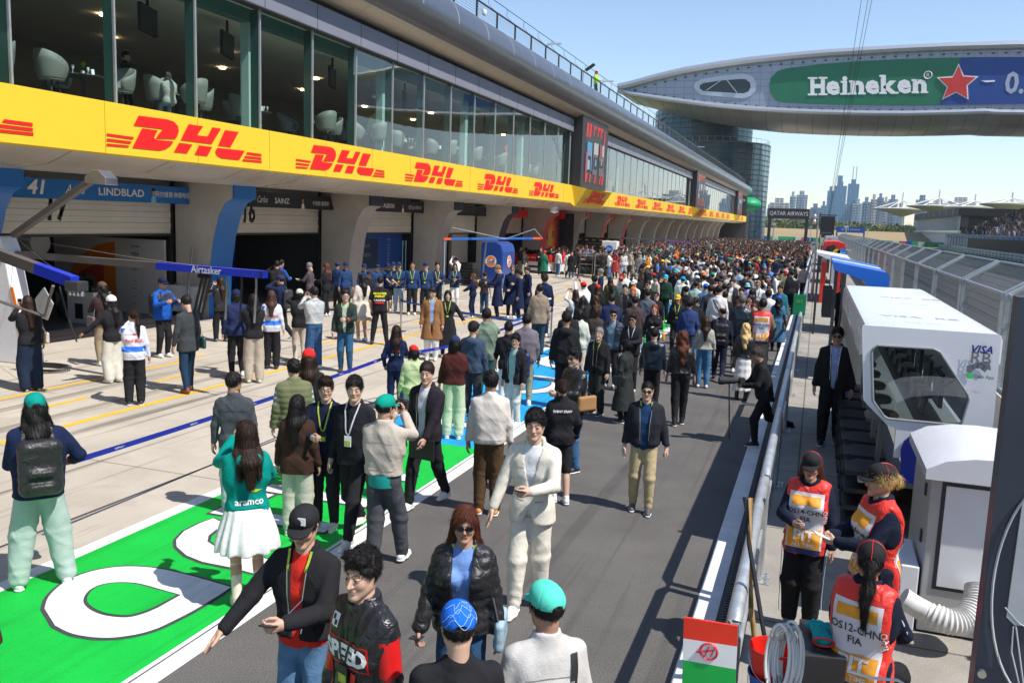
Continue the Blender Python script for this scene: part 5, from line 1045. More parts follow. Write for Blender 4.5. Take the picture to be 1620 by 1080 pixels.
# crew row
crew=[((533+7,413),(546,493),0),((572,416),(575,492),1),((581,427),(583,505),2),((592,417),(596,492),3),((608,415),(612,490),4),((619,413),(621,492),5),((631,413),(630,495),6),((653,411),(651,498),7),((673,410),(672,498),8)]
lb=['crew member in navy cap at the left end of the blue team row','crew member in navy cap second from the left in the team row','older crew member in navy cap and black jacket standing before the row','crew member in navy cap turned right between two capped colleagues','crew member in navy cap talking behind the yellow lettered T-shirt','crew member with arms folded low in navy cap and team shirt','crew member in navy cap and light blue jeans, hands clasped','bald crew member without a cap in navy team shirt, arms at sides','crew member in navy cap at the right end of the team row']
for (hd,ft,i),l in zip(crew,lb):
    P(l,hd,ft,va=[200,205,210,215,200,170,178,180,170][i],hat=None if i==7 else 'cap',hatcol=NV2,hair='buzz' if i==7 else 'short',top='tee' if i in(5,6,7,8) else 'shirt',short=i in(5,6),topcol=(.02,.05,.14) if i!=2 else K,botcol=LDN if i==6 else K,lany='y' if i>4 else None,larm='front' if i in(5,6) else 'down',rarm='front' if i in(5,6) else 'down',group='blue capped team crew in a row',lod=2,skin=i)
P('man in team shirt with dark hair holding an orange folder beside the crew',(688,414),(690,497),va=190,top='tee',topcol=NV2,hair='short',larm='phonelow',lany='y')
P('woman in black and blue team shirt with white trousers and long hair',(717,415),(718,490),va=180,sex='f',hair='long',haircol=DKB,top='shirt',topcol=(.02,.04,.10),botcol=W_,shoe=W_,larm='phonelow',rarm='phonelow',lany='y')
P('man in navy cap raising a phone behind the white trousered woman',(722,405),h=1.8,va=20,hat='cap',hatcol=NV2,top='shirt',topcol=W_,rarm='phonehigh',larm='phonehigh')
P('woman with long curly brown hair in navy sweatshirt with white logo',(750,432),(747,503),va=75,sex='f',hair='longwave',haircol=(.09,.04,.02),top='hoodie',topcol=NV,botcol=NV,larm='rail',rarm='rail')
P('man in black T-shirt and blue jeans with back turned',(767,430),(765,500),va=-15,top='tee',short=True,topcol=K2,bot='jeans',botcol=(.03,.09,.18),hair='short',larm='rail')
P('fair haired man in long navy coat looking at his phone',(780,417),(786,505),va=95,top='coat',topcol=NV,hair='short2',haircol=(.22,.12,.05),botcol=NV,headpitch=-25,larm='phonelow',rarm='phonelow',hood=True,skin=3)
P('man in sunglasses and long navy coat facing the camera',(812,419),(808,503),va=180,top='coat',topcol=NV,glasses='sun',haircol=(.15,.08,.04),skin=3,botcol=NV,larm='phonelow')
P('dark haired person in navy coat between two other navy coats',(823,427),(820,508),va=90,top='coat',topcol=NV,botcol=NV,hood=True,rarm='rail')
P('bearded man in navy coat with blue collar at the right of the group',(838,421),(832,500),va=120,top='coat',topcol=NV,botcol=NV,haircol=DKB,hair='short2')
P('man in navy team vest with white band, curly brown hair, back turned',(853,431),(858,533),va=10,top=J,topcol=NV,botcol=NV,hair='curly',haircol=DKB,decals=[('patch',-1,[(-.2,1.07),(.2,1.07),(.2,1.12),(-.2,1.12)],PRW,.006)])
P('stocky man from behind in black T-shirt with yellow lettering',(601,437),(600,545),va=-5,top='tee',short=True,topcol=K,botcol=K,hair='short',fat=.03,shoe=K,larm='pocket',rarm='pocket',legs='wide',decals=[('text',-1,'MONSTER',0,1.34,.075,mat('print_yellow',(.75,.68,.02),.5),dict(bold=.04,shear=.2)),('text',-1,'ENERGY',0,1.27,.07,MATS['print_yellow'],dict(bold=.04,shear=.2)),('text',-1,'RACING',0,1.17,.07,PRW,dict(bold=.03,sx=1.1)),('patch',-1,[(-.12,1.09),(.12,1.09),(.12,1.12),(-.12,1.12)],DRED,.006)])
P('woman with very long black hair in white coat by the crew',(569,432),(572,540),va=30,sex='f',hair='long',haircol=BLK,top='coat',topcol=(.6,.55,.48),hem=.62,bot='skirt',botcol=(.5,.4,.3),shoe=W_)
P('man in glasses and dark green jacket with an orange wristband',(547,457),(546,588),va=170,top=J,topcol=(.025,.04,.035),open_=.04,inner=(.4,.5,.4),bot='jeans',botcol=(.03,.10,.20),botfab='denim',glasses='thin',hair='short',lany='y',larm='phonelow',shoe=K2,skin=3,headyaw=15,extra=lambda root,c:MB().tube([tuple(c['wr'][0]+(c['el'][0]-c['wr'][0])*f) for f in(.10,.26)],.052,12).build('wristband',[mat('orange_band',(.9,.12,.02),.5)],root))
# --- left group in front of the garages ---
P('woman in white knit beanie with long dark hair and wide cream trousers',(179,464),(180,605),va=40,sex='f',hat='beanie',hatcol=W_,hair='long',haircol=BLK,top=J,topcol=K,botcol=(.62,.60,.52),wide=.07,larm='out')
P('person in brown cap holding a folded brown puffer jacket',(163,443),(166,578),va=25,sex='f',hat='cap',hatcol=(.10,.06,.04),hair='longwave',haircol=BLK,top='sweater',topcol=(.05,.03,.03),botcol=(.32,.25,.17),fab='knit',larm='phonelow',bag=('shoulder',(.16,.12,.11),-1,.98,.16,'nylon'))
SB=mat('stripe_blue',(.02,.16,.7),.5); RBW=(.62,.64,.70)
def rbdec(): return [('text',-1,'Red Bull',0.0,1.20,.085,DRED,dict(shear=.2,bold=.01)),('patch',-1,[(-.03,1.31),(.02,1.335),(.07,1.32),(.03,1.30)],DRED,.006),('patch',-1,[(-.2,1.0),(.2,1.0),(.2,1.09),(.03,1.05),(-.03,1.05),(-.2,1.09)],SB,.006),('patch',-1,[(-.2,1.32),(-.12,1.42),(-.2,1.42)],SB,.006)]
P('woman in blue and white team jersey and black trousers with a high ponytail',(213,487),(214,640),va=-2,sex='f',hair='pony',haircol=DKB,top='shirt',topcol=RBW,botcol=K,wide=.03,larm='phone',phone=(0,'phone'),glasses='thin',decals=rbdec(),stripes=((.03,SB),(-.01,PRW)),headyaw=35,shoe=K,skin=0,fat=.02)
P('second woman in blue and white team jersey, long brown hair, photographing the garages',(430,458),(430,583),va=-4,sex='f',hair='long',haircol=(.06,.03,.02),top='shirt',topcol=RBW,botcol=K,wide=.03,larm='phone',phone=(0,'phone'),decals=rbdec(),stripes=((.03,SB),(-.01,PRW)),shoe=K)
P('man in navy cap and blue team jacket giving a thumbs up',(251,435),(259,565),va=215,hat='cap',hatcol=NV,glasses='sun',hair='short',top=J,topcol=(.012,.09,.42),botcol=K,shoe=W_,larm='thumb',rarm='thumb',fat=.03,bag=('backpack',K),skin=0,decals=[('patch',1,[(-.2,1.22),(.2,1.22),(.2,1.42),(-.2,1.42)],mat('team_navy',(.01,.018,.06),.6),.006)])
P('man in dark grey suit jacket and blue jeans with brown shoes',(298,467),(298,620),va=35,top='suit',topcol=(.045,.05,.055),bot='jeans',botcol=(.015,.04,.08),botfab='denim',shoe=(.16,.05,.02),hair='short',bag=('shoulder',(.02,.07,.06),1,.92,.13),legs=((-.13,-.12,0),(.12,.14,0)),headpitch=-15)
P('woman in black top and wide navy jeans at the left edge, phone raised',(32,466),(50,618),va=20,sex='f',hair='long',haircol=DKB,top='sweater',topcol=K,botcol=(.015,.025,.05),wide=.08,botfab='denim',larm='phone',phone=(0,'phone'),bag=('shoulder',(.55,.45,.36),1,1.0,.12),shoe=W_)
P('long haired man in black leather jacket photographing with raised hands',(357,437),(350,540),va=25,top=J,fab='leather',topcol=K,hair='long',haircol=DKB,botcol=K,wide=.02,larm='phone',rarm='phone',phone=(0,'phone'),shoe=(.12,.15,.15),legs='stand2')
P('woman with waist length black hair in black blouse and patterned trousers',(394,463),(402,605),va=5,sex='f',hat=None,hair='long',haircol=BLK,top='shirt',topcol=K,botcol=(.42,.36,.29),wide=.05,hem=.88,larm='phone',rarm='phone',phone=(0,'phone'),shoe=(.7,.66,.55))
P('person in navy beret taking a photo behind the black blouse woman',(388,455),(375,595),va=10,hat='beanie',hatcol=NV,hair='bob',top=J,topcol=NV2,botcol=K,rarm='phone',sex='f')
P('man in navy team cap and backpack filming with a camera',(422,431),(445,540),va=60,hat='cap',hatcol=NV2,glasses='thin',top=J,topcol=NV,botcol=K,larm='face',rarm='face',phone=(0,'camera'),bag=('backpack',K2),legs='walk')
P('man in black jacket standing in the shadow of the garage door, phone at ear',(436,402),(438,505),va=10,top=J,topcol=K,botcol=K,larm='face')
P('man in royal blue blazer with beige trousers and brown shoes',(452,404),(444,500),va=-50,top='suit',topcol=(.02,.08,.30),botcol=(.5,.45,.38),shoe=(.3,.1,.03),hair='short2',rarm='phonelow')
P('grey haired man in purple brown shirt checking a phone',(484,415),(490,497),va=70,top='shirt',topcol=(.09,.07,.085),hair='short',haircol=GRH,glasses='thin',larm='phonelow',phone=(0,'wphone'),headpitch=-18)
P('marshal in orange vest deep inside the second garage with a green folder',(497,398),h=1.75,va=60,vest='OS02-CHN',top=J,topcol=NV,larm='phonelow',lod=2)
P('woman with reddish brown hair in black coat with black shoulder bag',(517,415),(516,500),va=70,sex='f',hair='long',haircol=(.09,.03,.02),top=J,topcol=K,botcol=K,larm='phonelow',bag=('shoulder',K,1))
P('crew member in navy team cap and shirt with back turned at the pillar',(533,413),(533,490),va=-30,hat='cap',hatcol=NV2,top='shirt',topcol=(.02,.04,.12),botcol=K2,group='blue capped team crew in a row')
P('person in white bobble cap photographing beside the silver jacket man',(478,455),(474,572),va=10,hat='cap',hatcol=(.6,.58,.52),hair='bob',top=J,topcol=K,botcol=(.55,.48,.42),sex='f',larm='face',rarm='face',phone=(0,'camera'))
P('man in silver grey windbreaker and blue jeans photographing',(494,453),(497,583),va=25,top=J,fab='nylon',topcol=(.42,.44,.45),hem=.98,bot='jeans',botcol=(.04,.10,.22),botfab='denim',wide=.02,hair='short',larm='phone',rarm='phone',phone=(0,'camera'),shoe=W_)
P('child sleeve of a person in brown teddy coat entering at the left edge',(-78,770),h=1.6,va=20,sex='f',top='coat',fab='knit',topcol=(.07,.028,.018),hair='long',haircol=DKB,rarm=((.26,.36,1.06),(.8,-.4,-1),'hold'),phone=(1,'wphone'),botcol=CR)
# --- middle of the lane ---
P('person from behind in plain black hooded jacket',(892,492),(890,645),va=-8,top='hoodie',topcol=K,hood=True,hair='short2',haircol=BLK,botcol=K,fat=.03)
P('woman in cream jacket with green collar and cream cargo trousers',(914,488),(912,607),va=-5,sex='f',top=J,topcol=(.55,.58,.50),hair='bob',haircol=BLK,botcol=(.55,.50,.40),wide=.04,bag=('shoulder',(.3,.35,.35),-1))
P('woman in dark brown top and light blue jeans, seen from behind',(938,485),(938,592),va=5,sex='f',top='sweater',topcol=(.05,.04,.035),hair='bob',haircol=DKB,bot='jeans',botcol=LDN,botfab='denim',wide=.03,hem=.95)
P('bearded man in sunglasses and navy quilted puffer jacket',(966,488),(965,612),va=165,top='puffer',fab='nylon',topcol=(.02,.035,.06),open_=.07,inner=(.16,.25,.32),glasses='sun',hair='spiky',haircol=DKB,skin=3,headyaw=15)
P('man in black jacket with white lanyard holding a paper cup',(997,495),(995,620),va=165,top=J,topcol=K,open_=.02,inner=K,glasses='sun',hair='short2',lany='w',larm='phonelow',skin=2,extra=lambda root,c:MB().lathe([(0,-.05),(.028,-.05),(.036,.05),(0,.05)],tuple(c['wr'][0]+(c['wr'][0]-c['el'][0])*.4+np.array([0,.0,.03])),12).build('paper_cup',[PRW],root,smooth=True))
P('grey haired man in black jacket smiling and looking left',(968,517),(942,655),va=150,top=J,topcol=K,open_=.03,inner=K,hair='short',haircol=(.25,.25,.25),lany='y',botcol=(.03,.035,.03),wide=.03,shoe=K,headyaw=12,headpitch=8,skin=3,legs='stand2',fat=.015)
P('woman in long charcoal overcoat with cream bag strap looking up',(985,537),(985,668),va=60,sex='f',top='coat',fab='wool',topcol=(.03,.034,.034),hem=.28,hair='bob',haircol=BLK,shoe=K,headpitch=8,skin=3,bag=('shoulder',K,-1))
P('man from behind in dark blue leather jacket with hood',(1032,518),(1028,650),va=-3,top=J,fab='leather',topcol=(.008,.016,.03),hood=True,hair='short',botcol=K,fat=.03,hem=.9)
P('woman from behind with long wavy auburn hair, black leather jacket and leggings',(1075,522),(1072,672),va=5,sex='f',top=J,fab='leather',topcol=K,hem=.98,hair='longwave',haircol=(.11,.035,.018),botcol=K,shoe=K,boots=.5,rarm='down',phone=(1,'phone'),legs=((-.07,-.08,0),(.08,.12,0)))
P('woman from behind with straight dark hair, grey sweatshirt and blue jeans',(1115,500),(1110,613),va=5,sex='f',top='sweater',topcol=(.33,.33,.29),hair='long',haircol=DKB,bot='jeans',botcol=(.06,.17,.32),botfab='denim',wide=.02,shoe=W_,hem=.95)
P('balding man from behind in navy suit with black leather backpack',(1142,482),(1135,602),va=0,top=J,topcol=(.012,.016,.035),botcol=(.015,.018,.04),hair='bald',bag=('backpack',K),shoe=NV2,headyaw=35,legs='walk')
P('blonde curly haired woman in black leather jacket and long white skirt',(1178,510),(1172,632),va=0,sex='f',hair='longwave',haircol=BLO,top=J,fab='leather',topcol=K,hem=.98,bot='longskirt',botcol=W_,boots=.5,shoe=K)
P('marshal from behind in red and white pit vest and khaki trousers',(1210,472),(1198,600),va=0,top=J,topcol=OLV,vest='OS09-CHN',hair='short2',botcol=(.36,.32,.22),wide=.03,shoe=(.4,.38,.33),larm='pocket',rarm='pocket')
P('person in bright blue cap and long denim dress with brown bag',(1231,466),(1226,555),va=0,sex='f',hat='cap',hatcol=(.01,.10,.6),hair='longwave',haircol=BLK,top='dress',fab='denim',topcol=(.07,.17,.28),hem=.3,bag=('shoulder',(.20,.08,.03),1),shoe=K)
P('grey haired man from behind in navy leather jacket',(1174,466),(1166,590),va=0,top=J,fab='leather',topcol=(.01,.018,.03),hair='short2',haircol=(.12,.12,.12),fat=.03,botcol=K)
P('person from behind in loose white shirt with black cross strap',(1133,450),(1130,560),va=-5,top='shirt',topcol=W_,hair='short2',botcol=K,fat=.02,decals=[('patch',-1,[(-.13,1.42),(-.10,1.42),(.17,.95),(.13,.95)],PRK,.008)])
P('photographer in black crouching forward with a long telephoto lens',(1208,545),(1203,704),va=105,top=J,topcol=K,botcol=K,hair='short2',haircol=(.06,.05,.05),lean=12,legs='lunge',larm='phonelow',rarm='phonelow',shoe=K,skin=2,fat=.03,headyaw=15,
  extra=lambda root,c:(lambda o:o)( (lambda m:(m.tube([(0,.44,1.13),(0,.50,1.13),(0,.52,1.13),(0,.70,1.12),(0,.72,1.12),(0,.80,1.12)],[.04,.045,.055,.06,.07,.07],14),m.box(-.075,.075,.36,.45,1.08,1.18),m.tube([(0,.62,1.08),(0,.55,.1)],.012,6),m.build('telephoto_camera',[RUB],root,smooth=True)))(MB())))
P('man in sunglasses, black jacket and white shirt walking on the pit wall walkway',(1309,516),(1310,702),z=.3,va=176,top=J,topcol=K,open_=.04,inner=(.35,.42,.75),glasses='sun',hair='short',haircol=DKB,botcol=K,wide=.02,shoe=K,skin=0,hem=.86,legs=((-.1,-.1,0),(.1,.14,0)),fat=.02,lany='w')
P('person in dark clothes at the walkway end under the blue canopy',(1331,453),(1326,525),z=.3,va=160,top=J,topcol=K,botcol=K,lod=2)
P('man from behind in black leather jacket beside the white line at the railing',(1249,428),(1248,498),va=0,top=J,fab='leather',topcol=K,botcol=K,hair='short',shoe=K)
P('woman marshal laughing in black cap and red pit vest, arms at her side',(1281,724),(1262,993),z=.3,va=172,sex='f',hat='cap',hatcol=K,hair='long',haircol=(.12,.04,.02),vest='OS14-CHN',top=J,topcol=(.012,.016,.035),botcol=K,wide=.03,larm='down',rarm='phonelow',skin=0,headpitch=-6,stripes=((.0,mat('reflective_band',(.42,.55,.65),.4)),),shoe=GY)
P('woman marshal with blonde bun and black cap holding a phone',(1401,727),h=1.66,z=.3,va=115,sex='f',hat='cap',hatcol=K,hair='bun',haircol=(.62,.42,.16),vest='OS06-CHN',top=J,topcol=(.012,.016,.035),botcol=K,larm='phonelow',rarm='phonelow',phone=(0,'wphone'),skin=3,stripes=((.0,MATS['reflective_band']),))
q=onY(1380,846,5.5); person('woman marshal with black ponytail perched with her back turned in red pit vest',loc=(q[0],5.5,.3),h=1.70,yaw=-24,sex='f',hat='cap',hatcol=K,hair='pony',haircol=BLK,vest='OS12-CHN',top=J,topcol=(.012,.016,.035),botcol=K,headyaw=20,lod=0,drop2=max(0,(.3+1.72-q[2])*1.03),legs=((-.12,.30,0),(.12,.28,0)),larm='phonelow',rarm='phonelow')
# --- crowd picked out one by one ---
n9=[(966,436,'navy cap and olive brown coat, photographing',dict(hat='cap',hatcol=NV2,topcol=(.07,.055,.035),sex='f',hair='long',haircol=DKB),20),
(983,436,'faded red cap and grey T-shirt',dict(hat='cap',hatcol=(.55,.08,.08),topcol=(.12,.13,.15),top='tee'),10),(988,428,'white shirt with short black hair, facing us',dict(topcol=W_,top='shirt'),180),(1001,426,'white shirt and grey hair near the apron',dict(topcol=W_,top='shirt',haircol=GRH),60),
(1004,441,'white cap and white top beside the apron',dict(hat='cap',hatcol=W_,topcol=W_,top='tee'),150),(1026,443,'sunglasses and black jacket below the white cap',dict(glasses='sun',topcol=K),160),(1038,433,'navy cap and pale shirt among dark jackets',dict(hat='cap',hatcol=NV,topcol=(.5,.4,.36),top='shirt'),120),
(1054,433,'cyan cap and dark green padded jacket',dict(hat='cap',hatcol=(.05,.45,.55),topcol=DGR,top='puffer'),170),(1071,424,'second cyan cap farther back in black',dict(hat='cap',hatcol=(.05,.5,.6),topcol=K),150),(1081,436,'bright blue cap and white tank top',dict(hat='cap',hatcol=(.01,.25,.65),topcol=W_,top='tee'),0),
(1101,444,'pale mint shirt with short black hair',dict(topcol=(.36,.50,.46),top='shirt'),-5),(1086,452,'black T-shirt in front of the mint shirt',dict(topcol=K,top='tee'),0),(989,449,'brown leather jacket with yellow lanyard, facing us',dict(topcol=(.06,.045,.04),lany='y',open_=.05,inner=K,fab='leather'),180),
(1002,453,'bright orange hair',dict(haircol=(.75,.14,.02),hair='bob',sex='f',topcol=K),175),(1025,457,'slate grey jacket with neat black hair from behind',dict(topcol=(.10,.12,.15)),-10),(1039,460,'sunglasses and black top, dark hair tied',dict(glasses='sun',sex='f',hair='bun',topcol=K,top='shirt'),175),
(1073,464,'yellow cap with long reddish hair and black jacket',dict(hat='cap',hatcol=(.8,.45,.05),hair='longwave',haircol=(.15,.05,.03),sex='f',topcol=K,lany='y'),180),(968,465,'navy jacket and thick black hair from behind',dict(topcol=NV2,fat=.02,hair='short2'),0),(1005,468,'brown sweater and short black hair from behind',dict(topcol=(.07,.045,.045),top='sweater',fat=.02),0),
(1036,479,'long copper hair holding a white phone with a yellow bag',dict(sex='f',hair='long',haircol=(.22,.05,.02),topcol=K,top='shirt',larm='phonelow',phone=(0,'wphone'),bag=('shoulder',(.75,.35,.03),-1)),180),(1091,472,'blue overshirt and wavy black hair from behind',dict(topcol=(.03,.055,.16),top='shirt',hair='curly',fat=.02),0),
(924,444,'red cap with both arms raised in white and green jersey',dict(hat='cap',hatcol=REDC,topcol=W_,larm='highup',rarm='highup'),30),(946,448,'second red cap with very long brown hair',dict(hat='cap',hatcol=REDC,sex='f',hair='long',haircol=DKB,topcol=K),10),(941,436,'dark curly hair behind the red caps',dict(hair='curly',topcol=K),20),
(911,457,'long brown hair in white top filming the garages',dict(sex='f',hair='long',haircol=DKB,topcol=W_,top='tee',larm='phonehigh',rarm='phonehigh'),25),(922,468,'long black hair below the white and green jersey',dict(sex='f',hair='long',haircol=BLK,topcol=K,rarm='phonehigh'),0),(943,466,'long chestnut hair in dark blouse',dict(sex='f',hair='longwave',haircol=(.05,.025,.015),topcol=(.05,.04,.03)),5),
(901,483,'dark grey cap behind the black hood',dict(hat='cap',hatcol=GYD,topcol=K),0),(1117,447,'blue denim shirt and bright blue cap',dict(hat='cap',hatcol=(.01,.09,.6),topcol=(.08,.2,.42),top='shirt'),0),(1140,441,'sunglasses and red brown face, black jacket',dict(glasses='sun',topcol=K),175),(1158,441,'white collar and dark jacket looking at us',dict(open_=.05,inner=W_,topcol=K2,skin=3),178),
(1183,446,'pale blue bucket hat and lilac top',dict(hat='bucket',hatcol=(.2,.55,.6),topcol=(.35,.33,.6),sex='f',hair='bob'),-10),(1200,443,'fair hair, sunglasses and white shirt with dark vest',dict(glasses='sun',haircol=(.3,.17,.08),topcol=W_,top='shirt',lany='k',skin=3),175),(1218,448,'white short sleeved shirt and sunglasses at the right',dict(glasses='sun',topcol=W_,top='tee',short=True),160),
(1235,450,'teal padded vest with red lanyard',dict(topcol=(.02,.14,.18),top='puffer',lany='r',fat=.02),170),(1163,438,'cream jacket seen from behind',dict(topcol=(.55,.50,.42),haircol=GRH),0),(1148,460,'black jacket and short hair behind the white shirt',dict(topcol=K),0),
(1243,418,'light grey hoodie with back turned near the railing',dict(topcol=(.42,.42,.42),top='hoodie'),0),(1262,416,'beige jacket near the railing',dict(topcol=(.5,.45,.38)),0),(1273,418,'second beige jacket hugging the railing',dict(topcol=(.55,.50,.45)),-20),
(1128,430,'dark green cap in black',dict(hat='cap',hatcol=(.0,.3,.18),topcol=K),10),(1155,430,'pale green cap with white jacket',dict(hat='cap',hatcol=W_,topcol=(.6,.58,.55)),10),(1170,424,'pale blue shirt with strap seen from behind',dict(topcol=(.35,.48,.55),top='shirt'),-5),(1187,420,'blue denim jacket and brown hair',dict(topcol=(.06,.15,.28),hair='bob',haircol=(.12,.06,.03),sex='f'),0)]
for x,y,d_,kw,va in n9:
    k=dict(kw); lbl='person with '+d_; k.setdefault('botcol',random.choice([K,K2,DDN,LDN])); k.setdefault('top',J)
    P(lbl[:120],(x,y),h=(1.66 if kw.get('sex')=='f' else 1.76)+random.uniform(-.03,.04),va=va+random.uniform(-6,6),**k)
# worker on the roof, people upstairs
p=onX(943,140,-15.5); person('roof worker in red helmet and high visibility yellow jacket leaning on the railing',loc=(-15.55,p[1],12.2),h=1.8,yaw=-100,hat='cap',hatcol=REDC,top=J,topcol=(.42,.65,.04),botcol=NV,larm='rail',rarm='rail',lod=3,headpitch=-20)
# --- the rest of the crowd: 28 figure kinds, copied ---
KINDS=[]
rk=random.Random(5)
opts=[('black jacket',dict(top=J)),('black hoodie',dict(top='hoodie',hood=True)),('T-shirt',dict(top='tee',short=True)),('shirt',dict(top='shirt')),('padded jacket',dict(top='puffer',fab='nylon')),('long coat',dict(top='coat'))]
hairs=['short','short2','curly','long','longwave','bob','pony','bun','spiky']
for i in range(30):
    on,ok=opts[i%6]; fem=i%3==0; hr=hairs[(i*5)%9]
    if fem and hr in('short','short2','spiky','curly'): hr='long'
    if not fem and hr in('long','longwave','pony','bun','bob'): hr='short'
    hatk=('cap' if i%4==1 else None)
    ar=rk.choice(['down','down','phonelow','phone','phonehigh','pocket','front','down'])
    r=person('k',loc=(0,-40-i,-30),h=1.68 if fem else 1.76,yaw=0,sex='f' if fem else 'm',skin=i%5,hair=hr,haircol=rk.choice([BLK,BLK,BLK,DKB,DKB,AUB,GRH]),hat=hatk,hatcol=(.5,.5,.5),topcol=(.5,.5,.5),botcol=(.5,.5,.5),larm=ar,rarm=rk.choice(['down','down','phonelow','pocket']),legs=rk.choice(['stand','stand2','walk','together']),lod=3,glasses=None,**ok)
    KINDS.append((r,on.replace('black ',''),fem,hr,hatk,ar))
TOPC=[('black',K,40),('charcoal',K2,18),('navy',NV,14),('white',W_,11),('grey',(.24,.24,.25),8),('beige',(.48,.42,.34),7),('red',(.5,.03,.03),5),('blue',(.03,.13,.42),6),('green',(.02,.16,.1),4),('brown',(.10,.055,.035),6),('pale blue',(.35,.48,.58),5),('pink',(.6,.3,.35),2),('orange',(.75,.22,.03),2),('olive',(.15,.15,.07),3)]
CAPC=[('red',REDC),('white',W_),('navy',NV2),('black',K),('bright blue',(.01,.2,.65)),('green',(.0,.3,.2)),('cyan',(.1,.55,.6)),('orange',(.85,.25,.03)),('yellow',(.8,.55,.05))]
BOTC=[('black',K),('dark',K2),('blue denim',DEN),('pale denim',LDN),('beige',(.45,.40,.3)),('white',W_)]
def wpick(L_): t=rk.uniform(0,sum(q[2] for q in L_)); 
def wpick(L_):
    t=rk.uniform(0,sum(q[2] for q in L_))
    for q in L_:
        t-=q[2]
        if t<=0: return q
    return L_[-1]
def copy_figure(src,loc,yaw,tc,bc,cc,sc):
    r=src.copy(); COL.objects.link(r); r.location=loc; r.rotation_euler=(0,0,R_(yaw)); r.scale=[s_*sc for s_ in src.scale]
    for ch in src.children:
        c=ch.copy(); COL.objects.link(c); c.parent=r; nm=ch.name.split('.')[0]
        if nm in('trousers','shorts','skirt'): c.color=(*bc,1)
        elif nm=='hat': c.color=(*cc,1)
        elif nm not in('body','hair','shoe'): c.color=(*tc,1)
        for g2 in ch.children:
            d_=g2.copy(); COL.objects.link(d_); d_.parent=c; 
            if nm=='hat': d_.color=(*cc,1)
    return r
spots=[]
def free(x,y,d): return all((x-a)**2+(y-b)**2>d*d for a,b in PLACED)
for (xa,xb,ya,yb,n,dd) in [(-4.3,-1.1,22,30,12,.62),(-7.5,-1.0,30,44,62,.62),(-8.5,-.9,44,62,95,.62),(-19,-9.5,50,76,34,.8)]:
    c=0;t_=0
    while c<n and t_<4000:
        t_+=1; x=rk.uniform(xa,xb); y=rk.uniform(ya,yb)
        if free(x,y,dd): PLACED.append((x,y)); spots.append((x,y)); c+=1
used={}; HN={'curly':'curly','long':'long','longwave':'wavy','bob':'bobbed','pony':'ponytail','bun':'tied','spiky':'spiky'}
spots.sort(key=lambda q:q[1])
for j,(x,y) in enumerate(spots):
    src,on,fem,hr,hk_,ar=KINDS[rk.randrange(len(KINDS))]; tn,tc,_=wpick(TOPC); cn,cc=rk.choice(CAPC); bn,bc=rk.choice(BOTC[:4]+BOTC[:2]+BOTC)
    va=rk.choice([0,0,0,-20,20,180,175,160,200,90,-90,45,-45])+rk.uniform(-15,15)
    r=copy_figure(src,(x,y,0),va+math.degrees(math.atan2(-x,y)),tc,bc,cc,rk.uniform(.95,1.05))
    side='beside the railing' if x>-2 else 'in the middle of the lane' if x>-4.5 else 'over the painted strip' if x>-7 else 'on the apron near the garages'
    deep='nearer' if y<34 else 'farther' if y<48 else 'distant'
    face='facing us' if 120<abs(va)<=220 else 'with back turned' if abs(va)<60 else 'in profile'
    base=f"{deep} {'woman' if fem else 'man'} in {tn} {on}"+(f", {cn} cap" if hk_ else ', '+HN.get(hr,'short')+' hair')+f", {bn} legwear"; tail=f" {face}, {side}"
    lab=' '.join((base+tail).split()[:16]); used[lab]=used.get(lab,0)+1; tag(r,lab,'person','crowd walking in the pit lane')
for k in KINDS:
    def rm(o):
        for c in list(o.children): rm(c)
        bpy.data.objects.remove(o)
    if True:
        pass
# far crowd as one mass
FARV=[];FARF=[];FARC=[];nb_=0
def lowfig(src):
    Vs=[];Fs=[];Cs=[];b=0; kinds_=[]
    return None
low=[]
for src,on,fem,hr,hk_,ar in KINDS[:12]:
    parts=[]
    for ch in src.children:
        nm=ch.name.split('.')[0]; me=ch.data; n=len(me.vertices); co=np.empty(n*3,np.float32); me.vertices.foreach_get('co',co); co=co.reshape(-1,3)
        # cluster vertices on a coarse grid
        q=.06; key=np.round(co/q).astype(int); u,inv=np.unique(key,axis=0,return_inverse=True); inv=inv.ravel(); cen=np.zeros((len(u),3)); np.add.at(cen,inv,co); cen/=np.bincount(inv)[:,None]
        Fq=np.empty(len(me.loops),np.int32); me.loops.foreach_get('vertex_index',Fq)
        if len(Fq)!=4*len(me.polygons): continue
        Fq=inv[Fq.reshape(-1,4)]; m=(Fq[:,0]!=Fq[:,1])&(Fq[:,1]!=Fq[:,2])&(Fq[:,2]!=Fq[:,3])&(Fq[:,0]!=Fq[:,3])&(Fq[:,0]!=Fq[:,2])&(Fq[:,1]!=Fq[:,3]); Fq=Fq[m]; 
        Fq=np.unique(Fq,axis=0) if False else Fq
        parts.append((nm,cen*src.scale[0],Fq))
    low.append(parts)
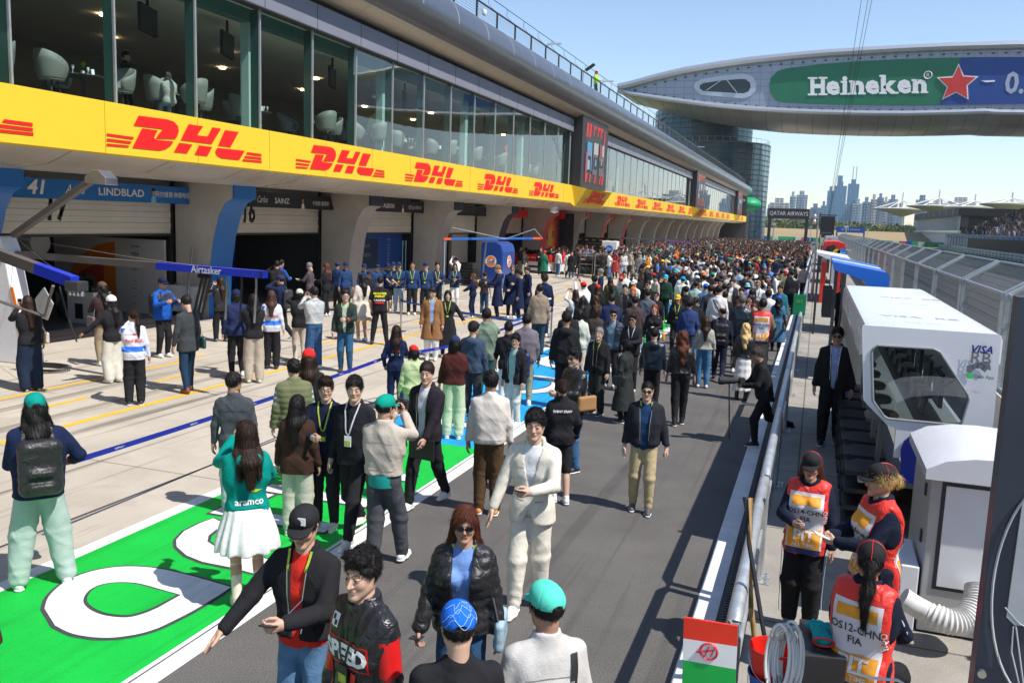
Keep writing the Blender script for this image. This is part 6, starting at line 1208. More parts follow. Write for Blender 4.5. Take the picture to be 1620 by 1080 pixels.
def mass(name,label,pts,skip_legs=False,yawf=None,kind='stuff'):
    Vs=[];Fs=[];Cs=[];b=0
    for x,y,z in pts:
        parts=rk.choice(low); tn,tc,_=wpick(TOPC); cc=rk.choice(CAPC)[1]; bc=rk.choice(BOTC)[1]; a=R_(yawf() if yawf else rk.choice([0,0,180,180,90,-90])+rk.uniform(-30,30)); M=rotz(a); sc=rk.uniform(.93,1.06); hc=rk.choice([BLK,DKB,BLK,AUB]); sk=SKT[rk.randrange(5)]*.78
        for nm,co,Fq in parts:
            if skip_legs and nm in('trousers','shorts','shoe','skirt'): continue
            cc=cc if rk.random()<.35 else K
            c=bc if nm in('trousers','shorts','skirt') else cc if nm=='hat' else hc if nm=='hair' else sk if nm=='body' else (.2,.2,.2) if nm=='shoe' else tc
            Vs.append(co*sc@M.T+np.array([x,y,z])); Fs.append(Fq+b); Cs.append(np.tile(np.array(c),(len(co),1))); b+=len(co)
    o=mesh_obj(name,np.concatenate(Vs),np.concatenate(Fs),mat('crowd_cloth',attr=True,rough=.8,var=.1),None,smooth=False,col=np.concatenate(Cs)); tag(o,label,'crowd',None,kind); return o
pts=[]
for (xa,xb,ya,yb,n,dd) in [(-9,-.9,62,100,420,.6),(-16,-8.5,74,100,110,.6),(-16,-.9,100,150,620,.65),(-18,-8.9,51,76,110,.75)]:
    c=0;t_=0; cell={}
    while c<n and t_<n*20:
        t_+=1; x=rk.uniform(xa,xb); y=rk.uniform(ya,yb); kx=(int(x/dd),int(y/dd))
        if kx in cell: continue
        cell[kx]=1; pts.append((x,y,0)); c+=1
mass('far_crowd','dense crowd filling the far end of the pit lane',pts)
for k in KINDS:
    def rm(o):
        for c in list(o.children): rm(c)
        bpy.data.objects.remove(o)
    rm(k[0])
# ======================= RIGHT SIDE: PIT WALL =======================
from mathutils.geometry import tessellate_polygon
def plate(polys,fn,d0,d1,mb=None):
    """flat plate with holes: polys[0] outer, others holes, in (u,v); extruded between d0 and d1"""
    mb=mb or MB(); pts=[q for p in polys for q in p]; T=tessellate_polygon([[Vector((u,v,0)) for u,v in p] for p in polys]); n=len(pts)
    V=[fn(u,v,d0) for u,v in pts]+[fn(u,v,d1) for u,v in pts]; F=[tuple(t) for t in T]+[tuple(i+n for i in t[::-1]) for t in T]; b=0
    for p in polys:
        k=len(p); F+=[(b+i,b+(i+1)%k,b+(i+1)%k+n,b+i+n) for i in range(k)]; b+=k
    mb.add(V,F); return mb
fx=lambda u,v,d:(u,d,v)
def pY(pts,Y): return [(lambda q:(q[0],q[2]))(onY(u,v,Y)) for u,v in pts]
o=MB().box(-.3,2.9,1.5,150,-.02,.30).build('pit_wall_walkway',[WALK]); o['kind']='structure'
o=MB().box(-.46,-.31,5.6,150,0,.36).build('walkway_kerb_rail',[mat('rubber_kerb',(.035,.033,.04),.6,var=.2)]); tag(o,'dark rubber topped kerb along the edge of the pit wall walkway','kerb')
gr=MB()
for k in range(420): y=5.8+.06*k; gr.box(-.55,-.47,y,y+.028,0,.012)
tag(gr.build('drain_grate',[DARK]),'slotted drain grate between the white line and the walkway kerb','drain')
o=MB().box(2.9,3.1,1,150,-.02,1.05).build('concrete_wall',[WALLM]); tag(o,'low concrete pit wall under the tall mesh fence','wall')
# railing sections
def rail(y0,y1,label):
    t=empty('guard_rail',(-.3,y0,.3),0,label,'railing','galvanised railing sections along the pit wall walkway'); L_=y1-y0
    r=.045; MB().tube([(.02,.0,.0),(.02,.0,.88),(.02,.03,.96),(.02,.1,1.0),(.02,L_-.1,1.0),(.02,L_-.03,.96),(.02,L_,.88),(.02,L_,0)],r,10,False).build('top_rail',[GALV],t,smooth=True)
    MB().tube([(.02,.0,.5),(.02,L_,.5)],.022,8).build('mid_rail',[GALV],t,smooth=True)
    n=max(1,int(L_/1.6))
    for k in range(n+1):
        y=L_*k/n; MB().box(.0,.05,y-.035,y+.035,0,.97).build('post',[GALV],t); m=MB().box(-.01,.13,y-.05,y+.05,0,.012); m.tube([(.10,y+.03,.01),(.10,y+.03,.03)],.012,6); m.tube([(.10,y-.03,.01),(.10,y-.03,.03)],.012,6); m.build('base_plate',[GALV],t)
yy=4.95; names=['nearest galvanised railing section with a bent end behind the flag board','second railing section beside the broom handle','third railing section with red and white tape','railing section just behind the photographer','railing section past the photographer']
for k in range(26):
    rail(yy,yy+3.05,names[k] if k<5 else f'galvanised railing section, number {"six seven eight nine ten eleven twelve thirteen fourteen fifteen sixteen seventeen eighteen nineteen twenty".split()[k-5]} from the flag board' if k<20 else 'distant galvanised railing section along the pit wall walkway'); yy+=3.2
tp=MB(); 
for k in range(70): tp.m=k%2; y=7.9+.1*k; tp.bar((-.335,y,1.16+.0*k),(-.335,y+.1,1.16),.012,.05)
tag(tp.build('striped_tape',[PRW,RED],None),'red and white striped tape stretched along the railing','tape')
o=empty('flag_board',(0,0,0),0,'small green board with yellow writing hung on the railing near the crowd','sign'); q=onY(1265,482,24.5); o.location=(q[0],24.5,q[2]); MB().box(-.16,.16,-.02,.02,-.28,.28).build('board_face',[GREENP],o); text('board_writing','PIT',.12,MATS['lanyard_yellow_green'],o,(0,-.02,.08),(1,0,0),(0,0,1))
# debris fence
FE=empty('debris_fence',(3.0,10,0),0,'tall grey mesh debris fence with angled top along the pit wall','fence')
def fp(mb,n,m,**k): o=mb.build(n,m,None,**k); o.parent=FE; o.matrix_parent_inverse=Matrix.Translation((-3.0,-10,0)); return o
FEN=mat('fence_steel',(.50,.53,.54),.45,.55,var=.15,vs_=6); WIR=mat('fence_wire',(.20,.22,.235),.45,.6,var=.1)
zb_,xt,zt=2.60,3.62,3.02
k=0; y=7.0
while y<150:
    for dy in(-.19,.19):
        b=MB(); b.box(2.93,3.07,y+dy-.035,y+dy+.035,.9,zb_+.02); b.bar((2.98,y+dy,zb_),(xt,y+dy,zt),.07,.10,up=(0,1,0)); b.bar((3.06,y+dy,2.25),(3.3,y+dy,2.80),.03,.03); fp(b,'fence_post',[FEN])
    b=MB(); y1=y+4.5
    for z_,x_ in((zb_,2.99),(zt,xt),(1.08,2.99)): b.tube([(x_,y+.2,z_),(x_,y1-.2,z_)],.032,6)
    fp(b,'fence_rail',[FEN])
    m=MB(); st_=.075 if y<40 else .3 if y<80 else .6; sv_=.05 if y<30 else .1 if y<60 else .3
    n_=int((zb_-1.1)/.15)
    for i in range(n_+1): z_=1.1+i*.15; m.bar((3.0,y+.2,z_),(3.0,y1-.2,z_),.0045,.0045)
    for i in range(6): f=i/5; m.bar((3.0+(xt-3)*f,y+.2,zb_+(zt-zb_)*f),(3.0+(xt-3)*f,y1-.2,zb_+(zt-zb_)*f),.006,.006)
    q=y+.2
    while q<y1-.2: m.box(2.998,3.003,q-.002,q+.002,1.1,zb_); m.bar((3.0,q,zb_),(xt,q,zt),.0038,.0038,up=(0,1,0)); q+=sv_ if True else st_
    fp(m,'mesh_panel',[WIR],fixn=False)
    y+=4.5
# white timing booth
GRF_=mat('booth_floor_grey',(.16,.17,.17),.6)
BO=empty('timing_booth',(1.15,9.44,.3),0,'white timing booth on the pit wall with a big hexagonal dark window','booth')
WP=mat('booth_white_paint',(.74,.75,.79),.25,var=.03,coat=.3)
def q3(pts): return [(1080+x/3,360+y/3) for x,y in pts]
out=pY(q3([(851,478),(856,466),(868,463),(1496,506),(1508,511),(1512,525),(1468,1000),(1462,1090),(1000,1090),(1012,962),(1004,948),(975,940),(872,835),(858,815)]),9.44)
win=pY(q3([(897,600),(903,575),(925,558),(1190,574),(1222,590),(1352,790),(1358,815),(1325,925),(1300,936),(975,905),(955,893),(903,820)]),9.44)
loc0=Matrix.Translation((-1.15,-9.44,-.3))
def bo(mb,n,m,par=BO,**k): o=mb.build(n,m,None,**k); o.parent=par; o.matrix_parent_inverse=loc0 if par is BO else Matrix.Identity(4); return o
bo(plate([out,win],fx,9.44,9.50),'front_panel',[WP],bevel=0)
MAT_W=glassmat('booth_glass',(.62,.68,.68),.985)
bo(plate([win],fx,9.46,9.47),'window',[MAT_W])
fr=MB(); wl=[(x,9.435,z) for x,z in win]; fr.tube(wl+[wl[0]],.012,6,False); bo(fr,'window_frame',[mat('window_gasket',(.25,.27,.28),.5)])
xL=min(x for x,z in out);xR=max(x for x,z in out);zT=max(z for x,z in out)
zc=[z for x,z in out]
rf=MB(); rf.prism([(xL,zT-.32),(xL+.005,zT-.06),(xL+.04,zT-.012),(xL+.1,zT),(xR-.08,zT),(xR-.02,zT-.02),(xR,zT-.07),(xR,zT-.3),(xR-.04,zT-.3),(xR-.05,zT-.06),(xL+.08,zT-.05),(xL+.05,zT-.3)],fx,9.50,16.2); bo(rf,'roof_shell',[WP],smooth=True)
bo(MB().box(xR-.05,xR,9.5,16.2,.3,1.35),'side_wall',[WP]); bo(MB().box(xL,xR,16.15,16.2,.3,zT-.1),'rear_wall',[WP])
bo(MB().box(xL+.0,xL+.04,9.5,16.2,zT-.62,zT-.32),'side_fascia',[mat('booth_grey_trim',(.32,.31,.29),.5)])
bo(MB().box(xL+.1,xR-.05,9.5,16.2,.95,1.0),'booth_floor',[GRF_])
for k in range(6):
    y=10.0+.98*k; b=MB(); b.lathe([(0,0),(.17,0),(.18,.05),(.15,.08),(0,.09)],(xL+.33,y+.3,1.5),14); b.tube([(xL+.33,y+.3,1.0),(xL+.33,y+.3,1.5)],.03,8); bo(b,'stool',[mat('stool_grey',(.16,.17,.18),.5)],smooth=True)
    b=MB(); b.bar((xL+.75,y+.3,1.75),(xL+1.02,y+.3,2.0),.02,.02); b.box(xL+.85,xL+.89,y+.02,y+.58,1.72,2.08); bo(b,'monitor',[BLACK]); bo(MB().box(xL+.846,xL+.849,y+.05,y+.55,1.75,2.05),'monitor_screen',[mat('monitor_screen_dim',(.04,.07,.09),.2,emit=.2)])
bo(MB().box(xL+.6,xL+1.0,9.6,16,1.62,1.66),'desk',[mat('desk_grey',(.3,.31,.32),.4)]); b=MB(); b.bar((xL+.62,9.62,1.67),(xL+.62,15.9,1.67),.03,.03); bo(b,'desk_edge',[STEEL])
for k in range(14): b=MB(); y=9.8+.42*k; b.bar((xL+.68,y,1.67),(xL+.72,y+.05,1.86),.02,.02); b.box(xL+.66,xL+.76,y-.05,y+.07,1.86,1.92); bo(b,'headset',[STEEL if k%2 else BLACK])
# ladders / black stair frame under the booth left side
for k in range(9):
    y=9.6+.72*k; b=MB(); 
    for j in range(4): b.box(xL-.02,xL+.42,y,y+.5,.42+.19*j,.47+.19*j); b.box(xL-.025,xL-.02,y+.05,y+.12,.43+.19*j,.46+.19*j)
    b.box(xL+.0,xL+.03,y+.5,y+.55,.3,1.1); bo(b,'step_frame',[BLACK])
bo(plate([pY([(1425,760),(1425,712),(1430,698),(1440,690),(1453,688),(1458,690),(1458,770)],9.40)],fx,9.405,9.43),'navy_door',[mat('navy_gloss',(.01,.02,.20),.25)])
def boT(txt,px,py,size,m,**k):
    q=onY(px,py,9.43); o=text('lettering',txt,size,m,None,(q[0],9.428,q[2]),(1,0,0),(0,0,1),**k); o.parent=BO; o.matrix_parent_inverse=loc0; return o
boT('VISA',1552,553,.10,mat('print_navy',(.01,.02,.22),.5),bold=.03,shear=.25)
GRP=mat('print_grey',(.16,.18,.21),.5); boT('RB',1551,567,.17,GRP,bold=.01,sx=.95)
bull=[(1528,588),(1531,578),(1540,576),(1552,573),(1562,571),(1566,576),(1568,586),(1562,584),(1558,589),(1550,582),(1542,583),(1537,589)]
o=poly_flat('bull_mark',[[onY(u,v,9.425) for u,v in bull]],GRP,None,lambda x,y,z:(x,9.425,z)); o.parent=BO; o.matrix_parent_inverse=loc0
bo(plate([pY([(1531,590),(1539,591),(1538,598),(1530,597)],9.43)],fx,9.425,9.43),'green_square',[mat('print_lime',(.0,.75,.10),.5)]); boT('Cash App',1556,596,.045,PRK,bold=.005)
for (u,v) in((1440,472),(1455,502)):
    q=g(u,v,zT+.004); o=text('roof_lettering','VISA  RB',.22,mat('print_pale_grey',(.35,.38,.42),.5),None,(q[0],q[1],zT+.003),(1,.0,0),(0,1,0),bold=.01,off=0); o.parent=BO; o.matrix_parent_inverse=loc0
    q=g(u+5,v+9,zT+.004); o=text('roof_lettering','Cash App',.09,MATS['print_lime'],None,(q[0],q[1],zT+.003),(1,0,0),(0,1,0),off=0); o.parent=BO; o.matrix_parent_inverse=loc0
# air conditioning cabinet
AC=empty('ac_cabinet',(1.3,7.5,.3),0,'white air conditioning cabinet with a curved roof in front of the booth','cabinet')
acp=lambda mb,n,m,**k:(lambda o:(setattr(o,'parent',AC),setattr(o,'matrix_parent_inverse',Matrix.Translation((-1.3,-7.5,-.3))),o)[2])(mb.build(n,m,None,**k))
GB=mat('cabinet_grey',(.48,.49,.50),.35,.3,var=.05)
acp(MB().box(1.02,1.75,7.5,8.6,.32,1.66),'cabinet_body',[GB],bevel=.01)
m=MB(); arc=[(7.42+1.25*f,1.66+.16*math.sin(math.pi*(.12+.76*f))) for f in np.linspace(0,1,11)]
m.prism([(.96,1.62),(.96,1.70),(1.1,1.78),(1.3,1.82),(1.5,1.83),(1.75,1.82),(1.80,1.70),(1.80,1.62)],fx,7.40,8.72); acp(m,'curved_roof',[WP],smooth=True)
acp(MB().box(1.13,1.68,7.485,7.50,.72,1.56),'front_panel',[WHITE],bevel=.004); acp(MB().box(1.10,1.71,7.494,7.499,.69,1.59),'panel_seam',[DARK])
for z in(.7,1.0,1.4): acp(MB().box(1.005,1.02,7.7,7.76,z,z+.1),'latch',[DARK])
d=MB(); c0=onY(1428,945,7.15);c1=onY(1455,962,7.15);c2=onY(1500,982,7.1);c3=onY(1528,978,7.15);c4=onY(1545,955,7.25); c5=onY(1548,930,7.35)
pts=[];rad=[]; cp=[Vector(c) for c in (c0,c1,c2,c3,c4,c5)]
for i in range(120):
    t=i/119*(len(cp)-1); j=min(int(t),len(cp)-2); f=t-j; a=cp[max(j-1,0)];b=cp[j];c=cp[j+1];e=cp[min(j+2,len(cp)-1)]
    pts.append(.5*((2*b)+(c-a)*f+(2*a-5*b+4*c-e)*f*f+(-a+3*b-3*c+e)*f**3)); rad.append((.098 if i>35 else .085)*(1+(.06*math.sin(i*1.6) if i>30 else 0)))
d.tube(pts,rad,18); acp(d,'ribbed_duct',[mat('duct_plastic',(.62,.62,.60),.45,var=.05)],smooth=True)
acp(MB().box(.86,1.0,7.5,8.2,.3,.85),'side_unit',[WHITE],bevel=.01)
# near dark slab
SL=empty('dark_panel',(1.6,4.5,.3),0,'dark navy upright panel with a pale emblem at the right edge','panel')
slp=lambda mb,n,m,**k:(lambda o:(setattr(o,'parent',SL),setattr(o,'matrix_parent_inverse',Matrix.Translation((-1.6,-4.5,-.3))),o)[2])(mb.build(n,m,None,**k))
slp(MB().box(.888,2.6,4.5,4.62,.3,3.277),'panel_board',[mat('slab_navy_grey',(.045,.055,.085),.35,.2,var=.08)])
EMB=mat('emblem_pale_grey',(.42,.44,.47),.45); m=MB()
ce=onY(1660,935,4.49)
pe=[(ce[0]+.235*math.cos(a),4.488,ce[2]+.55*math.sin(a)) for a in np.linspace(0,2*math.pi,49)]; m.tube(pe,.006,4,False)
m.tube([onY(1590,960,4.488),onY(1612,985,4.488),onY(1640,1000,4.488)],.004,4); m.tube([onY(1603,990,4.488),onY(1600,1030,4.488),onY(1612,1080,4.488)],.004,4); m.tube([onY(1607,990,4.488),onY(1620,1090,4.488)],.004,4)
slp(m,'emblem_outline',[EMB]); slp(plate([pY([(1592,975),(1618,790),(1650,760),(1640,990),(1605,988)],4.49)],fx,4.486,4.499),'emblem_blade',[EMB]); q=onY(1542,1063,4.49); slp(MB().lathe([(0,-.02),(.02,-.02),(.022,0)],(q[0]+.03,4.5,q[2]),12,'y'),'bolt',[STEEL])
# flag board, poles, bucket, coil, case, gloves
FB=empty('team_board',onY(1122,1030,4.7),0,'board in red, white and green stripes with a round red emblem','sign'); q0=FB.location.copy()
fbp=lambda mb,n,m,**k:(lambda o:(setattr(o,'parent',FB),setattr(o,'matrix_parent_inverse',Matrix.Translation(-q0)),o)[2])(mb.build(n,m,None,**k))
fbp(plate([pY([(1082,976),(1167,990),(1166,1022),(1081,1009)],4.7)],fx,4.7,4.715),'red_stripe',[mat('board_red',(.85,.035,.01),.4)]); fbp(plate([pY([(1081,1009),(1166,1022),(1164,1058),(1080,1043)],4.7)],fx,4.7,4.715),'white_stripe',[PRW]); fbp(plate([pY([(1080,1043),(1164,1058),(1163,1095),(1079,1080)],4.7)],fx,4.7,4.715),'green_stripe',[mat('board_green',(.0,.42,.06),.4)])
m=MB(); ce=onY(1121,1031,4.69); m.tube([(ce[0]+.047*math.cos(a),4.695,ce[2]+.047*math.sin(a)) for a in np.linspace(0,2*math.pi,30)],.0055,4,False)
for a,b_ in(((-.02,-.03),(.0,.03)),((.012,-.028),(.032,.032)),((-.07,-.015),(.025,.012))): m.bar((ce[0]+a[0],4.695,ce[2]+a[1]),(ce[0]+b_[0],4.695,ce[2]+b_[1]),.012,.005)
fbp(m,'round_emblem',[mat('emblem_red',(.6,.02,.03),.4)]); fbp(MB().tube([onY(1122,985,4.72),onY(1117,1180,4.72)],.012,8),'board_pole',[GALV])
br=empty('broom',(0,0,0),0,'bamboo handled broom leaning on the railing','broom'); br.location=(-.12,5.3,.3); a=onY(1188,787,5.5);b_=onY(1188,960,5.3); w0=Vector(br.location)
m=MB(); m.tube([Vector(a)-w0,(Vector(b_)-w0)*1.0,(0,0,.45)],.017,10); m.build('broom_handle',[mat('bamboo',(.42,.26,.11),.5,var=.3,vs_=20)],br,smooth=True)
m=MB(); rr=random.Random(3)
for k in range(160): x,y=rr.uniform(-.04,.04),rr.uniform(-.04,.04); m.tube([(x*.5,y*.5,.62),(x*1.6,y*1.6,.25),(x*2.6,y*2.6,0)],.0022,3)
m.build('broom_bristles',[mat('straw',(.25,.15,.06),.9,var=.3)],br)
po=MB(); po.tube([onY(1178,786,5.45),onY(1185,860,5.4),onY(1210,1010,5.2)],.014,8); tag(po.build('black_pole',[BLACK],None,smooth=True),'thin black pole leaning beside the bamboo broom','pole')
def bucket(px,py,z,r,h_,m,label,Y):
    q=onY(px,py,Y); t=empty('bucket',(q[0],Y,q[2]),0,label,'bucket','stacked buckets by the railing'); b=MB(); b.lathe([(0,-h_),(r*.78,-h_),(r,0),(r*1.05,.0),(r*1.05,-.012),(r*.97,-.012),(r*.75,-h_+.01),(0,-h_+.01)],(0,0,0),28); b.build('bucket_body',[m],t,smooth=True); hd=MB(); hd.tube([(r*math.cos(a_),-.04-.1*math.sin(a_),-.02-.14*math.sin(a_)) for a_ in np.linspace(0,math.pi,14)],.003,5); hd.build('bucket_handle',[STEEL],t); return t
bucket(1222,1022,0,.125,.22,mat('bucket_red',(.75,.02,.01),.35,coat=.2),'glossy red bucket stacked in a blue one',4.9); bucket(1222,1063,0,.132,.22,mat('bucket_blue',(.02,.1,.4),.4),'blue bucket under the red one',4.9)
q=onY(1242,1040,4.75); CO=empty('cable_coil',q,0,'grey and white cable coil hung between the bucket and the black case','cable'); 
for k in range(9):
    b=MB(); rr_=random.Random(k); rx,rz=.055+.008*rr_.random(),.17+.03*rr_.random(); b.tube([((k-4)*.010+rx*math.cos(a),.01*k-.03+.02*math.sin(a),-.02*(k%3)+rz*math.sin(a)) for a in np.linspace(0,2*math.pi,26)],.0085,7,False); b.build('cable_loop',[mat('cable_grey',(.45,.47,.5),.5) if k%2 else mat('cable_white',(.62,.62,.6),.5)],CO,smooth=True)
zc_=.98; A_,B_,C_,D_=[Vector(g(*p,zc_)) for p in((1265,977),(1318,985),(1340,1042),(1262,1034))]
m=MB(); m.prism([(p.x,p.y) for p in (A_,B_,C_,D_)],lambda u,v,d:(u,v,d),.3,zc_); cs=m.build('equipment_case',[mat('case_black',(.022,.023,.026),.45,var=.2)],None,bevel=.008); tag(cs,'matt black equipment case with work gloves on top','case')
GL=MB()
def glove(cx,cy,ang,label):
    t=empty('work_glove',(cx,cy,zc_+.02),ang,label,'glove','pair of teal work gloves'); s=SDF((-.12,-.16,-.04),(.14,.22,.07),.006)
    s.cone((-.03,-.08,.02),(-.03,.03,.022),.03,.03,.03).cone((.03,-.08,.02),(.03,.03,.022),.03,.03,.03).cone((0,-.1,.022),(0,.0,.025),.03,.03,.03)
    for i,x in enumerate((-.045,-.017,.012,.04)): s.cone((x,.04,.022),(x*1.25,.115+.012*(i in(1,2)),.018),.016,.014,.006)
    s.cone((.05,-.02,.022),(.09,.045,.02),.017,.015,.008); s.wrinkle(.002,1,3); V_,Q_=s.mesh(); mesh_obj('glove_body',V_,Q_,mat('glove_teal',(.0,.38,.36),.9,folds=.5,var=.2,vs_=20),t,smooth=True)
    b=MB(); b.tube([(.055*math.cos(a)*1.15,-.125,.022+.026*math.sin(a)) for a in np.linspace(0,2*math.pi,20)],.007,6,False); b.build('red_cuff',[RED],t,smooth=True)
gc=(A_+B_+C_+D_)/4; glove(gc.x+.01,gc.y-.02,.1,'teal work glove with red cuff lying in front'); glove(gc.x+.05,gc.y+.05,.9,'teal work glove underneath, fingers to the right')
m=MB(); m.tube([onY(1340,1060,4.8),onY(1380,1072,4.8),onY(1420,1075,4.8),onY(1460,1100,4.8)],.008,6); tag(m.build('white_cable',[MATS['cable_white']],None,smooth=True),'thin white cable trailing at the bottom right','cable')
o=MB().box(.35,1.6,4.9,5.6,.3,.62).build('wooden_board',[mat('brown_board',(.28,.17,.10),.6,.0,var=.3,vs_=6)],None,bevel=.01); tag(o,'low brown platform behind the seated marshal','platform')
# tall pole with dome cameras
PO=empty('camera_pole',g(1284,474,.3),0,'slender galvanised pole with two dome cameras beside the walkway','pole'); hp=hgt(PO.location,287,0)-.0
MB().tube([(0,0,0),(0,0,hp)],[.05,.035],10).build('pole_shaft',[GALV],PO,smooth=True); MB().tube([(0,0,0),(0,0,1.1)],[.07,.065],10).build('pole_sleeve',[GALV],PO,smooth=True)
for k,(x,z) in enumerate(((-.12,hp-.18),(-.12,hp-.42))): b=MB(); b.lathe([(0,.12),(.05,.11),(.09,.04),(.09,-.02),(.06,-.09),(0,-.11)],(x*1.4,0,z),14); b.build('dome_camera',[ALU if k else GY_ if False else ALU],PO,smooth=True)
for k in range(5): MB().box(.03,.10,-.04,.04,hp-.55+.12*k,hp-.48+.12*k).build('junction_box',[DARK],PO)
MB().tube([(.05,0,2.55),(1.5,-.6,2.35)],.03,8).build('cross_strut',[ALU],PO); MB().tube([(.05,0,1.9),(1.0,-.3,.3)],.03,8).build('diagonal_strut',[GALV],PO)
# blue canopies
def canopy(Y,dy,label,pts,depth,m):
    t=empty('pit_wall_canopy',(1,Y,.3),0,label,'canopy','blue canopies over the pit wall stands'); p=pY(pts,Y); f=lambda u,v,d:(u-1,d,v-.3)
    MB().prism(p,f,0,.35).build('canopy_front',[m],t,bevel=.0)
    top=p[:len(p)//2]; zt_=max(v for u,v in p); xs=[u for u,v in p]
    b=MB(); 
    p0,p1=p[0],p[1]; b.prism([(p0[0],p0[1]),(p1[0],p1[1]),(p1[0],p1[1]-.06),(p0[0],p0[1]-.06)],f,.36,depth*.45); b.build('canopy_roof',[m],t); b=MB(); b.prism([(p0[0],p0[1]+.01),(p1[0],p1[1]+.01),(p1[0],p1[1]-.06),(p0[0],p0[1]-.06)],f,depth*.46,depth*.62); b.build('roof_strip',[WHITE],t); b=MB(); b.prism([(p0[0],p0[1]+.02),(p1[0],p1[1]+.02),(p1[0],p1[1]-.06),(p0[0],p0[1]-.06)],f,depth*.63,depth); b.build('rear_roof',[m],t)
    MB().box(xs[1]-1-.15,xs[1]-1-.05,.3,depth,0,p1[1]-.4).build('back_wall',[DARK],t); MB().box(p0[0]-1+.05,p0[0]-1+.12,.1,.2,0,p0[1]-.4).build('support_post',[DARK],t)
    for k in range(3): MB().box(p0[0]-1+.3,xs[1]-1-.4,.6+k*.9,.7+k*.9,.5,1.4).build('console',[BLACK],t)
CB=mat('canopy_blue',(.005,.15,.68),.35,var=.04,coat=.2)
canopy(19.6,3.5,'bright blue rounded canopy over the nearest pit wall stand',[(1318,414),(1402,431),(1407,436),(1408,442),(1405,457),(1372,454),(1370,448),(1365,443),(1349,437),(1319,427)],3.4,CB)
canopy(28.5,4,'thin pale canopy farther along the wall',[(1292,399),(1345,409),(1345,413),(1330,413),(1310,410),(1292,402)],3,WHITE)
def stand(Y,depth,label,pts,m,win_=None,leg=None,extra=None):
    t=empty('pit_wall_stand',(.6,Y,.3),0,label,'stand','team stands on the pit wall'); f=lambda u,v,d:(u-.6,d,v-.3)
    MB().prism(pY(pts,Y),f,0,depth).build('stand_body',[m],t,bevel=.02)
    if win_: MB().prism(pY(win_,Y),f,-.03,-.005).build('stand_window',[BLACK],t)
    p=pY(pts,Y); x0=min(u for u,v in p); x1=max(u for u,v in p)
    MB().box(x0-.6+.05,x0-.6+.25,.2,depth-.3,0,1.8).build('stand_leg',[leg or m],t); MB().box(x1-.6-.25,x1-.6-.05,.2,depth-.3,0,1.8).build('stand_leg',[leg or m],t)
    if extra: extra(t,Y)
    return t
def fer(t,Y):
    for (u,v,m_) in((1323.5,400,mat('print_yellow2',(.9,.65,.02),.5)),(1332.5,400.5,mat('print_hpblue',(.05,.25,.7),.5))):
        q=onY(u,v,Y); MB().lathe([(0,0),(.17 if u<1330 else .22,0)],(q[0]-.6,-.04,q[2]-.3),18,'y').build('round_mark',[m_],t,fixn=False)
    q=onY(1323.5,400,Y); text('horse_mark','F',.2,PRK,t,(q[0]-.6,-.045,q[2]-.3),(1,0,0),(0,0,1),off=0.005); q=onY(1332.5,400.5,Y); text('maker_mark','hp',.24,PRW,t,(q[0]-.6,-.045,q[2]-.3),(1,0,0),(0,0,1),shear=.2,off=.005)
stand(41,6,'red stand with a black curved window and two round marks',[(1302,395),(1305,383),(1310,381.5),(1327,382),(1337,385.5),(1338.5,391),(1337,406),(1300,400)],mat('stand_red',(.75,.02,.01),.35,coat=.3),[(1305,396),(1308,390),(1315,388),(1322,388),(1321.5,401.5),(1304,399)],extra=fer)
stand(56,5,'silver grey stand behind the red one',[(1306,374),(1324,374),(1326,380),(1326,386),(1303,386)],GALV,[(1309,378.5),(1316,378.5),(1316,381),(1309,381)])
for i,(Y,lb_) in enumerate(((70,'dark pit wall stand beyond the silver one'),(84,'farthest dark pit wall stand before the black screen'))): stand(Y,6,lb_,[(1300,368),(1316-2*i,368),(1317-2*i,376),(1299,376)],DARK)
# ======================= FAR END =======================
# gantry
GY_=150; GA=empty('overhead_gantry',(-4.8,GY_,0),0,'dark overhead gantry sign reading Qatar Airways across the pit lane','gantry')
MB().box(-3.25,3.25,-.2,.2,5.1,6.75).build('gantry_board',[mat('gantry_brown',(.045,.032,.04),.5)],GA); 
for x in(-2.9,2.9): MB().box(x-.25,x+.25,-.25,.25,0,5.1).build('gantry_leg',[DARK],GA)
text('lettering','QATAR AIRWAYS',.95,PRW,GA,(0,-.2,5.92),(1,0,0),(0,0,1),bold=.004,sx=.80)
# spidercam mast and cables, black screen
MA=empty('truss_mast',(onY(1309,340,118)[0],118,0),0,'tall thin truss mast behind the black screen','mast'); hm=hgt((MA.location.x,118,0),271,0)
m=MB()
for sx in(-.25,.25):
    for sy in(-.25,.25): m.tube([(sx,sy,0),(sx,sy,hm)],.04,4)
for k in range(int(hm/.6)): z=.6*k; s_=1 if k%2 else -1; m.tube([(-.25*s_,-.25,z),(.25*s_,-.25,z+.6)],.025,4); m.tube([(-.25,-.25,z),(.25,-.25,z)],.025,4)
m.build('truss',[ALU],MA); MB().box(-.5,.5,-.3,.3,hm-.6,hm-.1).box(-.1,.8,-.3,.3,hm-1.8,hm-1.4).build('pulley_head',[DARK],MA)
for k,(u,v) in enumerate(((1372,0),(1384,0),(1391,0))):
    far=Vector(onY(u,v-60,90)); o=MB().tube([(MA.location.x+.05*k,118,hm-.2),far],.022,4).build('camera_cable',[DARK]); tag(o,['leftmost thin cable rising from the truss mast','middle thin cable rising from the truss mast','rightmost thin cable rising from the truss mast'][k],'cable','cables from the truss mast')
q=onY(1309,358,104); o=empty('black_screen',(q[0],104,0),0,'tall black screen back standing at the end of the pit wall','screen'); MB().box(-.75,.75,-.2,.2,q[2]-.9,q[2]+1.1).build('screen_back',[BLACK],o)
for x in(-.7,.7): MB().box(x-.06,x+.06,-.1,.1,0,q[2]-.8).build('screen_leg',[DARK],o)
MB().tube([(-.9,0,q[2]+1.25),(.9,0,q[2]+1.25)],.08,6).build('screen_truss',[DARK],o)
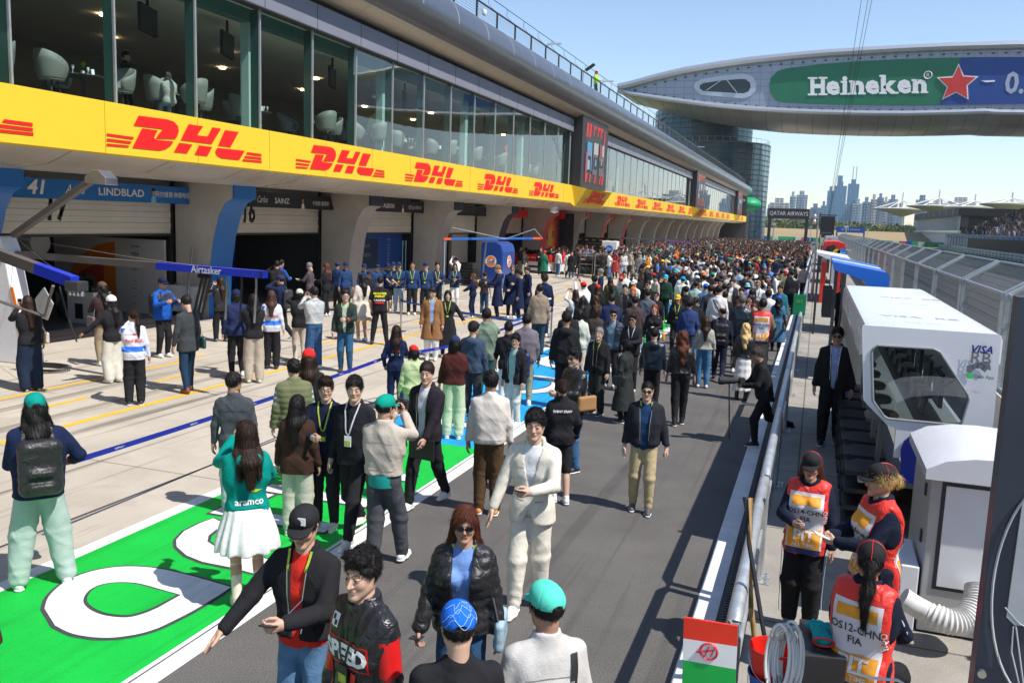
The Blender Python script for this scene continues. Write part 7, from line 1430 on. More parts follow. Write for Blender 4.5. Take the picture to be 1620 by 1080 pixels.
def lamp(px,ytop,Y,label,n='lamp_post'):
    q=onY(px,360,Y); t=empty(n,(q[0],Y,0),0,label,'pole','slim poles by the track'); h_=hgt((q[0],Y,0),ytop,0); MB().tube([(0,0,0),(0,0,h_)],[.12,.08],6).build('pole_shaft',[ALU],t); MB().box(-.3,.3,-.15,.15,h_-.1,h_+.25).build('lamp_head',[ALU],t)
lamp(1283,326,240,'pale pole just right of the dark gantry'); lamp(1224,343,130,'slim white pole standing before the dark gantry'); lamp(1339,345,130,'dark slim post right of the black screen'); lamp(1367,338,300,'left one of two pale poles by the bend'); lamp(1373,335,300,'right one of two pale poles by the bend')
q=onY(1346,360,250); t=empty('blue_gantry_board',(q[0],250,0),0,'blue advertising board on legs at the end of the straight','sign'); w_=3.6; MB().box(-w_,w_,-.2,.2,3.0,4.5).build('board',[BLUE],t); text('lettering','QATAR AIRWAYS',.6,PRW,t,(0,-.2,3.8),(1,0,0),(0,0,1)); MB().box(-w_,-w_+.4,-.2,.2,0,3.0).build('board_leg',[BLUE],t); MB().box(w_-.4,w_,-.2,.2,0,3.0).build('board_leg',[BLUE],t)
# banners
m=MB(); m.m=0
cols=[GREENP,PRW,RED,BLUE,GREENP,GREENP]
m=MB()
for k in range(80): m.m=[0,0,1,2,3,0,4,0][k%8]; x=-22+k*1.6; m.box(x,x+1.6,262,262.3,.0,1.2)
tag(m.build('trackside_banner',[mat('banner_green',(.02,.38,.17),.5,var=.2),PRW,mat('banner_pink',(.6,.12,.15),.5),BLUE,mat('banner_pale',(.5,.65,.55),.5)]),'long low green and white advertising barrier at the far bend','barrier')
o=MB().add([(-40,300,-.05),(34,300,-.05),(36,345,3.6),(-40,345,3.5)],[(0,1,2,3)]).build('sandy_slope',[groundmat('dry_earth',(.33,.24,.13),(.28,.22,.11),.05,0,.2,.9,0,.2)],fixn=False); o['kind']='structure'
o=sheet('run_off_area',-40,60,262.5,300,.0,groundmat('pale_runoff',(.36,.33,.29),(.3,.28,.24),.1,0,.1,.9,0,.1))
# trees
LEAF=[mat('leaf_green',(.085,.125,.035),.8,var=.35,vs_=.8,bump=.0),mat('leaf_olive',(.17,.18,.05),.8,var=.3,vs_=.8),mat('leaf_yellow',(.36,.30,.08),.8,var=.3,vs_=.8),mat('leaf_dark',(.05,.09,.035),.8,var=.35,vs_=.8)]
BARK=mat('bark',(.12,.09,.06),.9,var=.3)
rt=random.Random(11)
def tree(x,y,h_,w_,m,label,z=0):
    t=empty('tree',(x,y,z),0,label,'tree','trees beyond the track'); b=MB().tube([(0,0,0),(.2,0,h_*.3),(0,.1,h_*.6)],[w_*.045,w_*.035,w_*.015],6); 
    for k in range(4): a=rt.uniform(0,6.28); b.tube([(.1,0,h_*.35),(w_*.3*math.cos(a),w_*.3*math.sin(a),h_*.7)],[w_*.02,w_*.008],4)
    b.build('trunk',[BARK],t)
    V=[];F=[]; cl=[(rt.gauss(0,w_*.22),rt.gauss(0,w_*.22),h_*rt.uniform(.32,.9),rt.uniform(.14,.24)*w_) for _ in range(16)]
    for k in range(620):
        cx,cy,cz,r=rt.choice(cl); d=Vector((rt.gauss(0,1),rt.gauss(0,1),rt.gauss(0,1))).normalized()*r*rt.uniform(.6,1.05); c=Vector((cx,cy,cz))+d; s_=rt.uniform(.16,.34); u=Vector((rt.gauss(0,1),rt.gauss(0,1),rt.gauss(0,1))).normalized(); v=u.cross(Vector((rt.gauss(0,1),rt.gauss(0,1),rt.gauss(0,1)))).normalized(); n=len(V); V+=[c-u*s_-v*s_*.6,c+u*s_-v*s_*.6,c+u*s_+v*s_*.6,c-u*s_+v*s_*.6]; F.append((n,n+1,n+2,n+3))
    mesh_obj('crown',[tuple(p) for p in V],F,m,t)
# front row individually, from left to right
names=['rounded green tree','olive bushy tree','yellowing tree','dark tree']
pls=['behind the gantry posts','right of the gantry','behind the black screen','above the sandy slope','left of the striped grandstand roofs','behind the glass tower']
cnt={}
for i in range(44):
    px=1204+i*5.6; Y=370+rt.uniform(0,40); q=onY(px,357,Y); kind=rt.choice([0,0,1,1,2,3]); h_=rt.uniform(5.2,8.2)*(.85 if px>1345 else 1)
    pl=pls[0] if 1215<px<1282 else pls[5] if px<=1215 else pls[1] if px<1300 else pls[2] if px<1325 else pls[3] if px<1390 else pls[4]
    tree(q[0],Y,h_,rt.uniform(7,9.5),LEAF[kind],f'{"tall" if h_>6.7 else "lower"} {names[kind]} {pl}, {["left","second from left","middle","fourth from left","fifth from left","sixth from left","seventh from left","rightmost"][cnt.setdefault(pl,[0])[0]%8]} of those there'); cnt[pl][0]+=1
m=MB(); 
V=[];F=[]
for k in range(9000):
    x=rt.uniform(-120,420); y=rt.uniform(430,470); z=rt.uniform(.3,5.2+1.2*math.sin(x*.07)+1*math.sin(x*.23)); s_=rt.uniform(.4,.9); c=Vector((x,y,z)); u=Vector((rt.gauss(0,1),rt.gauss(0,1),rt.gauss(0,1))).normalized(); v=u.cross(Vector((rt.gauss(0,1),rt.gauss(0,1),rt.gauss(0,1)))).normalized(); n=len(V); V+=[c-u*s_-v*s_*.7,c+u*s_-v*s_*.7,c+u*s_+v*s_*.7,c-u*s_+v*s_*.7]; F.append((n,n+1,n+2,n+3))
tag(mesh_obj('far_woodland',[tuple(p) for p in V],F,LEAF[0]),'belt of woodland behind the nearer trees','woodland',None,'stuff')
# skyline
def towermat(name,c1,c2,sx,sz):
    m=bpy.data.materials.new(name); m.use_nodes=True; t=m.node_tree; N=t.nodes; L=t.links; b=N['Principled BSDF']; b.inputs['Roughness'].default_value=.5
    tc=N.new('ShaderNodeTexCoord'); mp=N.new('ShaderNodeMapping'); mp.inputs['Rotation'].default_value=(R_(90),0,0); L.new(tc.outputs['Object'],mp.inputs[0])
    br=N.new('ShaderNodeTexBrick'); br.offset=0; br.inputs['Scale'].default_value=1; br.inputs['Brick Width'].default_value=sx; br.inputs['Row Height'].default_value=sz; br.inputs['Mortar Size'].default_value=.9; br.inputs['Mortar Smooth'].default_value=.2; br.inputs['Color1'].default_value=(*c2,1); br.inputs['Color2'].default_value=(*[x*.8 for x in c2],1); br.inputs['Mortar'].default_value=(*c1,1)
    L.new(mp.outputs[0],br.inputs[0]); L.new(br.outputs[0],b.inputs['Base Color']); return m
TW=[towermat('tower_pale',(.40,.45,.50),(.08,.16,.26),5,3.6),towermat('tower_beige',(.50,.46,.42),(.16,.2,.26),6,3.6),towermat('tower_glass',(.10,.24,.38),(.04,.13,.25),3.5,3.6),towermat('tower_grey',(.20,.27,.36),(.06,.12,.20),5,3.4)]
SKY_=[(405,500,962,1,'wide low pinkish block left of the gantry'),(500,528,930,0,'slim pale twin tower, left one'),(530,583,925,0,'slim pale twin tower, right one'),(600,650,985,3,'short grey block right of the gantry'),(675,708,905,2,'dark blue glass tower behind the truss mast'),(706,765,882,2,'tall blue glass tower with stepped top'),(770,823,872,2,'tallest blue glass tower with twin antennas'),(720,770,968,0,'pale block below the tall glass towers'),(764,800,980,3,'grey block under the tallest tower'),(800,846,965,0,'white striped residential block'),(846,884,958,3,'grey residential block right of the striped one'),(884,914,945,1,'beige residential tower beside the narrow dark one'),(914,945,937,3,'narrow dark grey residential tower between beige ones'),(945,968,955,1,'slim brownish residential tower near the white canopy'),(968,1012,946,3,'twin grey residential slab'),(1012,1050,985,2,'low bluish block behind the white canopy'),(1100,1160,948,3,'grey block between the white masts'),(1160,1255,965,1,'low beige block behind the masts'),(1255,1382,956,1,'broad curved block at the right of the masts'),(395,410,990,2,'low blue block by the tower foot'),(650,676,975,2,'blue block left of the mast')]
for x0,x1,yt,k,lb_ in SKY_:
    Y=1150+rt.uniform(0,250) if k!=2 else 1300; a=onY(1080+x0/3,353,Y); b_=onY(1080+x1/3,353,Y); top=hgt0=onY(1080+(x0+x1)/6,yt/3,Y)[2]; w_=(b_[0]-a[0])/2; t=empty('tower_block',((a[0]+b_[0])/2,Y,0),0,lb_,'building','city towers on the skyline')
    MB().box(-w_,w_,0,w_*1.4,0,top-.0).build('tower_body',[TW[k]],t); MB().box(-w_*.5,w_*.35,w_*.2,w_,top,top+6).build('roof_house',[TW[k]],t)
    if k!=2: 
        for s_ in(-.55,.1): MB().box(w_*s_,w_*(s_+.3),-1.6,0,0,top*.97).build('balcony_stack',[TW[k]],t)
    if 'antennas' in lb_:
        for s_ in(-.3,.3): MB().box(w_*s_-.6,w_*s_+.6,w_*.5,w_*.5+1,top+6,top+24).build('antenna',[GALV],t)
    if 'stepped' in lb_: MB().box(-w_*.6,w_*.2,0,w_,top,top+14).build('stepped_top',[TW[k]],t)
# ======================= BRIDGE AND TOWER =======================
BX=205.0
BRG=empty('bridge_building',(20,BX,30),0,'huge lens shaped steel bridge building across the track with a green and blue banner','building')
Mb=Matrix.Translation((-20,-BX,-30))
def gp(mb,n,m,par=None,**k): o=mb.build(n,m,None,**k); o.parent=BRG; o.matrix_parent_inverse=Mb; return o
tp_=[(lambda q:(q[0],q[2]))(onY(u,v,BX)) for u,v in((978,141),(1000,136),(1040,125),(1080,115.5),(1130,107),(1190,98.5),(1250,92.5),(1300,88),(1365,84),(1430,80.5),(1500,77.5),(1560,76))]
bt_=[(lambda q:(q[0],q[2]))(onY(u,v,BX)) for u,v in((978,144),(1000,149),(1040,155.5),(1080,161),(1130,167),(1190,172.5),(1250,176),(1300,178),(1365,179.5),(1430,180),(1500,178.5),(1560,176.5))]
cx=max(20,tp_[-1][0]); 
def mir(P_): return P_+[(2*cx-x,z) for x,z in P_[::-1] if 2*cx-x>cx+1]
cx=28; tpm=mir(tp_); btm=mir(bt_)
xs=np.linspace(tpm[0][0],tpm[-1][0],90); ztop=np.interp(xs,[p[0] for p in tpm],[p[1] for p in tpm]); zbot=np.interp(xs,[p[0] for p in btm],[p[1] for p in btm])
def gridmat():
    m=bpy.data.materials.new('bridge_panels'); m.use_nodes=True; t=m.node_tree; N=t.nodes; L=t.links; b=N['Principled BSDF']; b.inputs['Roughness'].default_value=.45; b.inputs['Metallic'].default_value=.2
    ge=N.new('ShaderNodeNewGeometry'); mp=N.new('ShaderNodeMapping'); mp.inputs['Rotation'].default_value=(R_(90),0,0); L.new(ge.outputs['Position'],mp.inputs[0])
    br=N.new('ShaderNodeTexBrick'); br.offset=0; br.inputs['Scale'].default_value=1; br.inputs['Brick Width'].default_value=2.1; br.inputs['Row Height'].default_value=1.5; br.inputs['Mortar Size'].default_value=.05; br.inputs['Color1'].default_value=(.30,.35,.44,1); br.inputs['Color2'].default_value=(.28,.33,.42,1); br.inputs['Mortar'].default_value=(.16,.18,.22,1); L.new(mp.outputs[0],br.inputs[0]); L.new(br.outputs[0],b.inputs['Base Color']); return m
gp(MB().add([(x,BX,z) for x,z in zip(xs,ztop)]+[(x,BX,z) for x,z in zip(xs,zbot)],[(i,i+1,i+91,i+90) for i in range(89)]),'bridge_face',[gridmat()],fixn=False)
sec=[(0,0),(2.5,-.55),(6,-.9),(12,-1.0),(18,-.9),(21.5,-.55),(24,0)]
V=[];F=[]
for x,zt_,zb2 in zip(xs,ztop,zbot):
    s_=min(1,(zt_-zb2)/11)*3.3; V+=[(x,BX+a,zb2+b_*s_) for a,b_ in sec]
n=len(sec)
for i in range(89): F+=[(i*n+j,(i+1)*n+j,(i+1)*n+j+1,i*n+j+1) for j in range(n-1)]
gp(MB().add(V,F),'bridge_underside',[mat('underside_panel',(.36,.335,.31),.35,.5,var=.12,vs_=.15)],smooth=True,fixn=False)
V=[];F=[]
for x,zt_,zb2 in zip(xs,ztop,zbot): V+=[(x,BX,zt_),(x,BX+12,zt_+.8),(x,BX+24,zt_),(x,BX+24,zb2)]
for i in range(89): F+=[(i*4+j,(i+1)*4+j,(i+1)*4+j+1,i*4+j+1) for j in range(3)]
gp(MB().add(V,F),'bridge_roof',[ALU],fixn=False)
TBM=mat('bridge_edge_tube',(.48,.50,.54),.35,.6,var=.05)
gp(MB().tube([(x,BX-.3,z+.35) for x,z in zip(xs,ztop)],.85,8),'top_edge_tube',[TBM],smooth=True); gp(MB().tube([(x,BX-.3,z) for x,z in zip(xs,zbot)],.6,8),'bottom_edge_tube',[TBM],smooth=True)
m=MB()
for i in range(60):
    x=xs[0]+4+i*2.3; z=np.interp(x,xs,ztop)-1.1; m.box(x-.25,x+.25,BX-.35,BX-.05,z-.12,z+.12)
    z=np.interp(x,xs,zbot)+.75; m.box(x-.2,x+.2,BX-.35,BX-.05,z-.08,z+.08)
gp(m,'face_bracket',[DARK])
m=MB()
for i in range(0,90,2):
    x=xs[i]; s_=min(1,(ztop[i]-zbot[i])/11)*3.3
    for (a,b_),(c,d) in zip(sec[:-1],sec[1:]): m.add([(x-.07,BX+a,zbot[i]+b_*s_-.03),(x+.07,BX+a,zbot[i]+b_*s_-.03),(x+.07,BX+c,zbot[i]+d*s_-.03),(x-.07,BX+c,zbot[i]+d*s_-.03)],[(0,1,2,3)])
gp(m,'underside_joint',[mat('joint_brown',(.2,.17,.15),.6)],fixn=False)
def h6(pts): return [(1270+x/3.6,60+y/3.6) for x,y in pts]
YB=BX-.25
green=[(1240,162),(1230,160),(1222,153),(1218,143),(1217,133),(1221,122),(1230,113),(1243,108.5),(1300,101.5),(1360,97),(1420,94),(1480,92),(1521,91),(1487,165.7),(1440,166),(1380,166),(1320,165.3),(1280,164)]
gp(plate([pY(green,YB)],fx,YB,YB+.15),'banner_green_panel',[mat('bridge_banner_green',(.003,.155,.075),.6,var=.12,vs_=.3)])
blue=[(1521,91),(1560,90.5),(1620,90.5),(1700,92),(1790,98),(1790,158),(1700,163),(1620,164),(1560,165),(1487,165.7)]
gp(plate([pY(blue,YB)],fx,YB,YB+.15),'banner_blue_panel',[mat('bridge_banner_blue',(.005,.05,.26),.6,var=.12,vs_=.3)])
st_o=h6([(888,145),(917,215),(1002,220),(940,272),(944,352),(872,313),(793,354),(820,282),(763,226),(853,219)]); st_i=h6([(888,160),(912,220),(985,225),(932,270),(937,342),(872,306),(802,343),(828,280),(778,230),(857,226)])
gp(plate([pY(st_o,YB-.1)],fx,YB-.12,YB-.02),'star_outline',[PRW]); gp(plate([pY(st_i,YB-.2)],fx,YB-.22,YB-.12),'red_star',[mat('star_red',(.62,.03,.02),.5,var=.1,vs_=.4)])
a=onY(1278,151,YB); b_=onY(1468,147.5,YB); hcap=abs(onY(1285,122,YB)[2]-onY(1285,151,YB)[2])
bl=lambda x:151.4-(x-1278)*.0205
for ch,x0,x1,hh_ in (('H',1282,1305,29),('e',1307,1329,22.5),('i',1332.5,1340.5,30),('n',1345.5,1367,22),('e',1369,1391.5,22.5),('k',1393.5,1420,30),('e',1419.5,1442,22.5),('n',1444,1466,22)):
    V,F=textmesh(ch,1,bold=.045); mn,mx=V.min(0),V.max(0); yb_=bl((x0+x1)/2)
    o=mesh_obj('lettering',[onY(x0+(v[0]-mn[0])/(mx[0]-mn[0])*(x1-x0),yb_-(v[1]-mn[1])/(mx[1]-mn[1])*hh_,YB-.08) for v in V],F,PRW); o.parent=BRG; o.matrix_parent_inverse=Mb
m=MB()
for x0,x1,up_ in ((1278,1293,0),(1295,1309,0),(1278,1293,26),(1295,1309,26),(1329.5,1343.5,0),(1330,1336,19),(1343,1355,0),(1357.5,1369.5,0),(1343,1350,19.3),(1391,1403,0),(1409,1422,0),(1391,1398,27),(1442,1454,0),(1456.5,1468.5,0),(1442,1449,19.3)):
    y1=bl((x0+x1)/2)-up_; plate([pY([(x0,y1-3),(x1,y1-3),(x1,y1),(x0,y1)],YB-.09)],fx,YB-.11,YB-.07,m)
gp(m,'letter_serifs',[PRW])
q=onY(1468,119,YB); m=MB().tube([(q[0]+.75*math.cos(t),YB-.1,q[2]+.75*math.sin(t)) for t in np.linspace(0,6.283,20)],.09,4,False); gp(m,'registered_ring',[PRW]); o=text('registered_letter','R',1.1,PRW,None,(q[0],YB-.05,q[2]),(1,0,0),(0,0,1),bold=.01); o.parent=BRG; o.matrix_parent_inverse=Mb
GYL=mat('banner_grey_print',(.38,.43,.55),.5); q=onY(1606,133,YB); o=text('lettering','0.0',5.9,GYL,None,(q[0]+1.2,YB-.05,q[2]),(1,0,-.01),(0,0,1),bold=.025,sx=.85); o.parent=BRG; o.matrix_parent_inverse=Mb
gp(plate([pY([(1552,128),(1574,127),(1574,129.5),(1560,130.5)],YB-.1)],fx,YB-.12,YB-.02),'banner_dash',[PRW])
hexw=[(1106.5,140),(1107,135),(1113,131.5),(1140,127.5),(1172,125),(1180,125.5),(1186.5,131),(1187.5,138),(1184,145),(1176,148),(1150,146.5),(1112,144)]
gp(plate([pY([( 1097,139),(1099,131),(1110,125),(1140,120),(1175,116.5),(1190,120),(1197,132),(1196,143),(1188,152),(1176,156),(1140,153),(1108,150)],YB),pY(hexw,YB)],fx,YB+.1,YB+.2),'window_surround',[mat('surround_pale',(.45,.50,.58),.4,.3)])
gp(plate([pY(hexw,YB)],fx,YB+.1,YB+.24),'bridge_window',[mat('window_dark_teal',(.02,.035,.04),.15,.2)])
m=MB(); m.bar(onY(1118,143,YB),onY(1140,128,YB),.12,.35,up=(0,1,0)); m.bar(onY(1150,127,YB),onY(1166,147,YB),.12,.5,up=(0,1,0)); gp(m,'window_brace',[ALU])
q=onY(1588,203,212); m=MB().box(q[0]-1.2,q[0]+1.2,211,212.5,q[2]-.6,q[2]+.4); m.tube([(q[0],212,q[2]+.3),(q[0],212,q[2]+2.2)],.15,6); gp(m,'underslung_light',[BLACK])
# tower
TO=empty('glass_tower',(-28,238,0),0,'round dark teal glass tower under the bridge building','building')
TG=mat('tower_dark_glass',(.008,.045,.062),.25,.0,spec=.4,var=.3,vs_=.12); TG2=mat('tower_reflection_tint',(.02,.10,.18),.25,.1,var=.25,vs_=.15); TF=mat('tower_fin',(.10,.16,.19),.5,.2); TL=mat('tower_light_glass',(.16,.25,.29),.25,.2,var=.15,vs_=.3)
def cyl(cx,cy,r,z0,z1,a0,a1,m,name):
    n=max(4,int((a1-a0)/6)); V=[];F=[]
    for i in range(n+1): a=R_(a0+(a1-a0)*i/n); V+=[(cx+r*math.cos(a),cy+r*math.sin(a),z0),(cx+r*math.cos(a),cy+r*math.sin(a),z1)]
    for i in range(n): F.append((2*i,2*i+2,2*i+3,2*i+1))
    return MB().add(V,F).build(name,[m],TO,smooth=True,fixn=False)
r2=14.0; c2=(.5,0); r1=12.6; c1=(-3.0,1)
cyl(*c2,r2,0,24.3,-180,-102,TG2,'reflection_tint_wall'); cyl(*c2,r2,0,24.3,-102,-42,TG,'dark_glass_wall'); cyl(*c2,r2,0,24.3,-42,40,TL,'pale_glass_wall'); cyl(*c1,r1,0,33,-180,-96,TG2,'upper_reflection_tint'); cyl(*c1,r1,0,33,-96,60,TG,'upper_glass')  # left sectors: bluer glass colour stands in for the reflection there
m=MB()
for k in range(19):
    z=1.2+1.28*k; m.tube([(c2[0]+(r2+.12)*math.cos(R_(a)),c2[1]+(r2+.12)*math.sin(R_(a)),z) for a in range(-180,41,8)],.085,4)
for k in range(6): z=25.3+1.28*k; m.tube([(c1[0]+(r1+.12)*math.cos(R_(a)),c1[1]+(r1+.12)*math.sin(R_(a)),z) for a in range(-180,41,8)],.07,4)
m.build('floor_bands',[TF],TO)
m=MB()
for a in range(-180,41,10): m.tube([(c2[0]+(r2+.1)*math.cos(R_(a)),c2[1]+(r2+.1)*math.sin(R_(a)),0),(c2[0]+(r2+.1)*math.cos(R_(a)),c2[1]+(r2+.1)*math.sin(R_(a)),24.3)],.05,4); m.tube([(c1[0]+(r1+.1)*math.cos(R_(a)),c1[1]+(r1+.1)*math.sin(R_(a)),24.3),(c1[0]+(r1+.1)*math.cos(R_(a)),c1[1]+(r1+.1)*math.sin(R_(a)),33)],.04,4)
m.build('vertical_mullions',[TF],TO)
m=MB(); m.lathe([(r2+.1,24.3),(r2+.1,24.5),(0,24.5)],(c2[0],c2[1],0),40); m.build('roof_ledge',[TF],TO)
m=MB(); m.tube([(c2[0]+(r2-.3)*math.cos(R_(a)),c2[1]+(r2-.3)*math.sin(R_(a)),25.6) for a in range(-180,61,8)],.05,4)
for a in range(-180,61,8): m.tube([(c2[0]+(r2-.3)*math.cos(R_(a)),c2[1]+(r2-.3)*math.sin(R_(a)),24.5),(c2[0]+(r2-.3)*math.cos(R_(a)),c2[1]+(r2-.3)*math.sin(R_(a)),25.6)],.04,4)
m.build('roof_rail',[ALU],TO)
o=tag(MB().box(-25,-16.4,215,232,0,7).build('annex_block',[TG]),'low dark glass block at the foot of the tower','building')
o=empty('green_roof_lobe',(-15.3,202,8.5),0,'round green banner clad roof end in front of the tower','roof'); b=MB(); b.lathe([(0,-2.3),(1.4,-2.1),(2.6,-1.2),(3.0,0),(2.6,1.2),(1.4,2.1),(0,2.3)],(0,0,0),20,'x'); b.build('lobe_shell',[GREENP],o,smooth=True); o.scale=(1.25,1,.55)
# ======================= GRANDSTAND AND CANOPIES ON THE RIGHT =======================
MEMB=mat('canopy_membrane',(.50,.46,.38),.7,var=.06,vs_=.2); WST=mat('white_steel',(.74,.75,.77),.4)
def lotus(px,ydisc,wpx,ytop,Y,label,yapex):
    q=onY(px,ydisc,Y); r=wpx/2*Y/FPX; zt_=q[2]; za=onY(px,yapex,Y)[2]; t=empty('membrane_canopy',(q[0],Y,0),0,label,'canopy','white mast canopies over the grandstand')
    b=MB(); b.lathe([(.8,za),(r*.30,za+(zt_-za)*.30),(r*.62,za+(zt_-za)*.72),(r,zt_),(r,zt_+.4),(r*.5,zt_+.9),(0,zt_+1.2)],(0,0,0),24); b.build('membrane',[MEMB],t,smooth=True)
    zm=onY(px,ytop,Y)[2]; b=MB().tube([(0,0,0),(0,0,za),(0,0,zm)],[1.1,.8,.35],8); b.build('mast',[WST],t); b=MB()
    for k in range(8): a=math.pi/4*k+.2; b.tube([(0,0,zt_+(zm-zt_)*.55),(r*math.cos(a),r*math.sin(a),zt_+.4)],.16,4)
    b.build('stay_cables',[WST],t)
lotus(1427,332,76,304,430,'nearest left white funnel canopy with a mast',343); lotus(1485,328,84,300,400,'second canopy whose white mast is tallest',340); lotus(1542,330,80,307,380,'third canopy mast above the black roof',341); lotus(1601,325,80,304,330,'rightmost canopy at the picture edge',338)
BS=empty('trackside_building',(40,200,0),0,'long black roofed hospitality building beside the straight','building')
bsp=lambda mb,n,m,**k:(lambda o:(setattr(o,'parent',BS),setattr(o,'matrix_parent_inverse',Matrix.Translation((-40,-200,0))),o)[2])(mb.build(n,m,None,**k))
x0=34; ya=onX(1515,350,x0)[1]; yb=onX(1446,352,x0)[1]; zr1=onX(1515,329,x0)[2]; zr0=onX(1515,341,x0)[2]
BKR=mat('black_roof',(.012,.014,.02),.7,var=.1); ye=x1e=onY(1588,332,ya)[0]
bsp(MB().box(x0,x1e+6,ya,yb,zr0,zr1),'black_fascia',[BKR]); bsp(MB().box(x0+3,x1e,ya+3,yb,3.8,zr0),'glazed_storey',[INDARK]); bsp(MB().box(x0+1,x1e,ya+1,yb,0,3.9),'concrete_base',[WALLM])
for k in range(int((yb-ya)/3)): bsp(MB().box(x0+.6,x0+.9,ya+2+3*k,ya+2.3+3*k,3.9,zr0),'front_column',[WST])
bsp(MB().box(x0+.4,x0+1,ya,yb,3.9,4.6),'balcony_rail',[GALV])
for k in range(6): q=ya+10+14*k; o=text('fascia_mark','F1',2,mat('fascia_print',(.25,.26,.28),.5),None,(x0-.02,q,(zr0+zr1)/2),(0,-1,0),(0,0,1),bold=.02,shear=.2); o.parent=BS; o.matrix_parent_inverse=Matrix.Translation((-40,-200,0))
# main grandstand
GS=empty('main_grandstand',(34,60,0),0,'packed grandstand bank on the far side of the straight','grandstand')
gsp=lambda mb,n,m,**k:(lambda o:(setattr(o,'parent',GS),setattr(o,'matrix_parent_inverse',Matrix.Translation((-34,-60,0))),o)[2])(mb.build(n,m,None,**k))
gy0,gy1=-30,ya-12
gsp(MB().box(30,33,gy0,gy1,0,3.6),'front_wall',[WALLM]); m=MB()
for k in range(26): m.box(33+k*.85,33.85+k*.85,gy0,gy1,0,3.4+k*.42)
gsp(m,'terrace',[mat('terrace_concrete',(.12,.12,.12),.9)]); gsp(MB().box(55,56,gy0,150,0,36),'back_wall',[INDARK]); gsp(MB().box(40,58,gy0,150,34,35),'stand_roof',[INDARK]); gsp(MB().box(29.97,30,gy0,gy1,2.7,3.5),'wall_banner',[mat('stand_banner',(.02,.12,.35),.5)])
for k in range(14): gsp(MB().box(29.93,29.98,20+k*6,21.6+k*6,.4,2.6),'wall_poster',[[BLACK,GREENP,BLUE,BLACK][k%4]])
for k in range(3): q=gy1-8-22*k; o=text('wall_lettering','Heineken',1.0,PRW,None,(29.95,q,1.6),(0,-1,0),(0,0,1),bold=.02); o.parent=GS; o.matrix_parent_inverse=Matrix.Translation((-34,-60,0)); 
pts=[]
for k in range(24):
    n=int((gy1-24)/.75)
    for j in range(n):
        if rk.random()<.55: pts.append((33.4+k*.85,24+j*.75+rk.uniform(-.2,.2),3.4+k*.42-.45))
rk.shuffle(pts); mass('grandstand_crowd','packed spectators on the terraces of the main grandstand',pts[:1500],skip_legs=True,yawf=lambda:90+rk.uniform(-25,25))
pts=[(x0+1.6+rk.uniform(0,1.2),rk.uniform(ya+2,yb),3.9) for _ in range(160)]
mass('balcony_crowd','people standing along the balcony under the black roof',pts,yawf=lambda:90)
# barrier and trackside fence on the right
TFN=empty('trackside_fence',(27,80,0),0,'white railed barrier and dark catch fence on the far side of the straight','fence')
tfp=lambda mb,n,m,**k:(lambda o:(setattr(o,'parent',TFN),setattr(o,'matrix_parent_inverse',Matrix.Translation((-27,-80,0))),o)[2])(mb.build(n,m,None,**k))
for z in(.5,.95): tfp(MB().box(27,27.06,20,190,z,z+.1),'barrier_rail',[WHITE])
for k in range(56): tfp(MB().box(27.06,27.14,20+3*k,20.1+3*k,0,1.1),'barrier_post',[WHITE])
tfp(MB().box(27.3,27.5,60,230,0,1.15),'banner_wall',[mat('white_banner_wall',(.35,.38,.38),.6,var=.25,vs_=.2)])
for k in range(40): tfp(MB().tube([(28.5,60+4.2*k,0),(28.5,60+4.2*k,3.2),(27.9,60+4.2*k,3.9)],.05,4),'fence_post',[DARK])
o=MB().box(17.5,17.8,150,258,0,1.1).build('curved_barrier',[mat('green_white_barrier',(.25,.42,.36),.6,var=.4,vs_=.1)]); tag(o,'green and white tyre barrier curving along the straight','barrier')
o=MB().box(27.6,28.2,118,190,0,3.0).build('brown_hoarding',[mat('brown_hoard',(.10,.065,.05),.8,var=.2)]); tag(o,'brown hoarding wall beside the far straight','hoarding')
# vehicle on the track
q=g(1399,381); V_=empty('pickup_truck',(q[0],q[1],0),0,'black utility truck driving on the far straight','truck'); b=MB(); b.box(-1.0,1.0,0,5.2,.45,1.15); b.build('truck_body',[BLACK],V_,bevel=.08)
b=MB(); b.prism([(1.0,1.15),(1.5,2.0),(3.2,2.0),(3.6,1.15)],lambda u,v,d:(d,u,v),-.88,.88); b.build('cab',[mat('truck_glass',(.03,.04,.05),.1)],V_,bevel=.05)
for x in(-.95,.95):
    for y in(.9,4.2): MB().lathe([(0,-.14),(.36,-.14),(.40,0),(.36,.14),(0,.14)],(x,y,.4),14,'x').build('wheel',[RUB],V_,smooth=True)
for x in(-.7,.7): MB().box(x-.18,x+.18,-.02,.0,.75,.95).build('headlight',[PRW],V_)
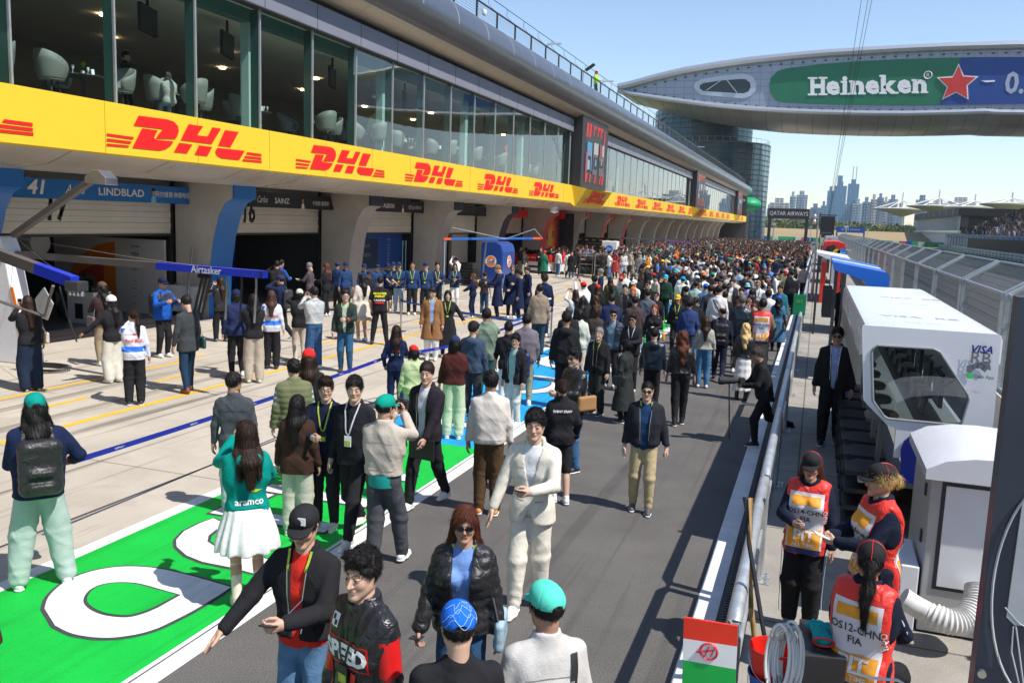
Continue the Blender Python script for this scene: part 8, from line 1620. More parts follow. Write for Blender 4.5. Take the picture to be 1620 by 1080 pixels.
# ======================= UPSTAIRS =======================
CH=mat('chair_shell',(.21,.22,.20),.6,var=.06); CHS=[]
def chair_proto():
    t=empty('tub_chair',(0,0,0),0,'x','chair'); V=[];F=[]; n=18
    for j,(r,z) in enumerate([(.16,.44),(.26,.46),(.29,.56),(.31,.70),(.32,.84)]):
        for i in range(n+1):
            a=R_(-60+300*i/n); back=.5-.5*math.cos(a- R_(90)+math.pi) ; hh=.06+.3*(1-abs(math.sin((a-R_(90))/2)))*1; zz=z if j<2 else .46+(z-.46)*(.35+.95*max(0,math.cos((a-R_(90))*.5))**1.5); V.append((r*math.cos(a),r*math.sin(a),zz))
    for j in range(4): F+=[(j*(n+1)+i,j*(n+1)+i+1,(j+1)*(n+1)+i+1,(j+1)*(n+1)+i) for i in range(n)]
    o=MB().add(V,F).build('shell',[CH],t,smooth=True,fixn=False); md=o.modifiers.new('s','SOLIDIFY'); md.thickness=.03
    MB().lathe([(0,.42),(.24,.42),(.25,.46),(.22,.49),(0,.50)],(0,.0,0),16).build('seat',[CH],t,smooth=True)
    for a in range(4): x,y=.2*math.cos(R_(45+90*a)),.2*math.sin(R_(45+90*a)); MB().tube([(x*.5,y*.5,.43),(x,y,0)],.014,6).build('leg',[DARK],t)
    return t
def table_proto():
    t=empty('dining_table',(0,0,0),0,'x','table'); MB().lathe([(0,.73),(.45,.73),(.46,.745),(.45,.76),(0,.76)],(0,0,0),24).build('table_top',[mat('table_dark',(.05,.05,.05),.4)],t,smooth=True); MB().tube([(0,0,0),(0,0,.73)],.04,8).lathe([(0,.02),(.25,.02),(.25,0)],(0,0,0),16).build('pedestal',[DARK],t)
    return t
def ware_proto():
    t=empty('table_setting',(0,0,0),0,'x','tableware'); b=MB(); rr=random.Random(2)
    for k in range(4): x,y=rr.uniform(-.28,.28),rr.uniform(-.28,.28); b=MB().lathe([(0,0),(.03,0),(.008,.02),(.008,.09),(.035,.13),(.03,.19)],(x,y,0),10); b.build('glass',[PRW],t,smooth=True)
    MB().lathe([(0,0),(.04,0),(.045,.10),(.03,.12)],(0,0,0),12).build('vase',[WHITE],t,smooth=True); b=MB()
    for k in range(26): a=rr.uniform(0,6.28); r=rr.uniform(0,.06); z=.2+rr.uniform(0,.12); u=Vector((rr.gauss(0,1),rr.gauss(0,1),rr.gauss(0,1))).normalized()*.03; v=u.cross(Vector((0.3,.5,.8))).normalized()*.02; c=Vector((r*math.cos(a),r*math.sin(a),z)); i=[c-u,c-v,c+u,c+v]; b.add([tuple(q) for q in i],[(0,1,2,3)])
    b.tube([(0,0,.1),(0,0,.24)],.004,4); b.build('flower',[mat('flower_lime',(.30,.55,.03),.6)],t,fixn=False)
    b=MB(); b.prism([(-.06,0),(.06,0),(0,.16)],lambda u,v,d:(.2+d,u-.1,v),-.03,.03); b.build('folded_napkin',[PRW],t)
    return t
cp_,tp2,wp=chair_proto(),table_proto(),ware_proto(); rr=random.Random(9)
ys=[13.2+3.35*k for k in range(12)]+[66+4*k for k in range(7)]
nth=['first','second','third','fourth','fifth','sixth','seventh','eighth','ninth','tenth','eleventh','twelfth','thirteenth','fourteenth','fifteenth','sixteenth','seventeenth','eighteenth','nineteenth']
for i,y in enumerate(ys):
    x=-16.75+rr.uniform(-.15,.15); t=dup(tp2); t.location=(x,y,5.76); tag(t,f'dark round table, {nth[i]} from the left behind the upstairs glass','table','dining tables upstairs')
    w2=dup(wp); w2.location=(x,y,6.52); w2.rotation_euler.z=rr.uniform(0,6); tag(w2,f'glasses and lime flower on the {nth[i]} upstairs table from the left','tableware','table settings upstairs')
    for k,(dx,dy,a) in enumerate(((.15,-.92,180),(.15,.92,0),(-.95,.1,90),(.85,-.35,-110))):
        if (i+k)%5==4 or (i==3 and k==3): continue
        c=dup(cp_); c.scale=(1.12,1.12,1.2); c.location=(x+dx+rr.uniform(-.1,.1),y+dy+rr.uniform(-.1,.1),5.76); c.rotation_euler.z=R_(a+rr.uniform(-25,25)); tag(c,f'pale tub chair at the {nth[i]} upstairs table, {["left","right","inner","window"][k]} side','chair','tub chairs upstairs')
for p_ in (cp_,tp2,wp):
    for c in list(p_.children): bpy.data.objects.remove(c)
    bpy.data.objects.remove(p_)
def tv(y,label):
    t=empty('ceiling_screen',(-17.2,y,9.1),R_(20),label,'screen','dark screens hung from the upstairs ceiling'); MB().tube([(0,0,0),(0,0,-.35)],.04,8).build('bracket',[BLACK],t); MB().box(-.05,.05,-.55,.55,-1.05,-.35).build('screen_body',[BLACK],t,bevel=.01)
for y,l in((19.3,'black screen hung from the ceiling above the seated woman upstairs'),(22.6,'second black ceiling screen right of the window column'),(28.6,'third hanging black screen upstairs'),(34.5,'fourth hanging black screen upstairs'),(44.0,'fifth hanging screen near the big outdoor screen')): tv(y,l)
def lampu(i,y,x): 
    t=empty('ceiling_lamp',(x,y,9.1),0,f'small warm ceiling spotlight, {nth[i]} along the upstairs room','lamp','warm spotlights upstairs'); MB().lathe([(0,0),(.12,0),(.12,-.03),(0,-.03)],(0,0,-.01),14).build('lamp_disc',[mat('lamp_glow',(1,.62,.32),.5,emit=22,var=0)],t)
for i in range(16): lampu(i,12.5+2.9*i,-20.5 if i%2 else -23)
def up(label,x,y,**k): person(label,loc=(x,y,5.76),lod=2,**k)
up('woman in pale knit top and jeans seated sideways behind the upstairs glass',-16.2,18.9,h=1.62,yaw=60,sex='f',hair='bun',haircol=GRH,top='sweater',topcol=(.42,.42,.40),bot='jeans',botcol=LDN,botfab='denim',larm='face',rarm='face',drop2=.40,legs=((-.10,.38,0),(.10,.36,0)))
up('waiter in black standing behind the seated woman upstairs',-17.6,18.9,h=1.8,yaw=-60,topcol=K,botcol=K)
up('person in yellow shirt and black trousers standing upstairs, back turned',-16.1,29.8,h=1.7,yaw=20,sex='f',hair='curly',haircol=(.1,.05,.03),top='shirt',topcol=(.5,.48,.12),botcol=K)
up('person in red jacket and pale trousers standing close to the upstairs glass',-15.9,43.9,h=1.75,yaw=-70,top=J,topcol=REDC,botcol=(.35,.45,.42))
up('woman seated at an upstairs table in dark clothes',-17.6,40.0,h=1.62,yaw=-60,sex='f',hair='bob',topcol=K2,top='shirt',drop2=.40,legs=((-.10,.38,0),(.10,.36,0)))
up('person in white robe like coat upstairs near the outdoor screen',-17.3,50.5,h=1.75,yaw=-90,top='coat',topcol=W_)
pl=empty('potted_plant',(-16.4,39.2,5.76),0,'leafy green potted plant behind the upstairs glass','plant'); MB().lathe([(0,0),(.2,0),(.25,.5),(.22,.5),(0,.45)],(0,0,0),16).build('pot',[WHITE],pl,smooth=True); V=[];F=[]
for k in range(120): a=rr.uniform(0,6.28); r=rr.uniform(.1,.55); z=rr.uniform(.6,2.3); c=Vector((r*math.cos(a),r*math.sin(a),z)); d=Vector((math.cos(a),math.sin(a),rr.uniform(-.3,.8))).normalized()*.22; s_=d.cross(Vector((0,0,1))).normalized()*.06; n=len(V); V+=[tuple(c-d),tuple(c-s_),tuple(c+d),tuple(c+s_)]; F.append((n,n+1,n+2,n+3))
mesh_obj('leaves',V,F,LEAF[0],pl)
MB().box(-18.5,-17.0,41.2,42.4,5.76,8.4).build('x',[INWALL]).name='service_cabinet'; tag(bpy.data.objects['service_cabinet'],'tall grey green cabinet beside the potted plant upstairs','cabinet')
# ======================= LEFT: EQUIPMENT IN FRONT OF THE GARAGES =======================
def root_at(name,loc,label,cat,group=None): return empty(name,loc,0,label,cat,group)
def rel(mb,root,n,m,**k):
    o=mb.build(n,m,None,**k); o.parent=root; o.matrix_parent_inverse=Matrix.Translation(-Vector(root.location)); return o
YP=14.6
PY=root_at('boom_pylon',(onY(10,575,YP)[0],YP,0),'white tapered pylon with an orange edge stripe at the left edge, carrying the booms','pylon')
pz=lambda P_:[(x,max(0,z)) for x,z in P_]
p_=pz(pY([(-70,380),(0,371),(20,370),(27,376),(33,392),(48,470),(73,575),(-90,585)],YP)); rel(MB().prism(p_,fx,YP-.45,YP),PY,'pylon_body',[WP],bevel=.03)
rel(plate([pz(pY([(45,452),(49,452),(66,528),(61,528)],YP))],fx,YP-.47,YP-.452),PY,'orange_edge',[ORG]); rel(plate([pz(pY([(-4,396),(5,400),(5,412),(-4,416)],YP))],fx,YP-.47,YP-.452),PY,'blue_mark',[SBL])
rel(MB().box(*(lambda a:(a[0]-.15,a[0]+.12,YP-.62,YP+.02,a[2]-.22,a[2]+.22))(onY(18,385,YP))),PY,'pivot_block',[BLACK],bevel=.03)
ZB=onY(60,402,YP-.1)[2]
a=Vector(onY(26,402,YP-.1)); b_=Vector(g(415,434,ZB-.02))
def boom(root,a,b_,w,h_,f0,mats,names):
    d=b_-a
    cuts=[0]+f0+[1]
    for i in range(len(cuts)-1): rel(MB().bar(a+d*cuts[i],a+d*cuts[i+1],w,h_),root,names[i],[mats[i]])
GB_=mat('boom_grey',(.13,.12,.115),.5,.2,var=.15)
B1=root_at('overhead_boom',a,'long grey and blue overhead boom lettered Airtasker','boom','overhead equipment booms')
f_=(Vector(g(267,418,ZB))-a).length/(b_-a).length; f2=(Vector(g(391,434,ZB))-a).length/(b_-a).length
boom(B1,a,b_,.14,.135,[f_,f2],[GB_,mat('boom_blue',(.015,.04,.55),.35),GB_],['boom_arm','boom_sleeve','boom_tip'])
c=(a+(b_-a)*((f_+f2)/2)); ux=(b_-a).normalized(); nrm=Vector((ux.y,-ux.x,0)); o=text('lettering','Airtasker',.20,PRW,None,c+nrm*.085,ux,(0,0,1),bold=.012,off=.006,sx=1.05); o.parent=B1; o.matrix_parent_inverse=Matrix.Translation(-a)
for k,(px,py) in enumerate(((372,440),(392,438),(408,440))): q=a+(b_-a)*(.88+.05*k); rel(MB().tube([q,q-Vector((0,0,.25)),q-Vector((.05,0,.9))],.02,6),B1,'air_hose',[BLACK if k%2 else STEEL],smooth=True)
B2=root_at('overhead_boom',onY(0,405,12.6),'nearer overhead boom with a blue end and air guns on its head','boom','overhead equipment booms'); a2=Vector(onY(-60,392,12.8)); z2=onY(0,405,12.6)[2]; a2=Vector(g(-50,388,2.75)) if False else Vector(onY(-40,388,12.9)); b2=Vector(onY(118,446,12.0))
boom(B2,a2,b2,.16,.20,[.66],[GB_,MATS['boom_blue']],['boom_arm','boom_sleeve']); rel(MB().box(b2.x-.12,b2.x+.2,b2.y-.12,b2.y+.12,b2.z-.16,b2.z+.02),B2,'boom_head',[DARK],bevel=.02)
for k in range(4): q=b2+Vector((-.1+.09*k,0,-.2)); rel(MB().lathe([(0,-.05),(.035,-.04),(.04,0),(.02,.05),(0,.06)],tuple(q),10),B2,'air_coupling',[STEEL],smooth=True)
rel(MB().tube([b2+Vector((-.5,0,-.1)),onY(70,500,12.2),onY(-5,475,12.0)],.03,6),B2,'support_tube',[GB_]); rel(MB().tube([b2+Vector((-.35,0,-.1)),b2+Vector((-.2,0,-.6)),b2+Vector((-.1,.1,-1.1))],.015,6),B2,'hanging_hose',[BLACK])
o=MB(); q=onY(70,478,13.4); o.prism([(q[0]-.18,q[2]-.30),(q[0]+.05,q[2]-.36),(q[0]+.22,q[2]-.02),(q[0]+.0,q[2]+.3),(q[0]-.25,q[2]+.05)],fx,13.4,13.43); o=o.build('hanging_board',[GALV]); tag(o,'grey angular board hanging near the white pylon','board')
a3=Vector(onY(22,372,YP-.2)); b3=Vector(onY(147,284,YP-.6)); B3=root_at('steel_arm',a3,'grey diagonal arm with a faceted steel lamp head','arm'); rel(MB().bar(a3,b3,.13,.12),B3,'arm_bar',[GB_])
q=Vector(onY(160,283,YP-.6)); rel(MB().prism([(q.x-.27,q.z-.10),(q.x-.27,q.z+.03),(q.x-.08,q.z+.17),(q.x+.08,q.z+.17),(q.x+.27,q.z+.02),(q.x+.27,q.z-.12)],fx,q.y-.16,q.y+.16),B3,'lamp_head',[STEEL],bevel=.01)
def cable(a,b_,label,r=.006):
    mid=(Vector(a)+Vector(b_))/2-Vector((0,0,.05)); o=MB().tube([a,mid,b_],r,4).build('stay_wire',[STEEL]); tag(o,label,'wire','stay wires of the booms')
cable(onY(28,376,14.5),b_,'thin stay wire from the white pylon to the end of the lettered boom'); cable(onY(28,378,14.4),b2,'thin stay wire from the pylon to the nearer boom head')
# cables on floor by pylon
CO2=root_at('floor_cable',g(72,585),'black coiled cable lying on the apron at the foot of the white pylon','cable')
for k in range(6): rel(MB().tube([(CO2.location.x+(.35+.05*k)*math.cos(t),CO2.location.y+(.22+.03*k)*math.sin(t),.02+.012*k) for t in np.linspace(0,6.28,22)],.012,5),CO2,'cable_loop',[BLACK],smooth=True)
# first garage
yb=22.9
o=root_at('garage_partition',(-21.5,yb,0),'white garage partition with a big orange sun and small sponsor marks','partition'); rel(MB().box(-24.6,-19.95,yb,yb+.08,0,2.45),o,'partition_face',[mat('partition_white',(.62,.60,.60),.6,var=.04)])
P0=pY([(97,380),(186,380),(186,530),(97,530)],yb-.01); cu=[( -21.5-2.05+2.1*math.cos(t),1.15+1.15*math.sin(t)) for t in np.linspace(-1.57,1.57,20)]
xo=onY(184,450,yb)[0]
rel(plate([[(xo-2.3,0)]+[(xo,0),(xo,2.3)]+[(xo-2.3*math.sin(t)*1.0,2.3*math.cos(t)) for t in np.linspace(.1,1.57,14)][0:14]],fx,yb-.012,yb-.002),o,'orange_sun',[mat('partition_orange',(.80,.20,.01),.6,var=.05)])
rel(plate([[(xo-2.6,0),(xo-.5,0)]+[(xo-.5-1.7*math.sin(t),1.55*math.cos(t)) for t in np.linspace(0,1.5,12)]],fx,yb-.02,yb-.013),o,'red_sun',[mat('partition_red',(.55,.04,.01),.6,var=.1)])
for k,(t_,s_) in enumerate((('Red Bull',.11),('VISA',.17),('Cash App',.07),('BUZZ',.09),('Tudor',.06),('Pirelli',.08),('Ravenol',.06),('Hugo',.06),('EPOS',.05),('Neft',.05))):
    q=onY(214,390+k*12+(6 if k>3 else 0),yb); x=text('lettering',t_,s_,PRK,None,(q[0],yb-.005,q[2]-.0),(1,0,0),(0,0,1),bold=.012); x.parent=o; x.matrix_parent_inverse=Matrix.Translation(-Vector(o.location))
q=g(250,500); o=root_at('equipment_cart',q,'large white equipment cart with rounded corners beside the thumbs up man','cart','carts and cabinets at the garages')
m=MB().box(q[0]-.55,q[0]+1.35,q[1]+.3,q[1]+1.2,.15,1.02); rel(m,o,'cart_body',[WP],bevel=.06); rel(MB().box(q[0]-1.35,q[0]-.58,q[1]+.3,q[1]+1.1,.12,.95),o,'shelf_case',[mat('shelf_grey',(.3,.3,.31),.5)],bevel=.02); rel(MB().box(q[0]-1.28,q[0]-.64,q[1]+.29,q[1]+.3,.5,.9),o,'shelf_opening',[BLACK]); rel(MB().box(q[0]-1.28,q[0]-.64,q[1]+.29,q[1]+.3,.18,.45),o,'shelf_opening',[DARK]); rel(MB().tube([(q[0]-1.4,q[1]+.3,.1),(q[0]-1.4,q[1]+.3,1.02),(q[0]-1.3,q[1]+.3,1.08),(q[0]-.6,q[1]+.3,1.08)],.018,6),o,'cart_handle',[STEEL])
for x in(-.4,1.2): rel(MB().lathe([(0,-.03),(.07,-.03),(.07,.03),(0,.03)],(q[0]+x,q[1]+.4,.075),12,'x'),o,'castor',[RUB])
q=g(128,512); o=root_at('cabinet',q,'low white cabinet with a black drawer inside the first garage','cabinet'); rel(MB().box(q[0]-.5,q[0]+.5,q[1],q[1]+.7,0,.95),o,'cabinet_body',[WHITE],bevel=.02); rel(MB().box(q[0]-.2,q[0]+.1,q[1]-.01,q[1],.15,.6),o,'drawer',[BLACK]); rel(MB().box(q[0]-.2,q[0]+.35,q[1]+.1,q[1]+.5,.95,1.08),o,'device',[BLACK])
q=g(105,512); o=root_at('tyre_rack',(q[0],q[1]+.6,0),'rack of black tyres with blue and white covers behind the pylon','rack')
for k in range(3): rel(MB().lathe([(.16,-.15),(.30,-.15),(.335,-.09),(.335,.09),(.30,.15),(.16,.15)],(q[0]-.55+.0*k,q[1]+.6+.36*k,.36),24,'x'),o,'tyre',[RUB],smooth=True); rel(MB().lathe([(.16,-.15),(.30,-.15),(.335,-.09),(.335,.09),(.30,.15),(.16,.15)],(q[0]-.55,q[1]+.6+.36*k,1.06),24,'x'),o,'tyre',[RUB],smooth=True)
rel(MB().tube([(q[0]-.36,q[1]+.45,.0),(q[0]-.34,q[1]+.45,1.0),(q[0]-.30,q[1]+.45,1.35)],.03,8),o,'rack_frame',[mat('frame_blue',(.05,.15,.6),.4)]); rel(MB().tube([(q[0]-.28,q[1]+.45,.0),(q[0]-.26,q[1]+.45,1.35)],.02,8),o,'rack_frame',[WHITE])
o=tag(MB().tube([onY(22,383,21),onY(64,384,21)],.38,16).build('white_duct',[WHITE],None,smooth=True),'fat white ventilation duct at the top left of the first garage','duct')
# folded stand, blue boards at second pillar
q=g(333,500); o=root_at('pillar_board',(q[0]+.5,q[1],0),'bright blue padded board at the foot of the blue pillar','board'); rel(MB().box(q[0]+.15,q[0]+.75,q[1]-.1,q[1]+.1,0,1.55),o,'board_face',[mat('board_light_blue',(.02,.28,.75),.5)],bevel=.02)
q=g(315,505); o=root_at('folding_stand',q,'black folding stands leaning against the grey pillar','stand')
for k in range(3): rel(MB().bar((q[0]-.25+.16*k,q[1],0),(q[0]-.05+.16*k,q[1]+.25,1.35),.05,.07),o,'stand_leg',[BLACK])
rel(MB().tube([(q[0]-.15,q[1]+.2,1.38),(q[0]+.30,q[1]+.2,1.38)],.07,10),o,'stand_roll',[BLACK],smooth=True); rel(MB().bar((q[0]-.55,q[1],0),(q[0]-.3,q[1]+.1,2.3),.05,.05),o,'prop_pole',[GALV])
def blueboard(px0,px1,Y,z0,z1,label,lines,m=None,cat='panel'):
    a=onY(px0,440,Y);b=onY(px1,440,Y); o=root_at('sponsor_panel',((a[0]+b[0])/2,Y,0),label,cat,'blue panels inside the garages'); rel(MB().box(a[0],b[0],Y,Y+.1,z0,z1),o,'panel_face',[m or mat('panel_blue',(.01,.085,.42),.45,var=.04)])
    for t_,u,z,s_,mm in lines: x=text('lettering',t_,s_,mm,None,((a[0]+b[0])/2+u,Y-.005,z),(1,0,0),(0,0,1),bold=.01); x.parent=o; x.matrix_parent_inverse=Matrix.Translation(-Vector(o.location))
    return o
blueboard(345,371,31.3,0,2.6,'narrow blue garage panel with white sponsor words beside the curved pillar',[('Atlassian',0,2.2,.13,PRW),('Williams',0,1.9,.2,PRW),('Komatsu',0,1.3,.12,PRW),('Gulf',0,.9,.12,PRW)])
DBL=mat('panel_dim_print',(.06,.12,.35),.5)
o=root_at('display_wall',(-20.3,37,0),'wide royal blue display wall with a dark rectangle in the third garage','panel'); rel(MB().box(-20.4,-20.25,34.2,40.6,.9,2.64),o,'wall_face',[MATS['panel_blue']]); rel(MB().box(-20.25,-20.24,34.3,38.0,.95,2.35),o,'dark_rectangle',[mat('panel_dark_navy',(.01,.03,.10),.4)]); rel(MB().box(-20.4,-20.3,34.2,40.6,.0,.9),o,'wall_base',[GALV])
for t_,z,s_ in(('ATLASSIAN',2.0,.22),('Williams',1.6,.36)): x=text('lettering',t_,s_,mat('panel_grey_print',(.25,.3,.4),.5),None,(-20.235,36.6,z),(0,1,0),(0,0,1)); x.parent=o; x.matrix_parent_inverse=Matrix.Translation((20.3,-37,0))
for k in range(10): x=text('lettering',['DURACELL','Gulf','Komatsu','Santander','Kraken','Mercedes','Stephens','Brighton','Keeper','Purex'][k],.085,PRW,None,(-20.24,39.1,2.3-.14*k),(0,1,0),(0,0,1)); x.parent=o; x.matrix_parent_inverse=Matrix.Translation((20.3,-37,0))
for k in range(2): o=tag(MB().tube([(-19.7,39.6+.35*k,0),(-19.7,39.6+.35*k,2.0)],.03,6).tube([(-19.7,39.6+.35*k,2.0),(-19.7,39.6+.35*k,2.25)],.045,6).build('pole_tool',[mat('pole_pale_blue',(.25,.5,.6),.4)],None),['left','right'][k]+' pale blue pole standing before the blue display wall','pole')
o=root_at('white_wall',(-20.3,45.5,0),'pale grey double wall panel with a black gap in the fourth garage','panel'); 
for ya,yb2 in((43.3,46.3),(47.0,49.5)): rel(MB().box(-20.4,-20.2,ya,yb2,0,2.6),o,'wall_half',[mat('panel_pale_grey',(.45,.44,.43),.6)])
o=root_at('cap_cart',g(560,455),'dark cart with blue and lime crew helmets stacked on top','cart','carts and cabinets at the garages'); q=o.location
rel(MB().box(q.x-2.0,q.x-.0,q.y+.3,q.y+1.0,0,1.15),o,'cart_body',[BLACK],bevel=.03)
for k in range(7): rel(MB().lathe([(0,.13),(.08,.11),(.12,.03),(.12,-.06),(0,-.1)],(q.x-1.8+.27*k,q.y+.6+.1*(k%2),1.27),12),o,'helmet',[[BLUE,mat('helmet_lime',(.55,.75,.02),.3),BLUE,MATS['helmet_lime'],BLUE,MATS['helmet_lime'],BLACK][k]],smooth=True)
# blue cabinet with round logo
q=g(760,455); S_=Vector(q); o=root_at('blue_cabinet',q,'big rounded royal blue cabinet with round orange and white logos','cabinet','carts and cabinets at the garages')
hh=2.35; m=MB(); m.prism([(-.0,0),(1.9,0),(1.9,hh-.5),(1.75,hh-.15),(1.3,hh),(.1,hh),(0,hh-.1)],lambda u,v,d:(S_.x+u*.62-.1,S_.y+u*.0+d,v),.2,2.1); rel(m,o,'cabinet_body',[mat('cabinet_royal_blue',(.008,.05,.26),.3,var=.05,coat=.3)],bevel=.06)
def gulf(x,y,z,ax):
    r=.30; f=(lambda u,v,d:(x+u,y-d,z+v)) if ax=='y' else (lambda u,v,d:(x+d,y+u,z+v)); ms=[PRW,ORG,PRW,PRW]
    circ=lambda r:[(r*math.cos(t),r*math.sin(t)) for t in np.linspace(0,6.283,25)[:-1]]
    b=MB(); b.m=0; plate([circ(r)],f,.0,.006,b); b.m=1; plate([circ(r*.92)],f,.006,.01,b); b.m=0; plate([[(-r*1.0,-.10),(r*1.0,-.10),(r*1.0,.10),(-r*1.0,.10)]],f,.01,.014,b); rel(b,o,'round_logo',[PRW,ORG])
    ux=(1,0,0) if ax=='y' else (0,1,0); x_=text('lettering','Gulf',.25,mat('gulf_navy',(.01,.03,.2),.5),None,f(0,0,.016),ux,(0,0,1),bold=.03,sx=.95,off=.003); x_.parent=o; x_.matrix_parent_inverse=Matrix.Translation(-S_)
gulf(S_.x+.45,S_.y+.2,1.35,'y'); gulf(S_.x+1.078,S_.y+1.2,1.35,'x')
q=g(730,450); o=root_at('black_crates',q,'stack of black folded crates beside the blue cabinet','crate'); 
for k in range(7): rel(MB().box(q[0]-.45+.02*(k%3),q[0]+.45+.02*(k%2),q[1]+.4,q[1]+1.1,.02+.16*k,.16+.16*k),o,'crate',[BLACK],bevel=.01)
# red carts
def redcart(px0,px1,py,label,hh=1.25):
    a=Vector(g(px0,py)); b=Vector(g(px1,py+4)); o=root_at('team_cart',(a+b)/2,label,'cart','red team carts'); d=(b-a); L_=d.length; ux=d.normalized(); uy=Vector((-ux.y,ux.x,0)); f=lambda u,v,d_:tuple(a+ux*u+uy*d_+Vector((0,0,v)))
    rel(MB().prism([(0,.5),(.5*L_*.3,.62),(L_*.25,.78),(L_,.78),(L_,hh),(0,hh)],f,0,.9),o,'cart_shell',[mat('cart_red',(.70,.015,.01),.3,coat=.3)],bevel=.02); rel(MB().prism([(.05,.2),(L_*.98,.2),(L_*.98,.77),(L_*.26,.77),(L_*.12,.55),(.05,.45)],f,.02,.88),o,'cart_skirt',[WHITE]); rel(MB().prism([(L_*.42,.38),(L_*.8,.38),(L_*.8,.52),(L_*.42,.52)],f,.0,.02),o,'vent',[BLACK]); rel(MB().tube([f(L_,.7,.1),f(L_+.12,.8,.1),f(L_+.12,hh,.1),f(L_,hh+.05,.1)],.02,6),o,'cart_handle',[STEEL])
    for u in(.15,.9):
        for dd in(.1,.8): rel(MB().lathe([(0,-.03),(.09,-.03),(.09,.03),(0,.03)],f(L_*u,.09,dd),12,'y'),o,'castor',[RUB])
    x_=text('lettering','SHELL  HP  CEVA  VGW',.15,PRW,None,f(L_*.5,hh-.2,-.005),ux,(0,0,1),bold=.012); x_.parent=o; x_.matrix_parent_inverse=Matrix.Translation(-Vector(o.location)); return a,b,ux,uy
A1,B1_,u1,v1=redcart(812,868,430,'long red and white team cart with white sponsor words'); redcart(868,879,430,'short red and white cart behind the long one')
s=SDF((-.4,-.3,-.1),(2.6,1.3,.6),.04)
for k in range(9): s.cone((.1+.25*k,.3+.15*(k%2),.12),(.3+.25*k,.5,.16),.14,.12,.05)
s.wrinkle(.02,3); V_,Q_=s.mesh(); o=mesh_obj('folded_tarp',V_,Q_,CLOTH['nylon'],None,smooth=True); o.color=(.012,.012,.013,1); o.location=A1+u1*.5+v1*.1+Vector((0,0,1.26)); o.rotation_euler.z=math.atan2(u1.y,u1.x); tag(o,'crumpled black tarp piled on the long red cart','tarp')
q=g(896,428); o=root_at('nose_cone',q,'red racing car nose cone standing upright by the carts','car part'); rel(MB().tube([(q[0]-.1,q[1],.05),(q[0]-.35,q[1]+.1,.8),(q[0]-.6,q[1]+.2,1.55)],[.10,.13,.17],12),o,'nose_body',[MATS['cart_red']],smooth=True); rel(MB().box(q[0]-.45,q[0]+.35,q[1]-.05,q[1]+.2,.02,.10),o,'front_wing',[WHITE])
def rack(px,py,w_,label,h_=1.5,tires=True,col=YEL):
    q=g(px,py); o=root_at('tyre_trolley',q,label,'trolley','wheel trolleys at the red garages'); b=MB()
    for x in(0,w_):
        for y in(0,.6): b.tube([(q[0]+x,q[1]+y,.1),(q[0]+x,q[1]+y,h_)],.02,5)
    for z in(.15,.8,h_): b.tube([(q[0],q[1],z),(q[0]+w_,q[1],z)],.018,5); b.tube([(q[0],q[1]+.6,z),(q[0]+w_,q[1]+.6,z)],.018,5); b.tube([(q[0],q[1],z),(q[0],q[1]+.6,z)],.018,5); b.tube([(q[0]+w_,q[1],z),(q[0]+w_,q[1]+.6,z)],.018,5)
    rel(b,o,'trolley_frame',[STEEL])
    if tires:
        for z in(.45,1.12):
            n=max(1,int(w_/.42))
            for k in range(n): t=rel(MB().lathe([(.17,-.16),(.31,-.16),(.335,-.1),(.335,.1),(.31,.16),(.17,.16)],(q[0]+.22+.42*k,q[1]+.3,z),18,'x'),o,'tyre',[RUB],smooth=True); rel(MB().lathe([(.255,0),(.285,0)],(q[0]+.22+.42*k+.165,q[1]+.3,z),18,'x'),o,'tyre_band',[col],fixn=False)
    return o
rack(915,437,.9,'steel wheel trolley left of the others',1.35); rack(926,437,.9,'second steel wheel trolley by the mural'); rack(940,440,1.0,'steel wheel trolley nearest to the crowd'); rack(903,433,.8,'empty looking trolley beside the red nose cone',1.2,False)
q=g(925,418); o=root_at('tyre_stack',(q[0],q[1]+1.5,0),'wall of black tyre crates with yellow tags','crate')
for k in range(6):
    for j in range(3): rel(MB().box(q[0]-1.2+.62*k,q[0]-.62+.62*k,q[1]+1.5,q[1]+2.2,.75+.5*j,1.2+.5*j),o,'crate',[BLACK],bevel=.02); rel(MB().box(q[0]-1.05+.62*k,q[0]-.8+.62*k,q[1]+1.49,q[1]+1.5,.95+.5*j,1.04+.5*j),o,'yellow_tag',[YEL])
q=g(962,425); o=root_at('timing_cart',q,'white topped red cart with a round blue mark','cart','red team carts'); rel(MB().box(q[0]-.6,q[0]+.6,q[1],q[1]+.8,.9,2.1),o,'cart_top',[WHITE],bevel=.05); rel(MB().box(q[0]-.55,q[0]+.55,q[1]+.05,q[1]+.75,.1,.9),o,'cart_base',[RED],bevel=.03)
b=MB(); plate([[(.3*math.cos(t),.3*math.sin(t)) for t in np.linspace(0,6.283,21)[:-1]]],lambda u,v,d:(q[0]+u,q[1]-d,1.5+v),0.001,.01,b); rel(b,o,'round_mark',[mat('mark_blue',(.03,.2,.7),.4)]); x_=text('lettering','hp',.32,PRW,None,(q[0],q[1]-.012,1.52),(1,0,0),(0,0,1),shear=.2); x_.parent=o; x_.matrix_parent_inverse=Matrix.Translation(-Vector(o.location))
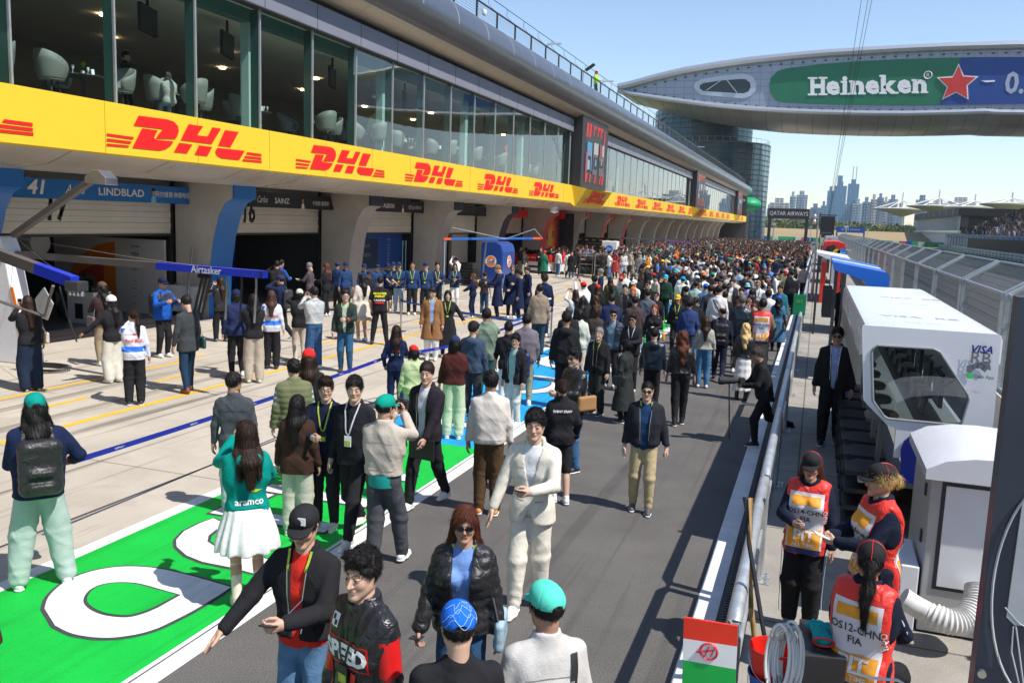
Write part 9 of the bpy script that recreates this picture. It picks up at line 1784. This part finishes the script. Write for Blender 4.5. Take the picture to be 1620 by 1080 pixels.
# second boom (blue/orange)
q=onY(702,378,33.5); a4=Vector(q); z4=a4.z; b4=Vector(g(858,377,z4)) if z4<H else Vector(onY(858,377,34.5)); b4=Vector(onY(858,377,36.5))
o=root_at('overhead_boom',a4,'slim blue boom with orange ends above the Williams garages','boom','overhead equipment booms'); boom(o,a4,b4,.07,.09,[.07,.9],[mat('boom_orange',(.85,.12,.03),.4),mat('boom_blue2',(.02,.14,.55),.4),MATS['boom_orange']],['boom_tip','boom_arm','boom_end'])
rel(MB().tube([a4+Vector((.05,0,-.1)),Vector((a4.x+.05,a4.y,0))],.02,6),o,'boom_leg',[mat('leg_pale_blue',(.3,.5,.6),.4)]); 
rel(MB().tube([onY(716,360,34),onY(800,378,34.5),onY(846,362,35),b4],.02,5),o,'stay_tubes',[STEEL]); rel(MB().tube([onY(770,378,34),onY(765,420,34),(onY(765,430,34)[0],34,0)],.03,6),o,'support_post',[STEEL])
q=onY(877,333,39); rel(MB().lathe([(0,.2),(.2,.12),(.22,-.05),(0,-.15)],q,10),o,'swivel_lamp',[STEEL]); 
# awning dark horizontal rail in front of far garages
o=tag(MB().bar(onX(985,377,-16.5),onX(1165,382,-12.5),.12,.16).build('long_boom',[DARK]),'long dark boom above the crowd at the far garages','boom')
o=tag(MB().bar(onX(1050,380,-14),onX(1160,390,-11),.12,.18).build('red_blue_boom',[mat('boom_redblue',(.10,.03,.14),.4)]),'red and blue boom lower in front of the far garages','boom')
# barrier tapes
TAPE=mat('tape_blue',(.012,.02,.28),.5,var=.1); TAPE2=mat('tape_light_blue',(.01,.09,.45),.5,var=.1)
def bpost(px,py,label,h_=1.0):
    q=g(px,py); o=root_at('barrier_post',q,label,'post','tape barrier posts'); rel(MB().tube([q,(q[0],q[1],h_)],.028,8),o,'post_tube',[STEEL],smooth=True); rel(MB().lathe([(0,.0),(.17,.0),(.17,.012),(.04,.03),(0,.03)],q,18),o,'post_base',[DARK],smooth=True); rel(MB().lathe([(0,h_-.08),(.036,h_-.08),(.036,h_),(0,h_)],q,10),o,'post_head',[BLACK]); return Vector((q[0],q[1],h_-.06))
T0=Vector(g(118,729,.94)); T1=bpost(616,641,'steel tape barrier post beside the navy team shirt woman'); T2=Vector(g(705,549,.95)); T3=bpost(871,542,'steel tape barrier post right of the tan fleece man'); T4=bpost(634,524,'steel tape barrier post near the capped crew row')
def tape(a,b_,m,label,txt=0):
    d=(b_-a); n=10; V=[];sag=.02*d.length*.5
    for i in range(n+1): f=i/n; p=a+d*f-Vector((0,0,sag*4*f*(1-f)*.5)); V+=[(p.x,p.y,p.z-.03),(p.x,p.y,p.z+.03)]
    o=mesh_obj('barrier_tape',V,[(2*i,2*i+2,2*i+3,2*i+1) for i in range(n)],m); md=o.modifiers.new('s','SOLIDIFY'); md.thickness=.003; tag(o,label,'tape','blue barrier tapes')
    ux=d.normalized(); 
    for k in range(txt): f=(k+.5)/txt; p=a+d*f-Vector((0,0,sag*4*f*(1-f)*.5)); t=text('tape_print','FORMULA 1',.028,PRW,o,p,ux,(0,0,1),off=.006)
tape(T0,T1,TAPE,'long dark blue tape stretched from the backpack man to the first post',6); tape(T1,T2,TAPE,'dark blue tape running on behind the navy shirt woman',3); tape(T2,T3,TAPE,'dark blue tape reaching the post by the tan fleece man',2); tape(T4,Vector(g(812,507,.95)),TAPE2,'lighter blue tape crossing before the capped crew',2); tape(Vector(g(812,507,.95)),T3,TAPE2,'lighter blue tape ending at the far post',1)
T5=Vector(g(1093,402,.95));T6=Vector(g(1122,405,.95)); tape(Vector(g(1068,400,1.0)),Vector(g(1130,406,1.0)),RED,'red tape held by staff far down the lane')
# soft air over the far distance
hz=MB().box(-950,1250,-70,2500,-1.2,125).build('haze',[BLACK]); tag(hz,None,None,None,'stuff'); hz['label']='pale blue haze in the far distance'
mh=bpy.data.materials.new('air_haze'); mh.use_nodes=True; t=mh.node_tree; t.nodes.remove(t.nodes['Principled BSDF']); pv=t.nodes.new('ShaderNodeVolumePrincipled'); pv.inputs['Color'].default_value=(.80,.90,1,1); pv.inputs['Density'].default_value=.00014; pv.inputs['Anisotropy'].default_value=.2; t.links.new(pv.outputs[0],t.nodes['Material Output'].inputs['Volume'])
hz.data.materials.clear(); hz.data.materials.append(mh)
